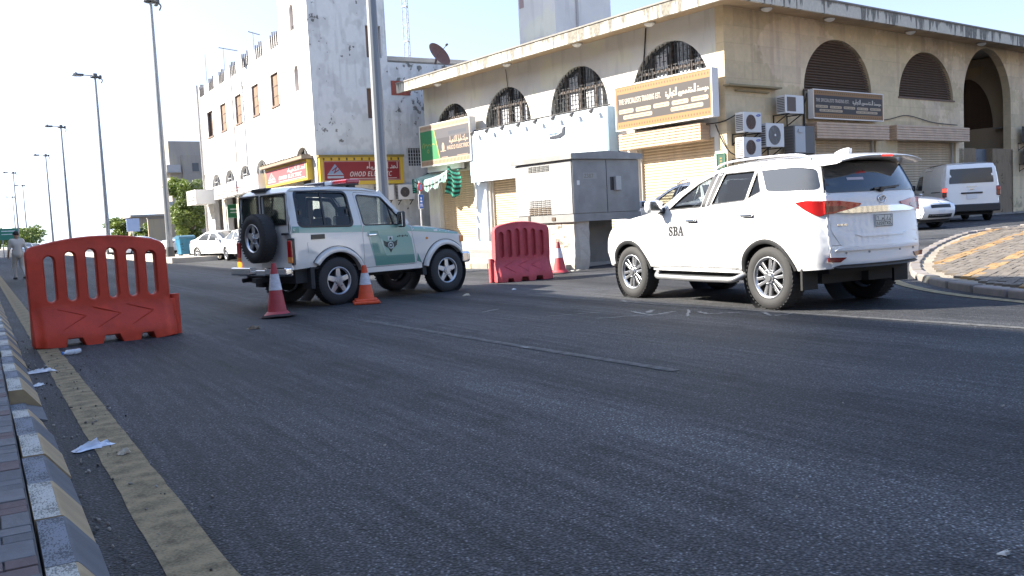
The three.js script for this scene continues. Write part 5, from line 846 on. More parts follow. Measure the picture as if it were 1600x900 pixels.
// --- simpler vehicles further off
function makeSaloon(label, pos, turn, group, front = false) {
  const car = thing('saloon_car', label, 'car', pos, turn, group);
  const top = [[2.22, 0.34], [2.3, 0.5], [2.26, 0.7], [2.05, 0.8], [1.6, 0.9], [1.05, 0.97], [0.55, 1.2], [0.15, 1.37], [-0.3, 1.44], [-0.8, 1.42], [-1.3, 1.22], [-1.7, 1.06], [-2.2, 1.02], [-2.28, 0.9], [-2.3, 0.6], [-2.24, 0.36]];
  const td = dense(top, 0.04, false), W = (x, y) => { let w = 0.9 - 0.03 * sstep(0.5, 0.3, y) - 0.2 * clamp((y - 0.92) / 0.5) ** 1.1 - 0.22 * clamp((x - 1.4) / 0.9) ** 2 - 0.14 * clamp((-1.6 - x) / 0.7) ** 2; let b = 9; for (const q of td) b = Math.min(b, (q[0] - x) ** 2 + (q[1] - y) ** 2); b = Math.sqrt(b); return b < 0.12 ? w - 0.07 * ((0.12 - b) / 0.12) ** 2 : w; };
  const B = new Body(W), hy = 0.32, ar = 0.37, a0 = 0.05;
  const outline = [[-2.24, 0.36], ...arcPts(-1.38, hy, ar, Math.PI - a0, a0, 12), ...arcPts(1.4, hy, ar, Math.PI - a0, a0, 12), ...top.slice(0, -1)];
  const w1 = roundPoly([[0.8, 0.97], [0.12, 1.31], [-0.28, 1.36], [-0.3, 0.98]], 0.03), w2 = roundPoly([[-0.38, 0.98], [-0.36, 1.36], [-0.8, 1.34], [-1.2, 1.15], [-1.3, 1.02]], 0.03);
  for (const s of [-1, 1]) {
    const sd = obj('body_side', B.panel(outline, [w1, w2], s, { max: 0.16 }), mWhitePaint, car);
    for (const w of [w1, w2]) obj('window', B.panel(w, [], s, { inset: 0.012, edge: 0, max: 0.3 }), mPane, sd);
    obj('door_handle', [-0.15, -1.05].map((x) => rbox(0.18, 0.03, 0.03, x, 0.86, s * (W(x, 0.86) + 0.012), 0.01)), mChrome, sd);
    for (const x of [1.4, -1.38]) spokeWheel(car, 'wheel', x, hy, s * 0.78, s, { R: 0.32, w: 0.21, rim: 0.215, spokes: 5, style: 'star', simple: true });
    obj('mirror', [rbox(0.14, 0.13, 0.2, 0.66, 1.02, s * 0.96, 0.05)], mWhitePaint, car);
    obj('headlight', B.panel([[1.72, 0.84], [1.8, 0.88], [2.15, 0.76], [2.24, 0.69], [2.05, 0.7]], [], s, { inset: -0.005, edge: 0.005 }), M([0.2, 0.24, 0.32], 0.08, { clearcoat: 1 }), car);
    obj('tail_light', B.panel([[-1.9, 0.98], [-2.2, 0.97], [-2.26, 0.84], [-2.1, 0.84]], [], s, { inset: -0.005, edge: 0.005 }), mTailDark, car);
  }
  const st = (name, pts, m, o = {}, parent = car) => obj(name, B.strip(curveSeg(pts, 0.1), { out: -1, pow: 3, n: 12, ...o }), m, parent);
  st('front_bumper', [[2.15, 0.3, 0.02], [2.22, 0.34, 0.06], [2.3, 0.5, 0.08], [2.26, 0.7, 0.08], [2.05, 0.8, 0.05]], mWhitePaint); st('hood', [[2.05, 0.8, 0.05], [1.6, 0.9, 0.07], [1.05, 0.97, 0.07]], mWhitePaint);
  st('windscreen', [[1.05, 0.97, 0.07], [0.55, 1.2, 0.08], [0.15, 1.37, 0.06]], mPane); st('roof', [[0.15, 1.37, 0.06], [-0.3, 1.44, 0.05], [-0.8, 1.42, 0.05]], mWhitePaint);
  st('rear_window', [[-0.8, 1.42, 0.05], [-1.3, 1.22, 0.06], [-1.62, 1.09, 0.05]], mPane); st('boot_lid', [[-1.62, 1.09, 0.05], [-1.8, 1.05, 0.05], [-2.2, 1.02, 0.06], [-2.28, 0.9, 0.07]], mWhitePaint);
  st('rear_bumper', [[-2.28, 0.9, 0.07], [-2.3, 0.6, 0.07], [-2.24, 0.36, 0.04]], mWhitePaint); st('rear_valance', [[-2.28, 0.46, 0.07], [-2.235, 0.34, 0.04]], mPlastic, { inset: -0.01 });
  if (front) {
    const gr = st('grille', [[2.293, 0.6, 0.08], [2.26, 0.7, 0.08]], mTrim, { s0: -0.62, s1: 0.62, inset: -0.012 }); st('chrome_edge', [[2.26, 0.695, 0.08], [2.25, 0.71, 0.08]], mChrome, { s0: -0.62, s1: 0.62, inset: -0.018 }, gr);
    st('lower_intake', [[2.24, 0.36, 0.065], [2.28, 0.47, 0.08]], mTrim, { s0: -0.75, s1: 0.75, inset: -0.012 }); st('number_plate', [[2.285, 0.48, 0.08], [2.297, 0.58, 0.08]], mLens, { s0: -0.2, s1: 0.2, inset: -0.02 }); st('badge', [[2.24, 0.72, 0.08], [2.2, 0.745, 0.075]], mChrome, { s0: -0.06, s1: 0.06, inset: -0.014 });
  }
  obj('underbody', [bx(-2.15, 2.1, 0.2, 0.42, -0.62, 0.62)], mLiner, car); obj('cabin', [bx(-1.4, 0.9, 0.4, 0.95, -0.7, 0.7)], mCabin, car);
  return car;
}
const saloon = makeSaloon('white saloon parked nose out in front of the white delivery van', [23.2, groundY(23.2), -17.45], (90 - 188) * D2R, undefined, true);
saloon.scale.setScalar(0.93);
const parked = makeSaloon('white saloon parked at the kerb between the blue bin and the police four by four', [10.85, 0.02, -46.6], (90 - 160) * D2R);
copy(parked, [11.0, 0.02, -42.2], (90 - 176) * D2R, 'white saloon mostly hidden behind the spare wheel of the police four by four');
copy(parked, [13.6, 0.02, -68.5], (90 - 74) * D2R, 'white saloon parked broadside under the green tree behind the blue bin');
copy(parked, [10.2, 0.02, -69.5], (90 - 60) * D2R, 'white car showing just beside the foot of the first slim lamp post');
{ // small delivery van
  const car = thing('delivery_van', 'white delivery van with a black rear bumper by the stone porch', 'van', [27.75, groundY(27.75), -18.1], (90 - 42) * D2R);
  const top = [[1.95, 0.36], [2.02, 0.6], [1.95, 0.85], [1.75, 1.0], [1.25, 1.55], [1.0, 1.71], [0.5, 1.78], [-1.6, 1.8], [-1.88, 1.76], [-1.96, 1.6], [-2.0, 1.1], [-2.02, 0.5], [-1.98, 0.36]];
  const td = dense(top, 0.04, false), W = (x, y) => { let w = 0.82 - 0.09 * clamp((y - 1.0) / 0.8) ** 1.2 - 0.2 * clamp((x - 1.4) / 0.6) ** 2, b = 9; for (const q of td) b = Math.min(b, (q[0] - x) ** 2 + (q[1] - y) ** 2); b = Math.sqrt(b); return b < 0.13 ? w - 0.075 * ((0.13 - b) / 0.13) ** 2 : w; };
  const B = new Body(W), hy = 0.3, ar = 0.36, outline = [[-1.98, 0.36], ...arcPts(-1.15, hy, ar, Math.PI - 0.17, 0.17, 12), ...arcPts(1.2, hy, ar, Math.PI - 0.17, 0.17, 12), ...top.slice(0, -1)];
  const fw = roundPoly([[1.45, 1.06], [1.1, 1.5], [0.55, 1.53], [0.55, 1.05]], 0.05), slide = roundPoly([[0.46, 0.42], [0.46, 1.66], [-0.62, 1.67], [-0.62, 0.42]], 0.05);
  for (const s of [-1, 1]) {
    const sd = obj('body_side', B.panel(outline, [fw, slide], s, { max: 0.16 }), mWhitePaint, car); obj('cab_window', B.panel(fw, [], s, { inset: 0.012, edge: 0, max: 0.3 }), mPane, sd);
    const d = obj('sliding_door', B.panel(growPoly(slide, -0.01), [], s, { max: 0.16, edge: 0.02 }), mWhitePaint, car); obj('handle', [rbox(0.16, 0.04, 0.03, 0.34, 1.0, s * (W(0.34, 1) + 0.01), 0.012)], mPlastic, d);
    obj('pressed_panel', B.panel(roundPoly(rectPts(-0.52, 0.36, 1.08, 1.5), 0.06), [], s, { inset: -0.008, edge: 0.01 }), mWhitePaint, d); obj('pressed_panel', B.panel(roundPoly(rectPts(-1.75, -0.75, 1.08, 1.5), 0.06), [], s, { inset: -0.008, edge: 0.01 }), mWhitePaint, sd);
    obj('door_rail', [bx(-1.7, -0.62, 0.93, 0.96, s * 0.815 - 0.01, s * 0.815 + 0.01)], mTrim, sd);
    obj('tail_light', [rbox(0.08, 0.3, 0.13, -1.99, 0.92, s * 0.765, 0.03)], mTailDark, car).add((() => { const m = new THREE.Mesh(rbox(0.082, 0.13, 0.13, -1.995, 0.99, s * 0.768, 0.03), s < 0 ? M([0.6, 0.02, 0.015], 0.2, { emissive: new THREE.Color(1, 0.06, 0.03), emissiveIntensity: 0.9 }) : mTail); m.name = 'brake_lamp'; return m; })());
    for (const x of [1.2, -1.15]) spokeWheel(car, 'wheel', x, hy, s * 0.7, s, { R: 0.3, w: 0.18, rim: 0.19, spokes: 5, style: 'star', mat: mSteelDark, simple: true });
    obj('mirror', [rbox(0.1, 0.2, 0.16, 1.35, 1.15, s * 0.92, 0.04)], mPlastic, car);
  }
  const st = (name, pts, m, o = {}, parent = car) => obj(name, B.strip(curveSeg(pts, 0.1), { out: -1, pow: 4, n: 14, crown: 0.02, ...o }), m, parent);
  st('nose', [[1.95, 0.36, 0.03], [2.02, 0.6, 0.06], [1.95, 0.85, 0.06], [1.75, 1.0, 0.06]], mWhitePaint); st('windscreen', [[1.75, 1.0, 0.06], [1.25, 1.55, 0.06], [1.02, 1.7, 0.05]], mPane);
  st('roof', [[1.02, 1.7, 0.05], [0.5, 1.78, 0.03], [-1.6, 1.8, 0.03], [-1.88, 1.76, 0.03]], mWhitePaint);
  const tg = st('tailgate', [[-1.88, 1.76, 0.03], [-1.96, 1.6, 0.03], [-2.0, 1.1, 0.03], [-2.02, 0.5, 0.03]], mWhitePaint);
  st('rear_window', [[-1.957, 1.63, 0.03], [-1.993, 1.18, 0.03]], mPane, { s0: -0.86, s1: 0.86, inset: -0.012 }, tg);
  obj('handle_bar', [rbox(0.04, 0.05, 0.62, -2.05, 0.88, 0, 0.015)], mTrim, tg); obj('number_plate', [box(0.012, 0.15, 0.3, -2.055, 0.77, 0)], mLens, tg); obj('badge', [box(0.01, 0.03, 0.12, -2.052, 1.0, 0), box(0.008, 0.012, 0.3, -2.05, 1.08, 0)], mChrome, tg);
  obj('rear_bumper', [rbox(0.16, 0.24, 1.6, -2.03, 0.42, 0, 0.04)], mPlastic, car); obj('underbody', [bx(-1.9, 1.85, 0.2, 0.45, -0.6, 0.6)], mLiner, car);
}

// ------------------------------------------------------------------ signs on the buildings
function signBoard(name, label, pos, turn, w, h, d, tex, frame, frameW = 0.06, rim = M([0.75, 0.74, 0.72], 0.5)) { // origin at the middle of its back, front looks along +z
  const t = thing(name, label, 'sign', pos, turn);
  obj('box', [bx(-w / 2, w / 2, -h / 2, h / 2, 0, d)], rim, t);
  const f = obj('printed_face', new THREE.PlaneGeometry(w - frameW * 2, h - frameW * 2).translate(0, 0, d + 0.004), M([0.54, 0.54, 0.54], 0.55, { map: tex }), t);
  obj('frame', [bx(-w / 2 - 0.005, w / 2 + 0.005, h / 2 - frameW, h / 2 + 0.005, d - 0.02, d + 0.02), bx(-w / 2 - 0.005, w / 2 + 0.005, -h / 2 - 0.005, -h / 2 + frameW, d - 0.02, d + 0.02), bx(-w / 2 - 0.004, -w / 2 + frameW, -h / 2 + frameW, h / 2 - frameW, d - 0.02, d + 0.019), bx(w / 2 - frameW, w / 2 + 0.004, -h / 2 + frameW, h / 2 - frameW, d - 0.02, d + 0.019)], frame, t);
  return t;
}
const pips = (g, x0, x1, y, n, r, c) => { g.fillStyle = c; for (let i = 0; i < n; i++) { const x = mix(x0, x1, i / (n - 1)); g.beginPath(); g.moveTo(x, y - r * 1.4); g.lineTo(x + r * 0.8, y); g.lineTo(x, y + r * 1.4); g.lineTo(x - r * 0.8, y); g.fill(); } };
const specTex = canvasTex(1024, 360, (g, w, h) => {
  g.fillStyle = '#b8854a'; g.fillRect(0, 0, w, h); g.fillStyle = '#453d3c'; g.fillRect(14, 62, w - 28, h - 124);
  pips(g, 30, w - 30, 30, 34, 9, '#6a4a2c'); pips(g, 30, w - 30, h - 30, 34, 9, '#6a4a2c');
  g.fillStyle = '#f0dcc6'; g.font = 'bold 62px sans-serif'; g.fillText('THE SPECIALISTS TRADING EST.', 34, 150, 476); g.fillStyle = '#f4e3cc'; arabic(g, AR_SPEC, 996, 150, 58, 0.15, 0.78);
  const pill = (x, y, ww, hh) => { g.fillStyle = '#e6c9a4'; g.beginPath(); g.roundRect(x, y, ww, hh, 12); g.fill(); g.fillStyle = '#6b5a50'; for (let k = 0; k < ww / 16 - 2; k++) if (k % 4 !== 3) g.fillRect(x + 16 + k * 15, y + hh * 0.38, 10, hh * 0.26); };
  for (let k = 0; k < 5; k++) pill(30 + k * 198, 192 + (k % 2) * 2, 170, 36); pill(80, 244, 330, 34); pill(610, 244, 330, 34);
});
signBoard('shop_sign', 'large brown and orange sign lettered THE SPECIALISTS TRADING EST beside the corner, facing the road', Bw(-0.28, 4.57, -1.98), LEFT, 3.94, 1.38, 0.27, specTex, M([0.78, 0.74, 0.68], 0.5), 0.03);
signBoard('shop_sign', 'brown and orange sign mounted under the louvred arch nearest the corner', Bw(5.74, 4.36, 0.12), BT, 3.95, 0.9, 0.18, specTex, M([0.78, 0.74, 0.68], 0.5), 0.025);
signBoard('shop_sign', 'green and grey electrical shop sign over the shutter with the cloth awning', Bw(-0.2, 4.53, -14.08), LEFT, 3.76, 1.72, 0.3, canvasTex(1024, 470, (g, w, h) => {
  g.fillStyle = '#d9c0a2'; g.fillRect(0, 0, w, h); g.fillStyle = '#504d55'; g.fillRect(0, 62, w, h - 128); g.fillStyle = '#656269'; g.fillRect(300, 62, w - 300, 110); g.fillStyle = '#3f9e62'; g.beginPath(); g.moveTo(0, 62); g.lineTo(300, 62); g.lineTo(400, h - 66); g.lineTo(0, h - 66); g.fill(); g.strokeStyle = '#c5d85c'; g.lineWidth = 16; g.beginPath(); g.moveTo(300, 62); g.lineTo(400, h - 66); g.stroke();
  for (let i = 0; i < 36; i++) { g.fillStyle = '#a5673f'; g.fillRect(10 + i * 28.4, h - 52, 13, 42); g.fillRect(10 + i * 28.4, 12, 10, 30); }
  g.strokeStyle = '#bcb85a'; g.lineWidth = 10; g.lineCap = 'round'; g.beginPath(); g.moveTo(36, 250); g.bezierCurveTo(60, 180, 100, 190, 80, 250); g.bezierCurveTo(120, 200, 150, 220, 150, 250); g.bezierCurveTo(190, 200, 210, 230, 230, 246); g.bezierCurveTo(260, 210, 300, 220, 300, 236); g.stroke(); g.beginPath(); g.arc(160, 300, 18, 0, 7); g.stroke();
  g.fillStyle = '#555a66'; g.fillRect(600, 110, 360, 40); g.fillStyle = '#e6c3a3'; arabic(g, AR_POWER, 985, 236, 64, 0.14, 0.85); g.font = 'bold 62px sans-serif'; g.fillText('HAICO ELECTRIC', 560, 318, 440); g.beginPath(); g.ellipse(482, 280, 26, 52, 0, 0, 7); g.fill(); g.fillRect(425, 320, 110, 8); g.fillRect(440, 392, 130, 6); g.fillRect(760, 392, 210, 6);
}), M([0.8, 0.74, 0.64], 0.5), 0.03);
{ // pale cladding sign made of tall panels, spotlights on short arms above it
  const t = thing('panel_sign', 'long pale blue white panel sign with a dark swoosh and small spotlights', 'sign', Bw(0, 0, 0), BT), m = M([0.55, 0.62, 0.68], 0.4), u = [4.47, 5.25, 6.2, 7.1, 8.0, 8.92, 9.85, 10.62, 11.45, 12.38];
  for (let i = 0; i < 9; i++) obj('panel', [bx(-0.45, -0.415, 2.8, 4.76, -u[i + 1] + 0.016, -u[i] - 0.016)], m, t);
  obj('backing_box', [bx(-0.425, -0.005, 2.83, 4.74, -12.36, -4.5)], M([0.2, 0.26, 0.34], 0.6), t); obj('side_cheek', [bx(-0.44, -0.004, 2.8, 4.76, -4.466, -4.44), bx(-0.44, -0.004, 2.8, 4.76, -12.41, -12.385)], M([0.25, 0.37, 0.5], 0.5), t);
  obj('swoosh', toLeft(new THREE.ExtrudeGeometry(shapeOf([[7.4, 4.0], [6.85, 3.98], [6.6, 4.08], [6.55, 4.34], [6.68, 4.32], [6.74, 4.16], [6.95, 4.1], [7.4, 4.08]]), { depth: 0.02, bevelEnabled: false }).translate(0, 0, -0.475)), M([0.03, 0.035, 0.05], 0.4), t); obj('swoosh_tail', toLeft(bx(6.98, 7.42, 4.14, 4.18, -0.47, -0.452)), M([0.1, 0.16, 0.3], 0.5), t);
  obj('top_tube', [rod([-0.3, 4.82, -12.4], [-0.3, 4.82, -4.45], 0.025)], mBlackMetal, t);
  for (let k = 0; k < 8; k++) { const z = -4.95 - k * 0.98, s = obj('spotlight', [rod([-0.62, 4.72, z], [-0.72, 4.62, z], 0.05, 0.075, 10)], M([0.12, 0.12, 0.13], 0.4), t); obj('arm', [rod([-0.3, 4.82, z], [-0.62, 4.74, z], 0.014)], mBlackMetal, s); }
}
{ // the two boards at the tower's foot
  const yel = M([0.55, 0.36, 0.035], 0.5);
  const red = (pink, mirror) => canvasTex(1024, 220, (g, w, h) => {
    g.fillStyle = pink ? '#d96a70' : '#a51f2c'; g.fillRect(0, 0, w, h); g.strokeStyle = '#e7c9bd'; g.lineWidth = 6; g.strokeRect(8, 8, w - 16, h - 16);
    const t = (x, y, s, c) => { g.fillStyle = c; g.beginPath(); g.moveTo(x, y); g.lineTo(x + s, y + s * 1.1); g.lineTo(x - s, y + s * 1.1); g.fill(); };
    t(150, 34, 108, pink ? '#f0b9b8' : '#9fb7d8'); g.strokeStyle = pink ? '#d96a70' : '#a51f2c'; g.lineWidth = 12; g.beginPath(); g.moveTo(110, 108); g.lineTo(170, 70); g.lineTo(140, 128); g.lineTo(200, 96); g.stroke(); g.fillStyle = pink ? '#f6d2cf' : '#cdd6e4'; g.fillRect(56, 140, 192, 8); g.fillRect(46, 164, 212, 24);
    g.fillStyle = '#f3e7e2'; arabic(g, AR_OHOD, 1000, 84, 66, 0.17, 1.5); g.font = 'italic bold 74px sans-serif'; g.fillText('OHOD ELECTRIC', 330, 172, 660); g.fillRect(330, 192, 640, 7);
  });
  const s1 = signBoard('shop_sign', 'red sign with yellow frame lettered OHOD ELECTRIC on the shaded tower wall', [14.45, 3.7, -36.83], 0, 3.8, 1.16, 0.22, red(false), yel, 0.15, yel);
  obj('top_trim', [bx(-1.95, 1.95, 0.585, 0.68, 0.01, 0.3)], M([0.22, 0.16, 0.04], 0.8), s1); for (let k = 0; k < 11; k++) obj('bulb_socket', [bx(-1.75 + k * 0.34, -1.69 + k * 0.34, 0.45, 0.55, 0.241, 0.27)], M([0.1, 0.08, 0.04], 0.7), s1);
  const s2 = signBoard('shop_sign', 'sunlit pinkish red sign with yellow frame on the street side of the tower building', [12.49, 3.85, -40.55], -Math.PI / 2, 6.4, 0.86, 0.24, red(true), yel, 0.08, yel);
  obj('awning_beam', [bx(-3.3, 3.3, 0.45, 0.57, 0.0, 0.5)], M([0.25, 0.2, 0.15], 0.9), s2); for (let k = 0; k < 16; k++) obj('bracket', [bx(-3.2 + k * 0.42, -3.12 + k * 0.42, 0.572, 0.64, 0.05, 0.5)], M([0.2, 0.16, 0.12], 0.9), s2);
  const small = (bg, fg, rows) => canvasTex(512, 150, (g, w, h) => { g.fillStyle = bg; g.fillRect(0, 0, w, h); g.fillStyle = fg; arabic(g, rows, 480, 84, 50, 0.14, 1.1); g.fillRect(50, 112, 400, 9); });
  signBoard('shop_sign', 'white sign with blue lettering next to the pinkish red sign', [12.4, 3.78, -45.4], -Math.PI / 2, 2.7, 0.72, 0.45, small('#e9e9ee', '#5569a8', 'srkt hlwl'), M([0.8, 0.8, 0.8], 0.5));
  signBoard('shop_sign', 'pale sign with dark red lettering, second beyond the pinkish red sign', [12.4, 3.73, -48.8], -Math.PI / 2, 3.0, 0.72, 0.45, small('#e2d6d3', '#8d2f35', 'mwsst altjar'), M([0.7, 0.68, 0.66], 0.5));
  signBoard('shop_sign', 'pale sign with grey lettering, third beyond the pinkish red sign', [12.4, 3.68, -52.1], -Math.PI / 2, 2.9, 0.72, 0.45, small('#d5d2ce', '#6b5a58', 'almtar hl'), M([0.7, 0.68, 0.66], 0.5));
  signBoard('shop_sign', 'grey boxed sign jutting out at the far end of the tower building', [12.4, 3.6, -56.8], -Math.PI / 2, 2.6, 0.85, 1.1, small('#c4c3c0', '#55555c', 'kl mwbl'), M([0.72, 0.7, 0.68], 0.5), 0.1);
  signBoard('hanging_sign', 'small green sign hanging between the arcade pillars of the tower building', [13.0, 2.6, -52.4], -0.6, 1.3, 0.75, 0.08, canvasTex(128, 64, (g) => { g.fillStyle = '#1f7a45'; g.fillRect(0, 0, 128, 64); g.fillStyle = '#e8f0e8'; g.fillRect(14, 18, 100, 8); g.fillRect(14, 36, 80, 6); }), M([0.1, 0.32, 0.18], 0.5), 0.03);
}
{ // parking sign post by the alley
  const t = thing('street_sign', 'blue parking sign below a round red sign on a slim post by the alley', 'sign', [15.4, 0.46, -33.0], 0.5);
  obj('post', rod([0, 0, 0], [0, 2.55, 0], 0.03), M([0.5, 0.5, 0.52], 0.5), t);
  obj('blue_plate', new THREE.PlaneGeometry(0.3, 0.56).translate(0, 1.72, 0.045), M([0.9, 0.9, 0.9], 0.4, { map: canvasTex(64, 96, (g) => { g.fillStyle = '#2f5fb3'; g.fillRect(0, 0, 64, 96); g.fillStyle = '#eef'; g.beginPath(); g.arc(32, 26, 9, 0, 7); g.fill(); g.fillRect(18, 42, 28, 10); g.fillRect(12, 64, 40, 5); g.fillRect(12, 76, 40, 5); }) }), t); obj('plate_back', [bx(-0.16, 0.16, 1.42, 2.02, 0.02, 0.04)], M([0.5, 0.5, 0.5], 0.5), t);
  obj('red_disc', new THREE.CylinderGeometry(0.17, 0.17, 0.02, 24).rotateX(Math.PI / 2).translate(0, 2.3, 0.04), M([0.5, 0.05, 0.07], 0.4), t); obj('disc_centre', new THREE.CylinderGeometry(0.11, 0.11, 0.01, 20).rotateX(Math.PI / 2).translate(0, 2.3, 0.056), M([0.15, 0.2, 0.5], 0.4), t);
}

// ------------------------------------------------------------------ cloth awning over the left shutter
{
  const t = thing('cloth_awning', 'torn green and white striped cloth awning sagging over the left shutter', 'awning', Bw(0, 0, 0), BT);
  const stripes = dataTex(256, 64, (u, v) => { const k = (u * 30) % 1, w = vnoise(u * 90, v * 6, 0, 4) * 0.08; return k < 0.5 ? [0.86 - w, 0.9 - w, 0.88 - w] : [0.2, 0.62 - w, 0.52 - w]; });
  const plaid = dataTex(128, 128, (u, v) => { const a = Math.sin(v * 40 + u * 10) > 0, n = vnoise(u * 30, v * 30, 0, 3) * 0.2; return a ? [0.16 + n * 0.3, 0.42 + n, 0.34 + n] : [0.05, 0.13 + n * 0.3, 0.11]; });
  const sag = (u) => 0.28 * Math.sin(u * Math.PI) ** 1.2 - 0.26 * u;
  obj('striped_cloth', grid(40, 10, (u, v) => { const d = mix(0.08, 0.85, Math.min(1, v * 1.6)), drop = Math.max(0, v - 0.62) * 1.3; return [-d - 0.03 * Math.sin(u * 60) * v, mix(3.42, 3.2, Math.min(1, v * 1.6)) - sag(1 - u) * (0.35 + 0.65 * v) * 0.9 - drop * (0.8 + 0.15 * Math.sin(u * 24)), -mix(13.5, 16.1, u)]; }, [1, 1]), M([0.85, 0.85, 0.85], 0.95, { map: stripes, transmission: 0.25, thickness: 0 }), t);
  obj('rope', tube([[-0.86, 3.1, -16.1], [-0.88, 2.86, -15.2], [-0.86, 2.95, -14.3], [-0.8, 3.35, -13.3]], 0.02, 6), mDark, t);
  obj('hanging_end', grid(12, 18, (u, v) => [-0.82 + 0.1 * Math.sin(u * 9 + v * 2), 3.45 - v * 1.1 - 0.1 * Math.sin(u * 5), -mix(12.75, 13.55, u) + 0.12 * Math.sin(v * 4)], [1, 1]), M([0.9, 0.9, 0.9], 0.95, { map: plaid }), t);
  obj('hanging_end', grid(6, 10, (u, v) => [-0.8 + 0.06 * Math.sin(u * 9), 3.2 - v * 0.6, -mix(16.0, 16.35, u)], [1, 1]), M([0.9, 0.9, 0.9], 0.95, { map: plaid }), t);
  obj('bracket', [bar([-0.02, 3.45, -13.3], [-0.85, 3.4, -13.3], 0.03), bar([-0.02, 3.45, -16.15], [-0.85, 3.15, -16.15], 0.03), bar([-0.1, 3.45, -16.2], [-0.1, 3.45, -13.2], 0.04)], mBlackMetal, t);
  obj('white_board', [bx(-0.25, -0.18, 3.44, 3.68, -15.9, -13.2)], M([0.75, 0.72, 0.66], 0.6), t);
}

// ------------------------------------------------------------------ air conditioners
function acUnit(label, pos, turn, w, h, { fan = 0.2, dark = false, badge = false, cover = [0.12, 0.075, 0.06], d = 0.3 } = {}) { // origin: back bottom left seen from the front
  const t = thing('air_conditioner', label, 'air conditioner', pos, turn), body = M(dark ? [0.1, 0.1, 0.1] : [0.66, 0.65, 0.63], 0.5);
  obj('casing', [rbox(w, h, d, w / 2, h / 2, d / 2, 0.015)], body, t);
  if (fan) {
    const cx = fan > w * 0.28 ? w / 2 - 0.04 : w * 0.4, f = obj('fan_guard', [new THREE.CylinderGeometry(fan, fan, 0.012, 32).rotateX(Math.PI / 2).translate(cx, h / 2, d + 0.004)], M(cover, 0.7), t), l = [];
    for (let k = 1; k < 5; k++) l.push(new THREE.TorusGeometry((fan * k) / 4.4, 0.005, 4, 28).translate(cx, h / 2, d + 0.016)); for (let k = 0; k < 8; k++) l.push(bar([cx, h / 2, d + 0.016], [cx + fan * Math.cos(k * 0.785), h / 2 + fan * Math.sin(k * 0.785), d + 0.016], 0.006)); obj('fan_wire', l, M([0.2, 0.15, 0.13], 0.6), f);
    if (fan > 0.24) obj('fan_hub', [new THREE.CylinderGeometry(0.035, 0.035, 0.02, 14).rotateX(Math.PI / 2).translate(cx, h / 2, d + 0.022)], M([0.8, 0.8, 0.8], 0.4), f);
  }
  const l = []; for (let k = 0; k < 9; k++) l.push(bx(-0.008, 0.002, 0.05 + (k * (h - 0.1)) / 9, 0.05 + ((k + 0.62) * (h - 0.1)) / 9, 0.03, d - 0.03)); obj('side_fins', l, M([0.15, 0.14, 0.14], 0.7), t);
  if (badge) { const b = obj('badge', [new THREE.CylinderGeometry(1, 1, 0.006, 28).rotateX(Math.PI / 2).scale(0.1, 0.035, 1).rotateZ(0.12).translate(w - 0.14, h - 0.09, d + 0.004)], M([0.06, 0.09, 0.4], 0.4), t); const f = obj('badge_lettering', new THREE.PlaneGeometry(0.15, 0.03).rotateZ(0.12).translate(w - 0.14, h - 0.09, d + 0.0085), M([0.9, 0.9, 0.95], 0.5, { map: canvasTex(160, 32, (g) => { g.fillStyle = '#22307e'; g.fillRect(0, 0, 160, 32); g.fillStyle = '#e8ecff'; g.font = 'bold 26px sans-serif'; g.fillText('SAMSUNG', 8, 26, 144); }) }), b); }
  for (const e of [0.12, w - 0.12]) obj('wall_bracket', [bar([e, -0.02, -0.2], [e, -0.02, d + 0.05], 0.03), bar([e, -0.3, -0.2], [e, -0.02, d], 0.025), bar([e, -0.34, -0.2], [e, 0.0, -0.2], 0.03)], mBlackMetal, t);
  return t;
}
acUnit('white air conditioner with blue badge and brown fan, above its twin by the corner', Bw(0.08, 3.39, 0.25), BT, 0.8, 0.57, { fan: 0.21, badge: true });
acUnit('white air conditioner with blue badge and brown fan, below its twin by the corner', Bw(0.05, 2.67, 0.25), BT, 0.8, 0.58, { fan: 0.21, badge: true });
acUnit('white air conditioner with a large grey fan', Bw(1.09, 2.98, 0.25), BT, 0.84, 0.69, { fan: 0.28, cover: [0.19, 0.2, 0.2] });
acUnit('highest of the white air conditioners with a square dark grille', Bw(2.0, 3.98, 0.25), BT, 0.9, 0.54, { fan: 0, d: 0.32 }).children[0].add((() => { const m = new THREE.Mesh(merge([bx(0.08, 0.5, 0.06, 0.48, 0.318, 0.328)]), M([0.13, 0.1, 0.085], 0.7)); m.name = 'front_grille'; return m; })());
acUnit('dark grey air conditioner with an open wiring cover', Bw(2.38, 2.8, 0.2), BT, 1.06, 0.83, { fan: 0, dark: true, d: 0.36 }).children[0].add((() => { const m = new THREE.Mesh(merge([bx(0.06, 0.56, 0.03, 0.81, 0.358, 0.37), bx(0.2, 0.42, 0.62, 0.72, 0.371, 0.4)]), M([0.42, 0.43, 0.44], 0.5)); m.name = 'wiring_cover'; return m; })());
acUnit('white air conditioner on the shaded wall below the red sign', [16.0, 2.4, -36.8], 0, 0.8, 0.66, { fan: 0.22, cover: [0.06, 0.06, 0.06] });
acUnit('white air conditioner half hidden behind the thick grey pole', [15.0, 2.4, -36.8], 0, 0.8, 0.66, { fan: 0.22, cover: [0.06, 0.06, 0.06] });
acUnit('upper dark air conditioner beside the stone porch', Bw(18.15, 3.35, 0.2), BT, 0.8, 0.65, { fan: 0, dark: true }); acUnit('lower dark air conditioner beside the stone porch', Bw(18.25, 2.5, 0.2), BT, 0.75, 0.6, { fan: 0, dark: true });
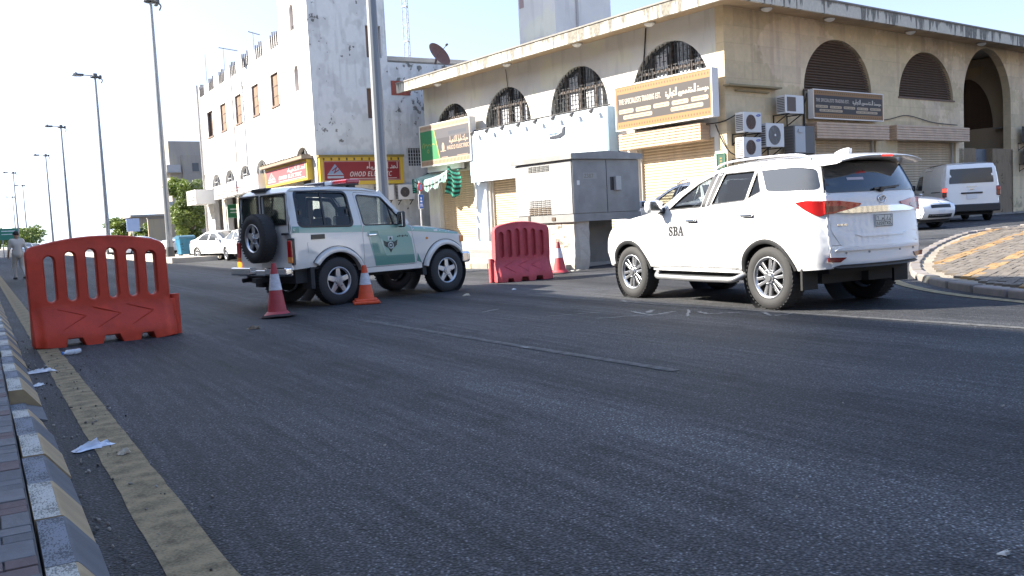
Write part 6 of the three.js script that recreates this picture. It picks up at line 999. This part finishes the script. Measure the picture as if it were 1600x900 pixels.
signBoard('poster', 'tall green poster beside the shutter at the corner', Bw(-0.002, 2.2, -0.22), LEFT, 0.3, 1.3, 0.03, canvasTex(64, 256, (g) => { g.fillStyle = '#1e5a45'; g.fillRect(0, 0, 64, 256); g.fillStyle = '#a98a4a'; for (let k = 0; k < 11; k++) g.fillRect(22, 20 + k * 16, 20, 9); g.fillStyle = '#d9b52c'; g.beginPath(); g.arc(32, 225, 18, 0, 7); g.fill(); }), M([0.07, 0.2, 0.15], 0.5), 0.015).userData.category = 'poster';

// ------------------------------------------------------------------ street furniture
{ // electricity cabinet on its plinth
  const t = thing('electricity_cabinet', 'large grey electricity cabinet with louvred side standing on a concrete plinth', 'cabinet', [11.36, 0, -16.4], 0.13);
  const pale = M([0.37, 0.37, 0.365], 0.5, { map: rep(grainTex, 0.8) }), grey = M([0.3, 0.3, 0.29], 0.5, { map: rep(grainTex, 0.6) }), L = 2.0, R = 2.1, y0 = 1.14, y1 = 2.5;
  obj('body', [bx(0.02, R - 0.02, y0, y1, -L + 0.02, -0.02)], grey, t);
  obj('base_frame', [bx(-0.015, R + 0.015, y0 - 0.02, y0 + 0.15, -L - 0.015, 0.015)], grey, t);
  obj('roof', [(() => { const g = new THREE.BoxGeometry(R + 0.16, 0.12, L + 0.16, 2, 1, 2).translate(R / 2, 2.565, -L / 2), p = g.attributes.position; for (let i = 0; i < p.count; i++) if (p.getY(i) > 2.57 && Math.abs(p.getX(i) - R / 2) < 0.1) p.setY(i, 2.69); g.computeVertexNormals(); return muv(g.toNonIndexed()); })(), bx(0, R, y1 - 0.001, 2.51, -L, 0)], grey, t);
  for (const [u0, u1] of [[0.0, 1.035], [1.045, 2.1]]) { const d = obj('door', [rbox(u1 - u0 - 0.01, y1 - y0 - 0.17, 0.03, (u0 + u1) / 2, (y0 + 0.15 + y1) / 2, 0.0, 0.006, 1)], grey, t); if (u0 > 1) { obj('lock_box', [rbox(0.17, 0.32, 0.08, 1.35, 1.95, 0.05, 0.01)], M([0.38, 0.38, 0.37], 0.45), d); obj('lock_recess', [bx(1.15, 1.26, 1.8, 2.1, 0.012, 0.02)], mDark, d); } else { obj('stencilled_number', new THREE.PlaneGeometry(0.42, 0.14).translate(0.52, 2.13, 0.018), M([1, 1, 1], 0.6, { map: canvasTex(256, 86, (g) => { g.fillStyle = '#93938f'; g.fillRect(0, 0, 256, 86); g.fillStyle = '#7d7468'; g.font = 'bold 80px sans-serif'; g.fillText('2387', 20, 72, 216); }) }), d); obj('sticker', [bx(0.12, 0.2, 1.93, 2.03, 0.016, 0.02)], M([0.7, 0.69, 0.66], 0.6), d); obj('old_notice', [bx(0.16, 0.34, 1.52, 1.7, 0.016, 0.019)], M([0.24, 0.23, 0.22], 0.7), d); } }
  const sd = obj('left_panel', [rbox(0.03, y1 - y0 - 0.17, L - 0.02, 0.0, (y0 + 0.15 + y1) / 2, -L / 2, 0.006, 1)], pale, t), lou = (z0, z1, ya, yb, n, m) => { const l = []; for (let i = 0; i < n; i++) for (let k = 0; k < 5; k++) l.push(box(0.03, ((yb - ya) / n) * 0.42, (z1 - z0) / 5 - 0.025).rotateZ(0.5).translate(-0.018, ya + ((i + 0.5) * (yb - ya)) / n, z0 + ((k + 0.5) * (z1 - z0)) / 5)); return obj('louvre', l, m, sd); };
  lou(-1.5, -0.75, 2.3, 2.44, 4, grey); lou(-1.5, -0.75, 1.48, 1.66, 4, pale); lou(-1.52, -0.73, 1.31, 1.48, 4, M([0.16, 0.12, 0.08], 0.9, { map: rep(plasterTex, 2) }));
  obj('paper_notice', [bx(-0.019, -0.0155, 1.82, 1.95, -0.36, -0.28), bx(-0.019, -0.0155, 1.6, 1.74, -0.2, -0.1)], M([0.38, 0.37, 0.36], 0.8), sd); obj('rating_plate', [bx(-0.02, -0.0155, 2.28, 2.4, -0.34, -0.1)], M([0.42, 0.42, 0.42], 0.5), sd);
  obj('rust_bracket', [bx(-0.03, -0.0155, 1.14, 1.3, -1.56, -1.5), bx(-0.03, -0.0155, 1.16, 1.24, -0.72, -0.6)], M([0.1, 0.07, 0.05], 0.9), t);
}
{ // concrete plinth under it
  const t = thing('cabinet_plinth', 'off white concrete plinth with crumbled corner under the grey cabinet', 'plinth', [11.4, 0, -16.44], 0.13), m = M([0.66, 0.62, 0.54], 0.9, { map: rep(plasterTex, 0.35), bumpMap: rep(bumpTex, 1.5), bumpScale: 0.012 });
  const g = new TessellateModifier(0.12, 8).modify(new THREE.BoxGeometry(0.45, 1.12, 1.75, 3, 8, 12).translate(0.225, 0.56, -0.9).toNonIndexed()), p = g.attributes.position;
  for (let i = 0; i < p.count; i++) { const x = p.getX(i), y = p.getY(i), z = p.getZ(i), low = sstep(0.35, 0.0, y) * sstep(-0.5, 0, z), n = fbm(x * 5 + y * 7, z * 5, 3, 0, 91) - 0.5; p.setXYZ(i, x + n * 0.02 + low * 0.06 * n, y + (y > 1 ? 0 : n * 0.01), z + n * 0.03 - low * 0.05); }
  g.computeVertexNormals(); obj('pad', muv(g), m, t); obj('back_pad', [bx(0.46, 1.9, 0, 1.115, -1.9, -0.75)], mConcD, t); obj('rubble', Array.from({ length: 16 }, (_, i) => new THREE.IcosahedronGeometry(rr(0.02, 0.07), 0).scale(1, 0.6, 1).translate(rr(-0.25, 0.5), 0.02, rr(-0.1, 0.2))), m, t);
}
function waterBarrier(label, pos, turn, color, open) { // plastic road barrier, front looks along +z
  const t = thing('road_barrier', label, 'barrier', pos, turn, 'water filled road barriers'), m = M(color, 0.56, { map: rep(grainTex, 1.2), bumpMap: rep(bumpTex, 0.7), bumpScale: 0.006 });
  const W = (x, y) => 0.085 + 0.15 * sstep(0.5, 0.08, y) - 0.03 * sstep(1.0, 1.25, y) - 0.05 * sstep(0.66, 0.75, Math.abs(x)) * sstep(0.6, 0.2, y) + (y < 0.5 && y > 0.1 ? 0.012 * Math.sin(Math.PI * clamp((y - 0.1) / 0.4)) * Math.sin(x * 9) : 0);
  const B = new Body(W), topY = (x) => 1.17 + 0.1 * (1 - (x / 0.72) ** 2), o = [];
  const low = [[-0.78, 0.02], [-0.48, 0.0], [-0.45, 0.1], [-0.29, 0.1], [-0.25, 0.0], [-0.08, 0.0], [-0.05, 0.1], [0.12, 0.1], [0.16, 0.0], [0.34, 0.0], [0.37, 0.085], [0.5, 0.085], [0.53, 0.0], [0.78, 0.02], [0.77, 0.4], [0.745, 0.5]];
  o.push(...low, [0.735, 1.05], ...arcPts(0.635, 1.08, 0.1, 0, 1.3, 5)); for (let k = 0; k <= 10; k++) { const x = mix(0.6, -0.6, k / 10); o.push([x, topY(x)]); } o.push(...arcPts(-0.69, 1.08, 0.1, 1.85, Math.PI, 5), [-0.785, 0.5], [-0.785, 0.4]);
  const slots = [-0.56, -0.335, -0.11, 0.115, 0.34, 0.56].map((x) => [...arcPts(x, 0.58, 0.054, -Math.PI, 0, 8), ...arcPts(x, topY(x) - 0.2, 0.054, 0, Math.PI, 8)]);
  const parts = [];
  for (const s of [1, -1]) parts.push(B.panel(o, slots.map((l) => growPoly(l, 0.016)), s, { edge: 0, max: 0.07 }));
  const wall = (loop, out) => { const d = dense(loop, 0.05), q = growPoly(d, out), n = d.length; return toCreasedNormals(grid(n, 6, (u, v) => { const i = Math.round(u * n) % n, k = v * 6, bev = k < 0.5 || k > 5.5 ? 0 : 1, a = bev ? q[i] : d[i], w = W(...d[i]) - (bev ? 0.022 : 0), f = [1, 1, 0.5, 0, -0.5, -1, -1][Math.round(k)]; return [a[0], a[1], f * w]; }), 0.9); };
  parts.push(wall(o, 0.012));
  const deep = open ? 1 : 0.3;
  slots.forEach((l) => { const g = growPoly(l, 0.016), d = dense(g, 0.04), q = growPoly(d, -0.016), n = d.length, mk = (f0, s) => grid(n, 3, (u, v) => { const i = Math.round(u * n) % n, k = Math.round(v * 3), a = k ? q[i] : d[i], w = W(...d[i]); return [a[0], a[1], s * (k === 0 ? w : k === 1 ? w - 0.02 : k === 2 ? w * mix(1, f0, 0.5) - 0.01 : w * f0)]; }); parts.push(mk(open ? 0 : 0.25, 1), mk(open ? 0 : 0.25, -1)); if (!open) for (const s of [1, -1]) parts.push(new THREE.ShapeGeometry(shapeOf(growPoly(l, 0.0))).translate(0, 0, s * 0.022)); });
  obj('shell', parts, m, t);
  obj('chevron_rib', [1, -1].flatMap((s) => [-0.36, 0.02, 0.4].flatMap((x) => [[x - 0.16, 0.44, x + 0.14, 0.34], [x + 0.14, 0.34, x - 0.12, 0.2]].map(([a, b, c, d]) => bar([a, b, s * (W(a, b) + 0.001)], [c, d, s * (W(c, d) - 0.001)], 0.011)))), m, t);
  obj('joining_lug', [new THREE.CylinderGeometry(0.055, 0.06, 0.5, 16).translate(0.82, 0.26, 0.02), rbox(0.1, 0.42, 0.12, 0.77, 0.25, 0.02, 0.02)], m, t);
  return t;
}
waterBarrier('dark orange red road barrier with open slots standing across the yellow line', [1.24, 0, -11.83], 0.045, [0.66, 0.055, 0.018], true);
waterBarrier('faded pink red road barrier with grooves standing before the concrete plinth', [9.36, 0, -15.46], Math.PI - 0.08, [0.56, 0.07, 0.085], false).scale.set(0.8, 0.93, 1);
function cone(label, pos, h, tilt, square, color) {
  const t = thing('traffic_cone', label, 'traffic cone', pos, rr(0, 6), 'traffic cones'), m = M(color, 0.5, { map: rep(grainTex, 2) }), R = 0.14, r = 0.032, k = (y) => mix(R, r, (y - 0.045) / (h - 0.045));
  const seg = (a, b, e = 0) => new THREE.CylinderGeometry(k(b) + e, k(a) + e, b - a, 28, 1, true).translate(0, (a + b) / 2, 0);
  obj('body', [seg(0.045, h), new THREE.CircleGeometry(k(h), 20).rotateX(-Math.PI / 2).translate(0, h, 0)].map((g) => g.toNonIndexed()), m, t);
  obj('reflective_band', [seg(h * 0.5, h * 0.8, 0.004)], M([0.62, 0.63, 0.68], 0.35, { map: rep(grainTex, 2) }), t);
  obj('base', square ? [rbox(0.42, 0.05, 0.42, 0, 0.027, 0, 0.02), rbox(0.36, 0.05, 0.36, 0, 0.06, 0, 0.02)] : [(() => { const g = new THREE.CylinderGeometry(0.25, 0.27, 0.03, 8).translate(0, 0.018, 0), p = g.attributes.position; for (let i = 0; i < p.count; i++) p.setY(i, p.getY(i) + 0.02 * Math.sin(p.getX(i) * 9)); g.computeVertexNormals(); return g; })()], square ? m : M([0.05, 0.03, 0.03], 0.8), t);
  if (!square) obj('skirt', [new THREE.CylinderGeometry(0.145, 0.19, 0.05, 28).translate(0, 0.055, 0)], m, t);
  t.rotation.z = tilt; return t;
}
cone('faded red traffic cone with a dark base behind the police four by four', [3.6, 0.005, -12.75], 0.77, 0.02, false, [0.45, 0.05, 0.06]);
cone('bright orange traffic cone with a square base by a police car wheel', [5.27, 0, -13.55], 0.62, 0, true, [0.75, 0.09, 0.025]);
cone('small pinkish traffic cone in front of the concrete plinth', [10.76, 0.02, -16.15], 0.69, -0.03, false, [0.55, 0.06, 0.07]);

// lamp posts along the far kerb
function lampPost(label, [x, y, z]) {
  const t = thing('lamp_post', label, 'lamp post', [x, y, z], 0, 'lamp posts along the far kerb'), m = M([0.27, 0.29, 0.31], 0.5, { metalness: 0.3, map: rep(grainTex, 0.5) }), dk = M([0.07, 0.075, 0.08], 0.5), H = 13.5;
  obj('shaft', toCreasedNormals(new THREE.CylinderGeometry(0.07, 0.172, H, 12).translate(0, H / 2, 0).toNonIndexed(), 0.3), m, t);
  obj('base_collar', [new THREE.CylinderGeometry(0.19, 0.24, 0.55, 12).translate(0, 0.27, 0)], M([0.06, 0.06, 0.06], 0.7), t);
  obj('hatch', [rbox(0.14, 0.5, 0.04, 0, 1.1, 0.15, 0.01)], m, t);
  obj('crown_ring', [new THREE.TorusGeometry(0.3, 0.05, 8, 20).rotateX(Math.PI / 2).translate(0, H - 0.1, 0), bar([-0.3, H - 0.1, 0], [0.3, H - 0.1, 0], 0.06), bar([0, H - 0.1, -0.3], [0, H - 0.1, 0.3], 0.06), new THREE.CylinderGeometry(0.16, 0.2, 0.3, 12).translate(0, H + 0.02, 0)], dk, t);
  const lam = obj('street_lamp', [rbox(0.75, 0.17, 0.34, -1.15, H + 0.02, 0.1, 0.07, 3), new THREE.ConeGeometry(0.3, 0.28, 14, 1, true).translate(-1.3, H + 0.1, 0.1)], dk, t); obj('arm', [rod([0, H, 0], [-0.85, H + 0.02, 0.08], 0.035)], dk, lam); obj('lens', [rbox(0.55, 0.05, 0.26, -1.18, H - 0.075, 0.1, 0.02)], M([0.6, 0.6, 0.58], 0.25), lam);
  const l2 = obj('street_lamp', [rbox(0.2, 0.24, 0.7, 0.42, H + 0.02, -0.7, 0.06, 3)], dk, t); obj('arm', [rod([0, H, 0], [0.4, H + 0.03, -0.5], 0.035)], dk, l2);
  obj('junction_hook', [tube([[0.3, H - 0.12, 0.05], [0.48, H - 0.3, 0.06], [0.4, H - 0.55, 0.06]], 0.04, 6)], dk, t);
  return t;
}
const post = lampPost('thick grey lamp post close behind the police four by four', [8.7, 0.0, -20.8]);
[['tall slim lamp post standing next to the blue bin', 8.75, -50.5], ['second slim lamp post beyond the blue bin', 8.55, -74.7], ['third slim lamp post beyond the blue bin', 8.55, -107.5], ['fourth slim lamp post beyond the blue bin', 9.05, -141.8], ['distant lamp post, fifth beyond the blue bin', 6.0, -174.8], ['distant lamp post, sixth beyond the blue bin', 8.8, -212], ['distant lamp post, last of the row', 8.3, -260]].forEach(([l, x, z]) => copy(post, [x, 0.22, z], 0, l));

{ // blue wheelless bin
  const t = thing('waste_bin', 'blue metal waste bin beside the slim lamp post', 'bin', [9.85, 0.24, -52.1], 0.15), m = M([0.03, 0.2, 0.34], 0.5, { map: rep(plasterTex, 0.7) });
  const g = new THREE.BoxGeometry(0.85, 0.85, 0.7).translate(0, 0.5, 0), p = g.attributes.position; for (let i = 0; i < p.count; i++) if (p.getY(i) < 0.3) { p.setX(i, p.getX(i) * 0.84); p.setZ(i, p.getZ(i) * 0.84); } g.computeVertexNormals();
  obj('tub', muv(g.toNonIndexed()), m, t); obj('rim', [bx(-0.46, 0.46, 0.93, 0.98, -0.39, 0.39)], M([0.04, 0.16, 0.26], 0.5), t); obj('lid', [(() => { const c = new THREE.CylinderGeometry(0.38, 0.38, 0.9, 16, 1, false, 0, Math.PI).rotateZ(Math.PI / 2).scale(1, 0.35, 1).translate(0, 0.975, 0); return c; })()], M([0.04, 0.13, 0.2], 0.5), t); for (const x of [-0.3, 0.3]) obj('foot', [bx(x - 0.05, x + 0.05, 0, 0.1, -0.2, 0.2)], mBlackMetal, t);
}

// ------------------------------------------------------------------ person walking by the yellow line
function field(size, res, center, sdf, cell) { // mesh of a signed distance field
  const mc = new MarchingCubes(res, mDark, false, false, 60000); mc.isolation = 0; const h = size / 2;
  for (let k = 0; k < res; k++) for (let j = 0; j < res; j++) for (let i = 0; i < res; i++) mc.field[k * res * res + j * res + i] = -sdf(center[0] + ((i - res / 2) / (res / 2)) * h, center[1] + ((j - res / 2) / (res / 2)) * h, center[2] + ((k - res / 2) / (res / 2)) * h);
  mc.update(); const n = mc.count, P = new Float32Array(n * 3), N = new Float32Array(n * 3);
  for (let i = 0; i < n; i++) for (let c = 0; c < 3; c++) { P[i * 3 + c] = mc.positionArray[i * 3 + c] * h + center[c]; N[i * 3 + c] = mc.normalArray[i * 3 + c]; }
  const g = new THREE.BufferGeometry(); g.setAttribute('position', new THREE.BufferAttribute(P, 3)); g.setAttribute('normal', new THREE.BufferAttribute(N, 3)); return g;
}
const capsule = (a, b, r0, r1) => { const ax = a[0], ay = a[1], az = a[2], bx_ = b[0] - ax, by = b[1] - ay, bz = b[2] - az, l = bx_ * bx_ + by * by + bz * bz; return (x, y, z) => { const t = clamp(((x - ax) * bx_ + (y - ay) * by + (z - az) * bz) / l); return Math.hypot(x - ax - t * bx_, y - ay - t * by, z - az - t * bz) - mix(r0, r1, t); }; };
const smin = (fs, k) => (x, y, z) => { let s = 0; for (const f of fs) s += Math.exp(-f(x, y, z) / k); return -k * Math.log(Math.max(1e-300, s)); };
{
  const t = thing('person', 'person in a pale grey shirt and light trousers walking by the yellow line', 'person', [1.2, 0, -37.4], 0.25); // front along -z
  const hip = 0.9, J = { hipL: [-0.1, hip, 0], hipR: [0.1, hip, 0], kneeL: [-0.11, 0.48, -0.17], kneeR: [0.11, 0.47, -0.02], ankL: [-0.11, 0.09, -0.1], ankR: [0.11, 0.12, 0.3], toeL: [-0.11, 0.04, -0.28], toeR: [0.11, 0.03, 0.16] };
  const legs = smin([capsule(J.hipL, J.kneeL, 0.1, 0.072), capsule(J.kneeL, J.ankL, 0.07, 0.055), capsule(J.hipR, J.kneeR, 0.1, 0.072), capsule(J.kneeR, J.ankR, 0.07, 0.055), capsule([-0.08, 0.95, 0], [0.08, 0.95, 0], 0.12, 0.12)], 0.02);
  const torso = smin([capsule([0, 0.92, 0], [0, 1.2, -0.01], 0.165, 0.15), capsule([-0.1, 1.3, -0.02], [0.1, 1.3, -0.02], 0.13, 0.13), capsule([0.19, 1.4, -0.02], [0.27, 1.12, 0.08], 0.062, 0.05), capsule([-0.19, 1.4, -0.02], [-0.27, 1.12, -0.06], 0.062, 0.05), capsule([-0.16, 1.4, -0.02], [0.16, 1.4, -0.02], 0.08, 0.08)], 0.025);
  const skin = smin([capsule([0, 1.42, -0.02], [0, 1.55, -0.03], 0.055, 0.055), capsule([0, 1.6, -0.04], [0, 1.665, -0.05], 0.085, 0.092), capsule([0, 1.6, -0.13], [0, 1.62, -0.145], 0.02, 0.015), capsule([-0.095, 1.62, -0.03], [0.095, 1.62, -0.03], 0.02, 0.02), capsule([0.27, 1.12, 0.08], [0.27, 0.9, -0.02], 0.04, 0.03), capsule([-0.27, 1.12, -0.06], [-0.26, 0.9, -0.22], 0.04, 0.03), capsule([0.27, 0.88, -0.03], [0.265, 0.8, -0.06], 0.036, 0.024), capsule([-0.26, 0.88, -0.23], [-0.255, 0.8, -0.27], 0.036, 0.024)], 0.014);
  obj('body', field(1.9, 96, [0, 0.9, 0], skin), M([0.33, 0.2, 0.13], 0.7), t); obj('shirt', field(1.9, 88, [0, 0.9, 0], torso), M([0.46, 0.43, 0.38], 0.9), t); obj('trousers', field(1.9, 88, [0, 0.9, 0], legs), M([0.4, 0.37, 0.32], 0.9), t);
  const fing = []; for (const [hx, hz] of [[0.265, -0.06], [-0.255, -0.27]]) { for (let k = 0; k < 4; k++) fing.push(rod([hx, 0.8, hz + (k - 1.5) * 0.018], [hx, 0.735 + 0.008 * Math.abs(k - 1.2), hz - 0.02 + (k - 1.5) * 0.018], 0.009, 0.007, 6)); fing.push(rod([hx, 0.85, hz - 0.02], [hx - 0.01, 0.8, hz - 0.06], 0.01, 0.008, 6)); } obj('fingers', fing, M([0.33, 0.2, 0.13], 0.7), t);
  obj('hair', [new THREE.SphereGeometry(0.102, 18, 12, 0, 7, 0, 1.75).scale(0.98, 1.05, 1.08).rotateX(0.35).translate(0, 1.665, -0.03)], M([0.015, 0.012, 0.01], 0.8), t); obj('shoe', [rbox(0.09, 0.08, 0.27, -0.11, 0.04, -0.16, 0.03)], mDark, t); obj('shoe', [rbox(0.09, 0.08, 0.27, 0.11, 0.055, 0.24, 0.03).translate(0, 0, 0)], mDark, t);
}

// ------------------------------------------------------------------ trees and far things
const leafMats = [[0.15, 0.21, 0.03], [0.19, 0.25, 0.04], [0.11, 0.16, 0.028]].map((c) => M(c, 0.75, { transmission: 0.4, thickness: 0 }));
function leafCrown(clumps, n, size) { // leaf-sized faces spread through a set of ellipsoids
  const P = [];
  for (const [cx, cy, cz, rx, ry, rz] of clumps) for (let i = 0; i < n; i++) {
    const u = rnd() * 6.283, v = Math.acos(rr(-1, 1)), r = Math.cbrt(rr(0.25, 1)) * (0.85 + 0.3 * rnd()), x = cx + rx * r * Math.sin(v) * Math.cos(u), y = cy + ry * r * Math.cos(v), z = cz + rz * r * Math.sin(v) * Math.sin(u);
    const a = V(rr(-1, 1), rr(-1, 1), rr(-1, 1)).normalize(), b = V(rr(-1, 1), rr(-1, 1), rr(-1, 1)).cross(a).normalize(), s = size * rr(0.6, 1.3), q = (p, k) => [x + a.x * p * s + b.x * k * s, y + a.y * p * s + b.y * k * s, z + a.z * p * s + b.z * k * s];
    P.push(...q(-1, 0), ...q(0, -0.5), ...q(1, 0), ...q(-1, 0), ...q(1, 0), ...q(0, 0.5));
  }
  const g = new THREE.BufferGeometry(); g.setAttribute('position', new THREE.Float32BufferAttribute(P, 3)); g.computeVertexNormals(); return g;
}
function tree(name, label, [x, y, z], w, h, n, size, group) {
  const t = thing(name, label, 'tree', [x, y, z], 0, group), bark = M([0.12, 0.09, 0.065], 0.95), th = h * 0.32, cl = [[], [], []];
  for (let k = 0; k < 26; k++) { const a = rnd() * 6.283, r = (w / 2) * 0.72 * Math.sqrt(rnd()), yy = mix(th * 0.75, h * 0.9, rnd()), q = 1 - Math.abs((yy - h * 0.58) / (h * 0.6)) ** 2; cl[k % 3].push([Math.cos(a) * r * q, yy, Math.sin(a) * r * q, w * rr(0.12, 0.2), h * rr(0.07, 0.12), w * rr(0.12, 0.2)]); }
  obj('trunk', [rod([0, -0.2, 0], [0.05, th, 0.02], w * 0.035, w * 0.025), ...[0, 1, 2, 3].map((k) => rod([0.05, th * 0.9, 0], [Math.cos(k * 1.7) * w * 0.26, h * 0.68, Math.sin(k * 1.7) * w * 0.26], w * 0.02, w * 0.006))], bark, t);
  cl.forEach((c, i) => obj('crown', leafCrown(c, n, size), leafMats[i], t)); return t;
}
tree('street_tree', 'bright green bushy tree beside the white tower building', [11.9, 0.1, -60.8], 3.3, 5.0, 460, 0.1);
tree('street_tree', 'small dark tree far up the street beside the slim lamp posts', [15.6, 0, -119], 6.5, 4.2, 200, 0.2); tree('street_tree', 'low dark bushy tree in front of the distant beige wall', [16.2, 0, -97], 5.4, 3.0, 240, 0.16); tree('street_tree', 'low bushy tree left of its darker neighbour before the distant beige wall', [14.2, 0, -97], 2.6, 2.6, 200, 0.14);
for (const [i, x, z, w, h] of [[0, 2.2, -150, 5, 5], [1, 6.8, -205, 8, 5], [2, 10.2, -232, 9, 6], [3, -1.5, -190, 7, 6]]) tree('distant_tree', ['pale distant tree behind the green road sign', 'hazy distant tree beside the far lamp posts', 'hazy tall distant tree where the road ends', 'hazy distant tree at the near side of the road end'][i], [x, 0, z], w, h, 130, 0.26, 'trees at the end of the road');
{ const t = thing('boundary_wall', 'long low beige wall behind the parked cars under the green tree', 'wall', [13.5, 0, -88], 0.02), m = M([0.52, 0.42, 0.31], 0.9, { map: rep(blockTex, 0.1) }); obj('wall', [bx(0, 26, 0, 3.1, -0.3, 0)], m, t); obj('coping', [bx(-0.05, 26.05, 3.1, 3.2, -0.36, 0.06)], mConcD, t); }
{ const t = thing('low_house', 'flat roofed beige house beyond the dark bushes', 'house', [15.5, 0, -112], 0), m = M([0.45, 0.36, 0.27], 0.9, { map: rep(blockTex, 0.1) }); obj('wall', [bx(0, 14, 0, 3.9, -8, 0)], m, t); obj('roof', [bx(-0.2, 14.2, 3.9, 4.15, -8.2, 0.2)], mConc, t); obj('window', [bx(3, 4.2, 1.2, 2.6, 0.002, 0.04)], mPane, t); obj('window', [bx(7, 8.2, 1.2, 2.6, 0.002, 0.04)], mPane, t); }
{ const t = thing('road_sign', 'green direction sign far up the road', 'sign', [3.1, 0, -118], 0.1); obj('panel', [bx(-1.0, 0.9, 2.0, 3.3, 0, 0.08)], M([0.02, 0.2, 0.13], 0.5), t); obj('lettering', [bx(-0.8, 0.6, 2.95, 3.05, 0.081, 0.09), bx(-0.8, 0.3, 2.6, 2.68, 0.081, 0.09)], M([0.7, 0.75, 0.72], 0.5), t); for (const x of [-0.7, 0.6]) obj('post', rod([x, 0, 0.04], [x, 2.0, 0.04], 0.06), M([0.4, 0.4, 0.4], 0.5), t); }
copy(parked, [3.4, 0.0, -92], (90 - 3) * D2R, 'distant white car driving off beyond the walking person'); copy(parked, [5.9, 0.0, -128], (90 - 2) * D2R, 'most distant white car on the road');
{ const t = thing('notice_board', 'small blue and white board on a post beyond the red barrier', 'sign', [9.2, 0.22, -66.5], 0.3); obj('post', rod([0, 0, 0], [0, 2.4, 0], 0.05), M([0.5, 0.5, 0.5], 0.5), t); obj('board', [bx(-0.45, 0.45, 1.6, 2.5, 0.05, 0.1)], M([0.3, 0.4, 0.62], 0.5), t); }

// ------------------------------------------------------------------ litter
{
  const b = thing('plastic_bottle', 'crushed clear plastic bottle lying on the yellow line', 'bottle', [0.76, 0.035, -10.7], 0.5), pl = M([0.8, 0.83, 0.86], 0.15, { transmission: 0.5, thickness: 0 });
  obj('shell', toCreasedNormals((() => { const g = new THREE.LatheGeometry([[0.001, -0.1], [0.034, -0.1], [0.036, -0.04], [0.03, -0.02], [0.036, 0], [0.035, 0.04], [0.014, 0.075], [0.014, 0.09], [0.001, 0.092]].map((q) => new THREE.Vector2(...q)), 18).rotateZ(Math.PI / 2), p = g.attributes.position; for (let i = 0; i < p.count; i++) p.setY(i, p.getY(i) * 0.8 + 0.006 * Math.sin(p.getX(i) * 90)); g.computeVertexNormals(); return g.toNonIndexed(); })(), 0.6), pl, b); obj('cap', [new THREE.CylinderGeometry(0.016, 0.016, 0.018, 14).rotateZ(Math.PI / 2).translate(-0.095, 0, 0)], M([0.1, 0.25, 0.6], 0.5), b);
  const bag = (name, label, x, z, l, w, a, c, h = 0.03) => { const s0 = Math.round(x * 977 + z * 131); tag(obj(name, (() => { const mk = (up) => grid(16, 10, (u, v) => { const e = Math.sin(Math.PI * u) ** 0.6 * Math.sin(Math.PI * v) ** 0.5, n = fbm(u * 9 + s0, v * 7, 3, 0, 7) - 0.5, X = (u - 0.5) * l + n * 0.02, Z = (v - 0.5) * w * (0.6 + 0.4 * Math.sin(Math.PI * u) ** 0.5) + n * 0.05; return [x + X * Math.cos(a) + Z * Math.sin(a), 0.007 + e * (up ? h * Math.max(0.15, 0.75 + 2.6 * n) : 0.001), z - X * Math.sin(a) + Z * Math.cos(a)]; }); return merge([mk(1), mk(0)]); })(), M(c, 0.4)), label, 'litter', 'litter by the left kerb'); };
  bag('plastic_wrapper', 'crumpled white plastic wrapper beside the yellow line', 0.475, -5.71, 0.23, 0.09, 0.45, [0.62, 0.66, 0.74], 0.035); bag('paper_scrap', 'torn white paper scrap by the dropped kerb', 0.4, -9.5, 0.26, 0.08, 0.2, [0.7, 0.7, 0.72], 0.03); bag('paper_scrap', 'small white paper scrap next to the dropped kerb', 0.33, -8.6, 0.12, 0.05, 0.9, [0.7, 0.7, 0.7], 0.02);
  bag('paper_scrap', 'tan paper scrap on the yellow line past the wrapper', 0.6, -5.42, 0.07, 0.05, 1.1, [0.42, 0.36, 0.27], 0.025); bag('dead_leaf', 'brown leaf on the asphalt behind the dark based cone', 2.92, -11.45, 0.17, 0.1, 0.2, [0.16, 0.11, 0.06], 0.04); bag('paper_scrap', 'pale curled scrap on the empty asphalt', 2.86, -1.7, 0.035, 0.015, 0.1, [0.6, 0.58, 0.55], 0.015);
  bag('can', 'flattened drink can under the police four by four', 6.9, -13.2, 0.16, 0.08, 0.5, [0.45, 0.4, 0.3], 0.03); bag('paper_scrap', 'white scrap on the asphalt at the shadow edge by the faded barrier', 8.0, -13.5, 0.08, 0.05, 0.5, [0.75, 0.75, 0.75], 0.02);
  const im = new THREE.InstancedMesh(new THREE.IcosahedronGeometry(1, 0), M([1, 1, 1], 0.9), 420), m4 = new THREE.Matrix4(), q = new THREE.Quaternion(), col = new THREE.Color();
  for (let i = 0; i < 420; i++) { const near = i < 300, x = near ? 0.31 + Math.abs(rr(-1, 1) * rr(0, 1)) * 0.7 : rr(0.5, 8), z = near ? rr(-2.2, -14) : rr(-2, -16), s = rr(0.002, near ? 0.009 : 0.006); q.setFromEuler(new THREE.Euler(rr(0, 6), rr(0, 6), rr(0, 6))); m4.compose(V(x, s * 0.6 + 0.004, z), q, V(s * rr(0.8, 2), s, s)); im.setMatrixAt(i, m4); const t = rr(0.04, 0.32); im.setColorAt(i, col.setRGB(t, t * 0.93, t * 0.82)); }
  im.name = 'road_grit'; im.userData.kind = 'stuff'; im.userData.label = 'loose grit and pebbles scattered along the left kerb'; im.userData.category = 'grit'; im.castShadow = im.receiveShadow = true; scene.add(im);
}
renderer.render(scene, camera);
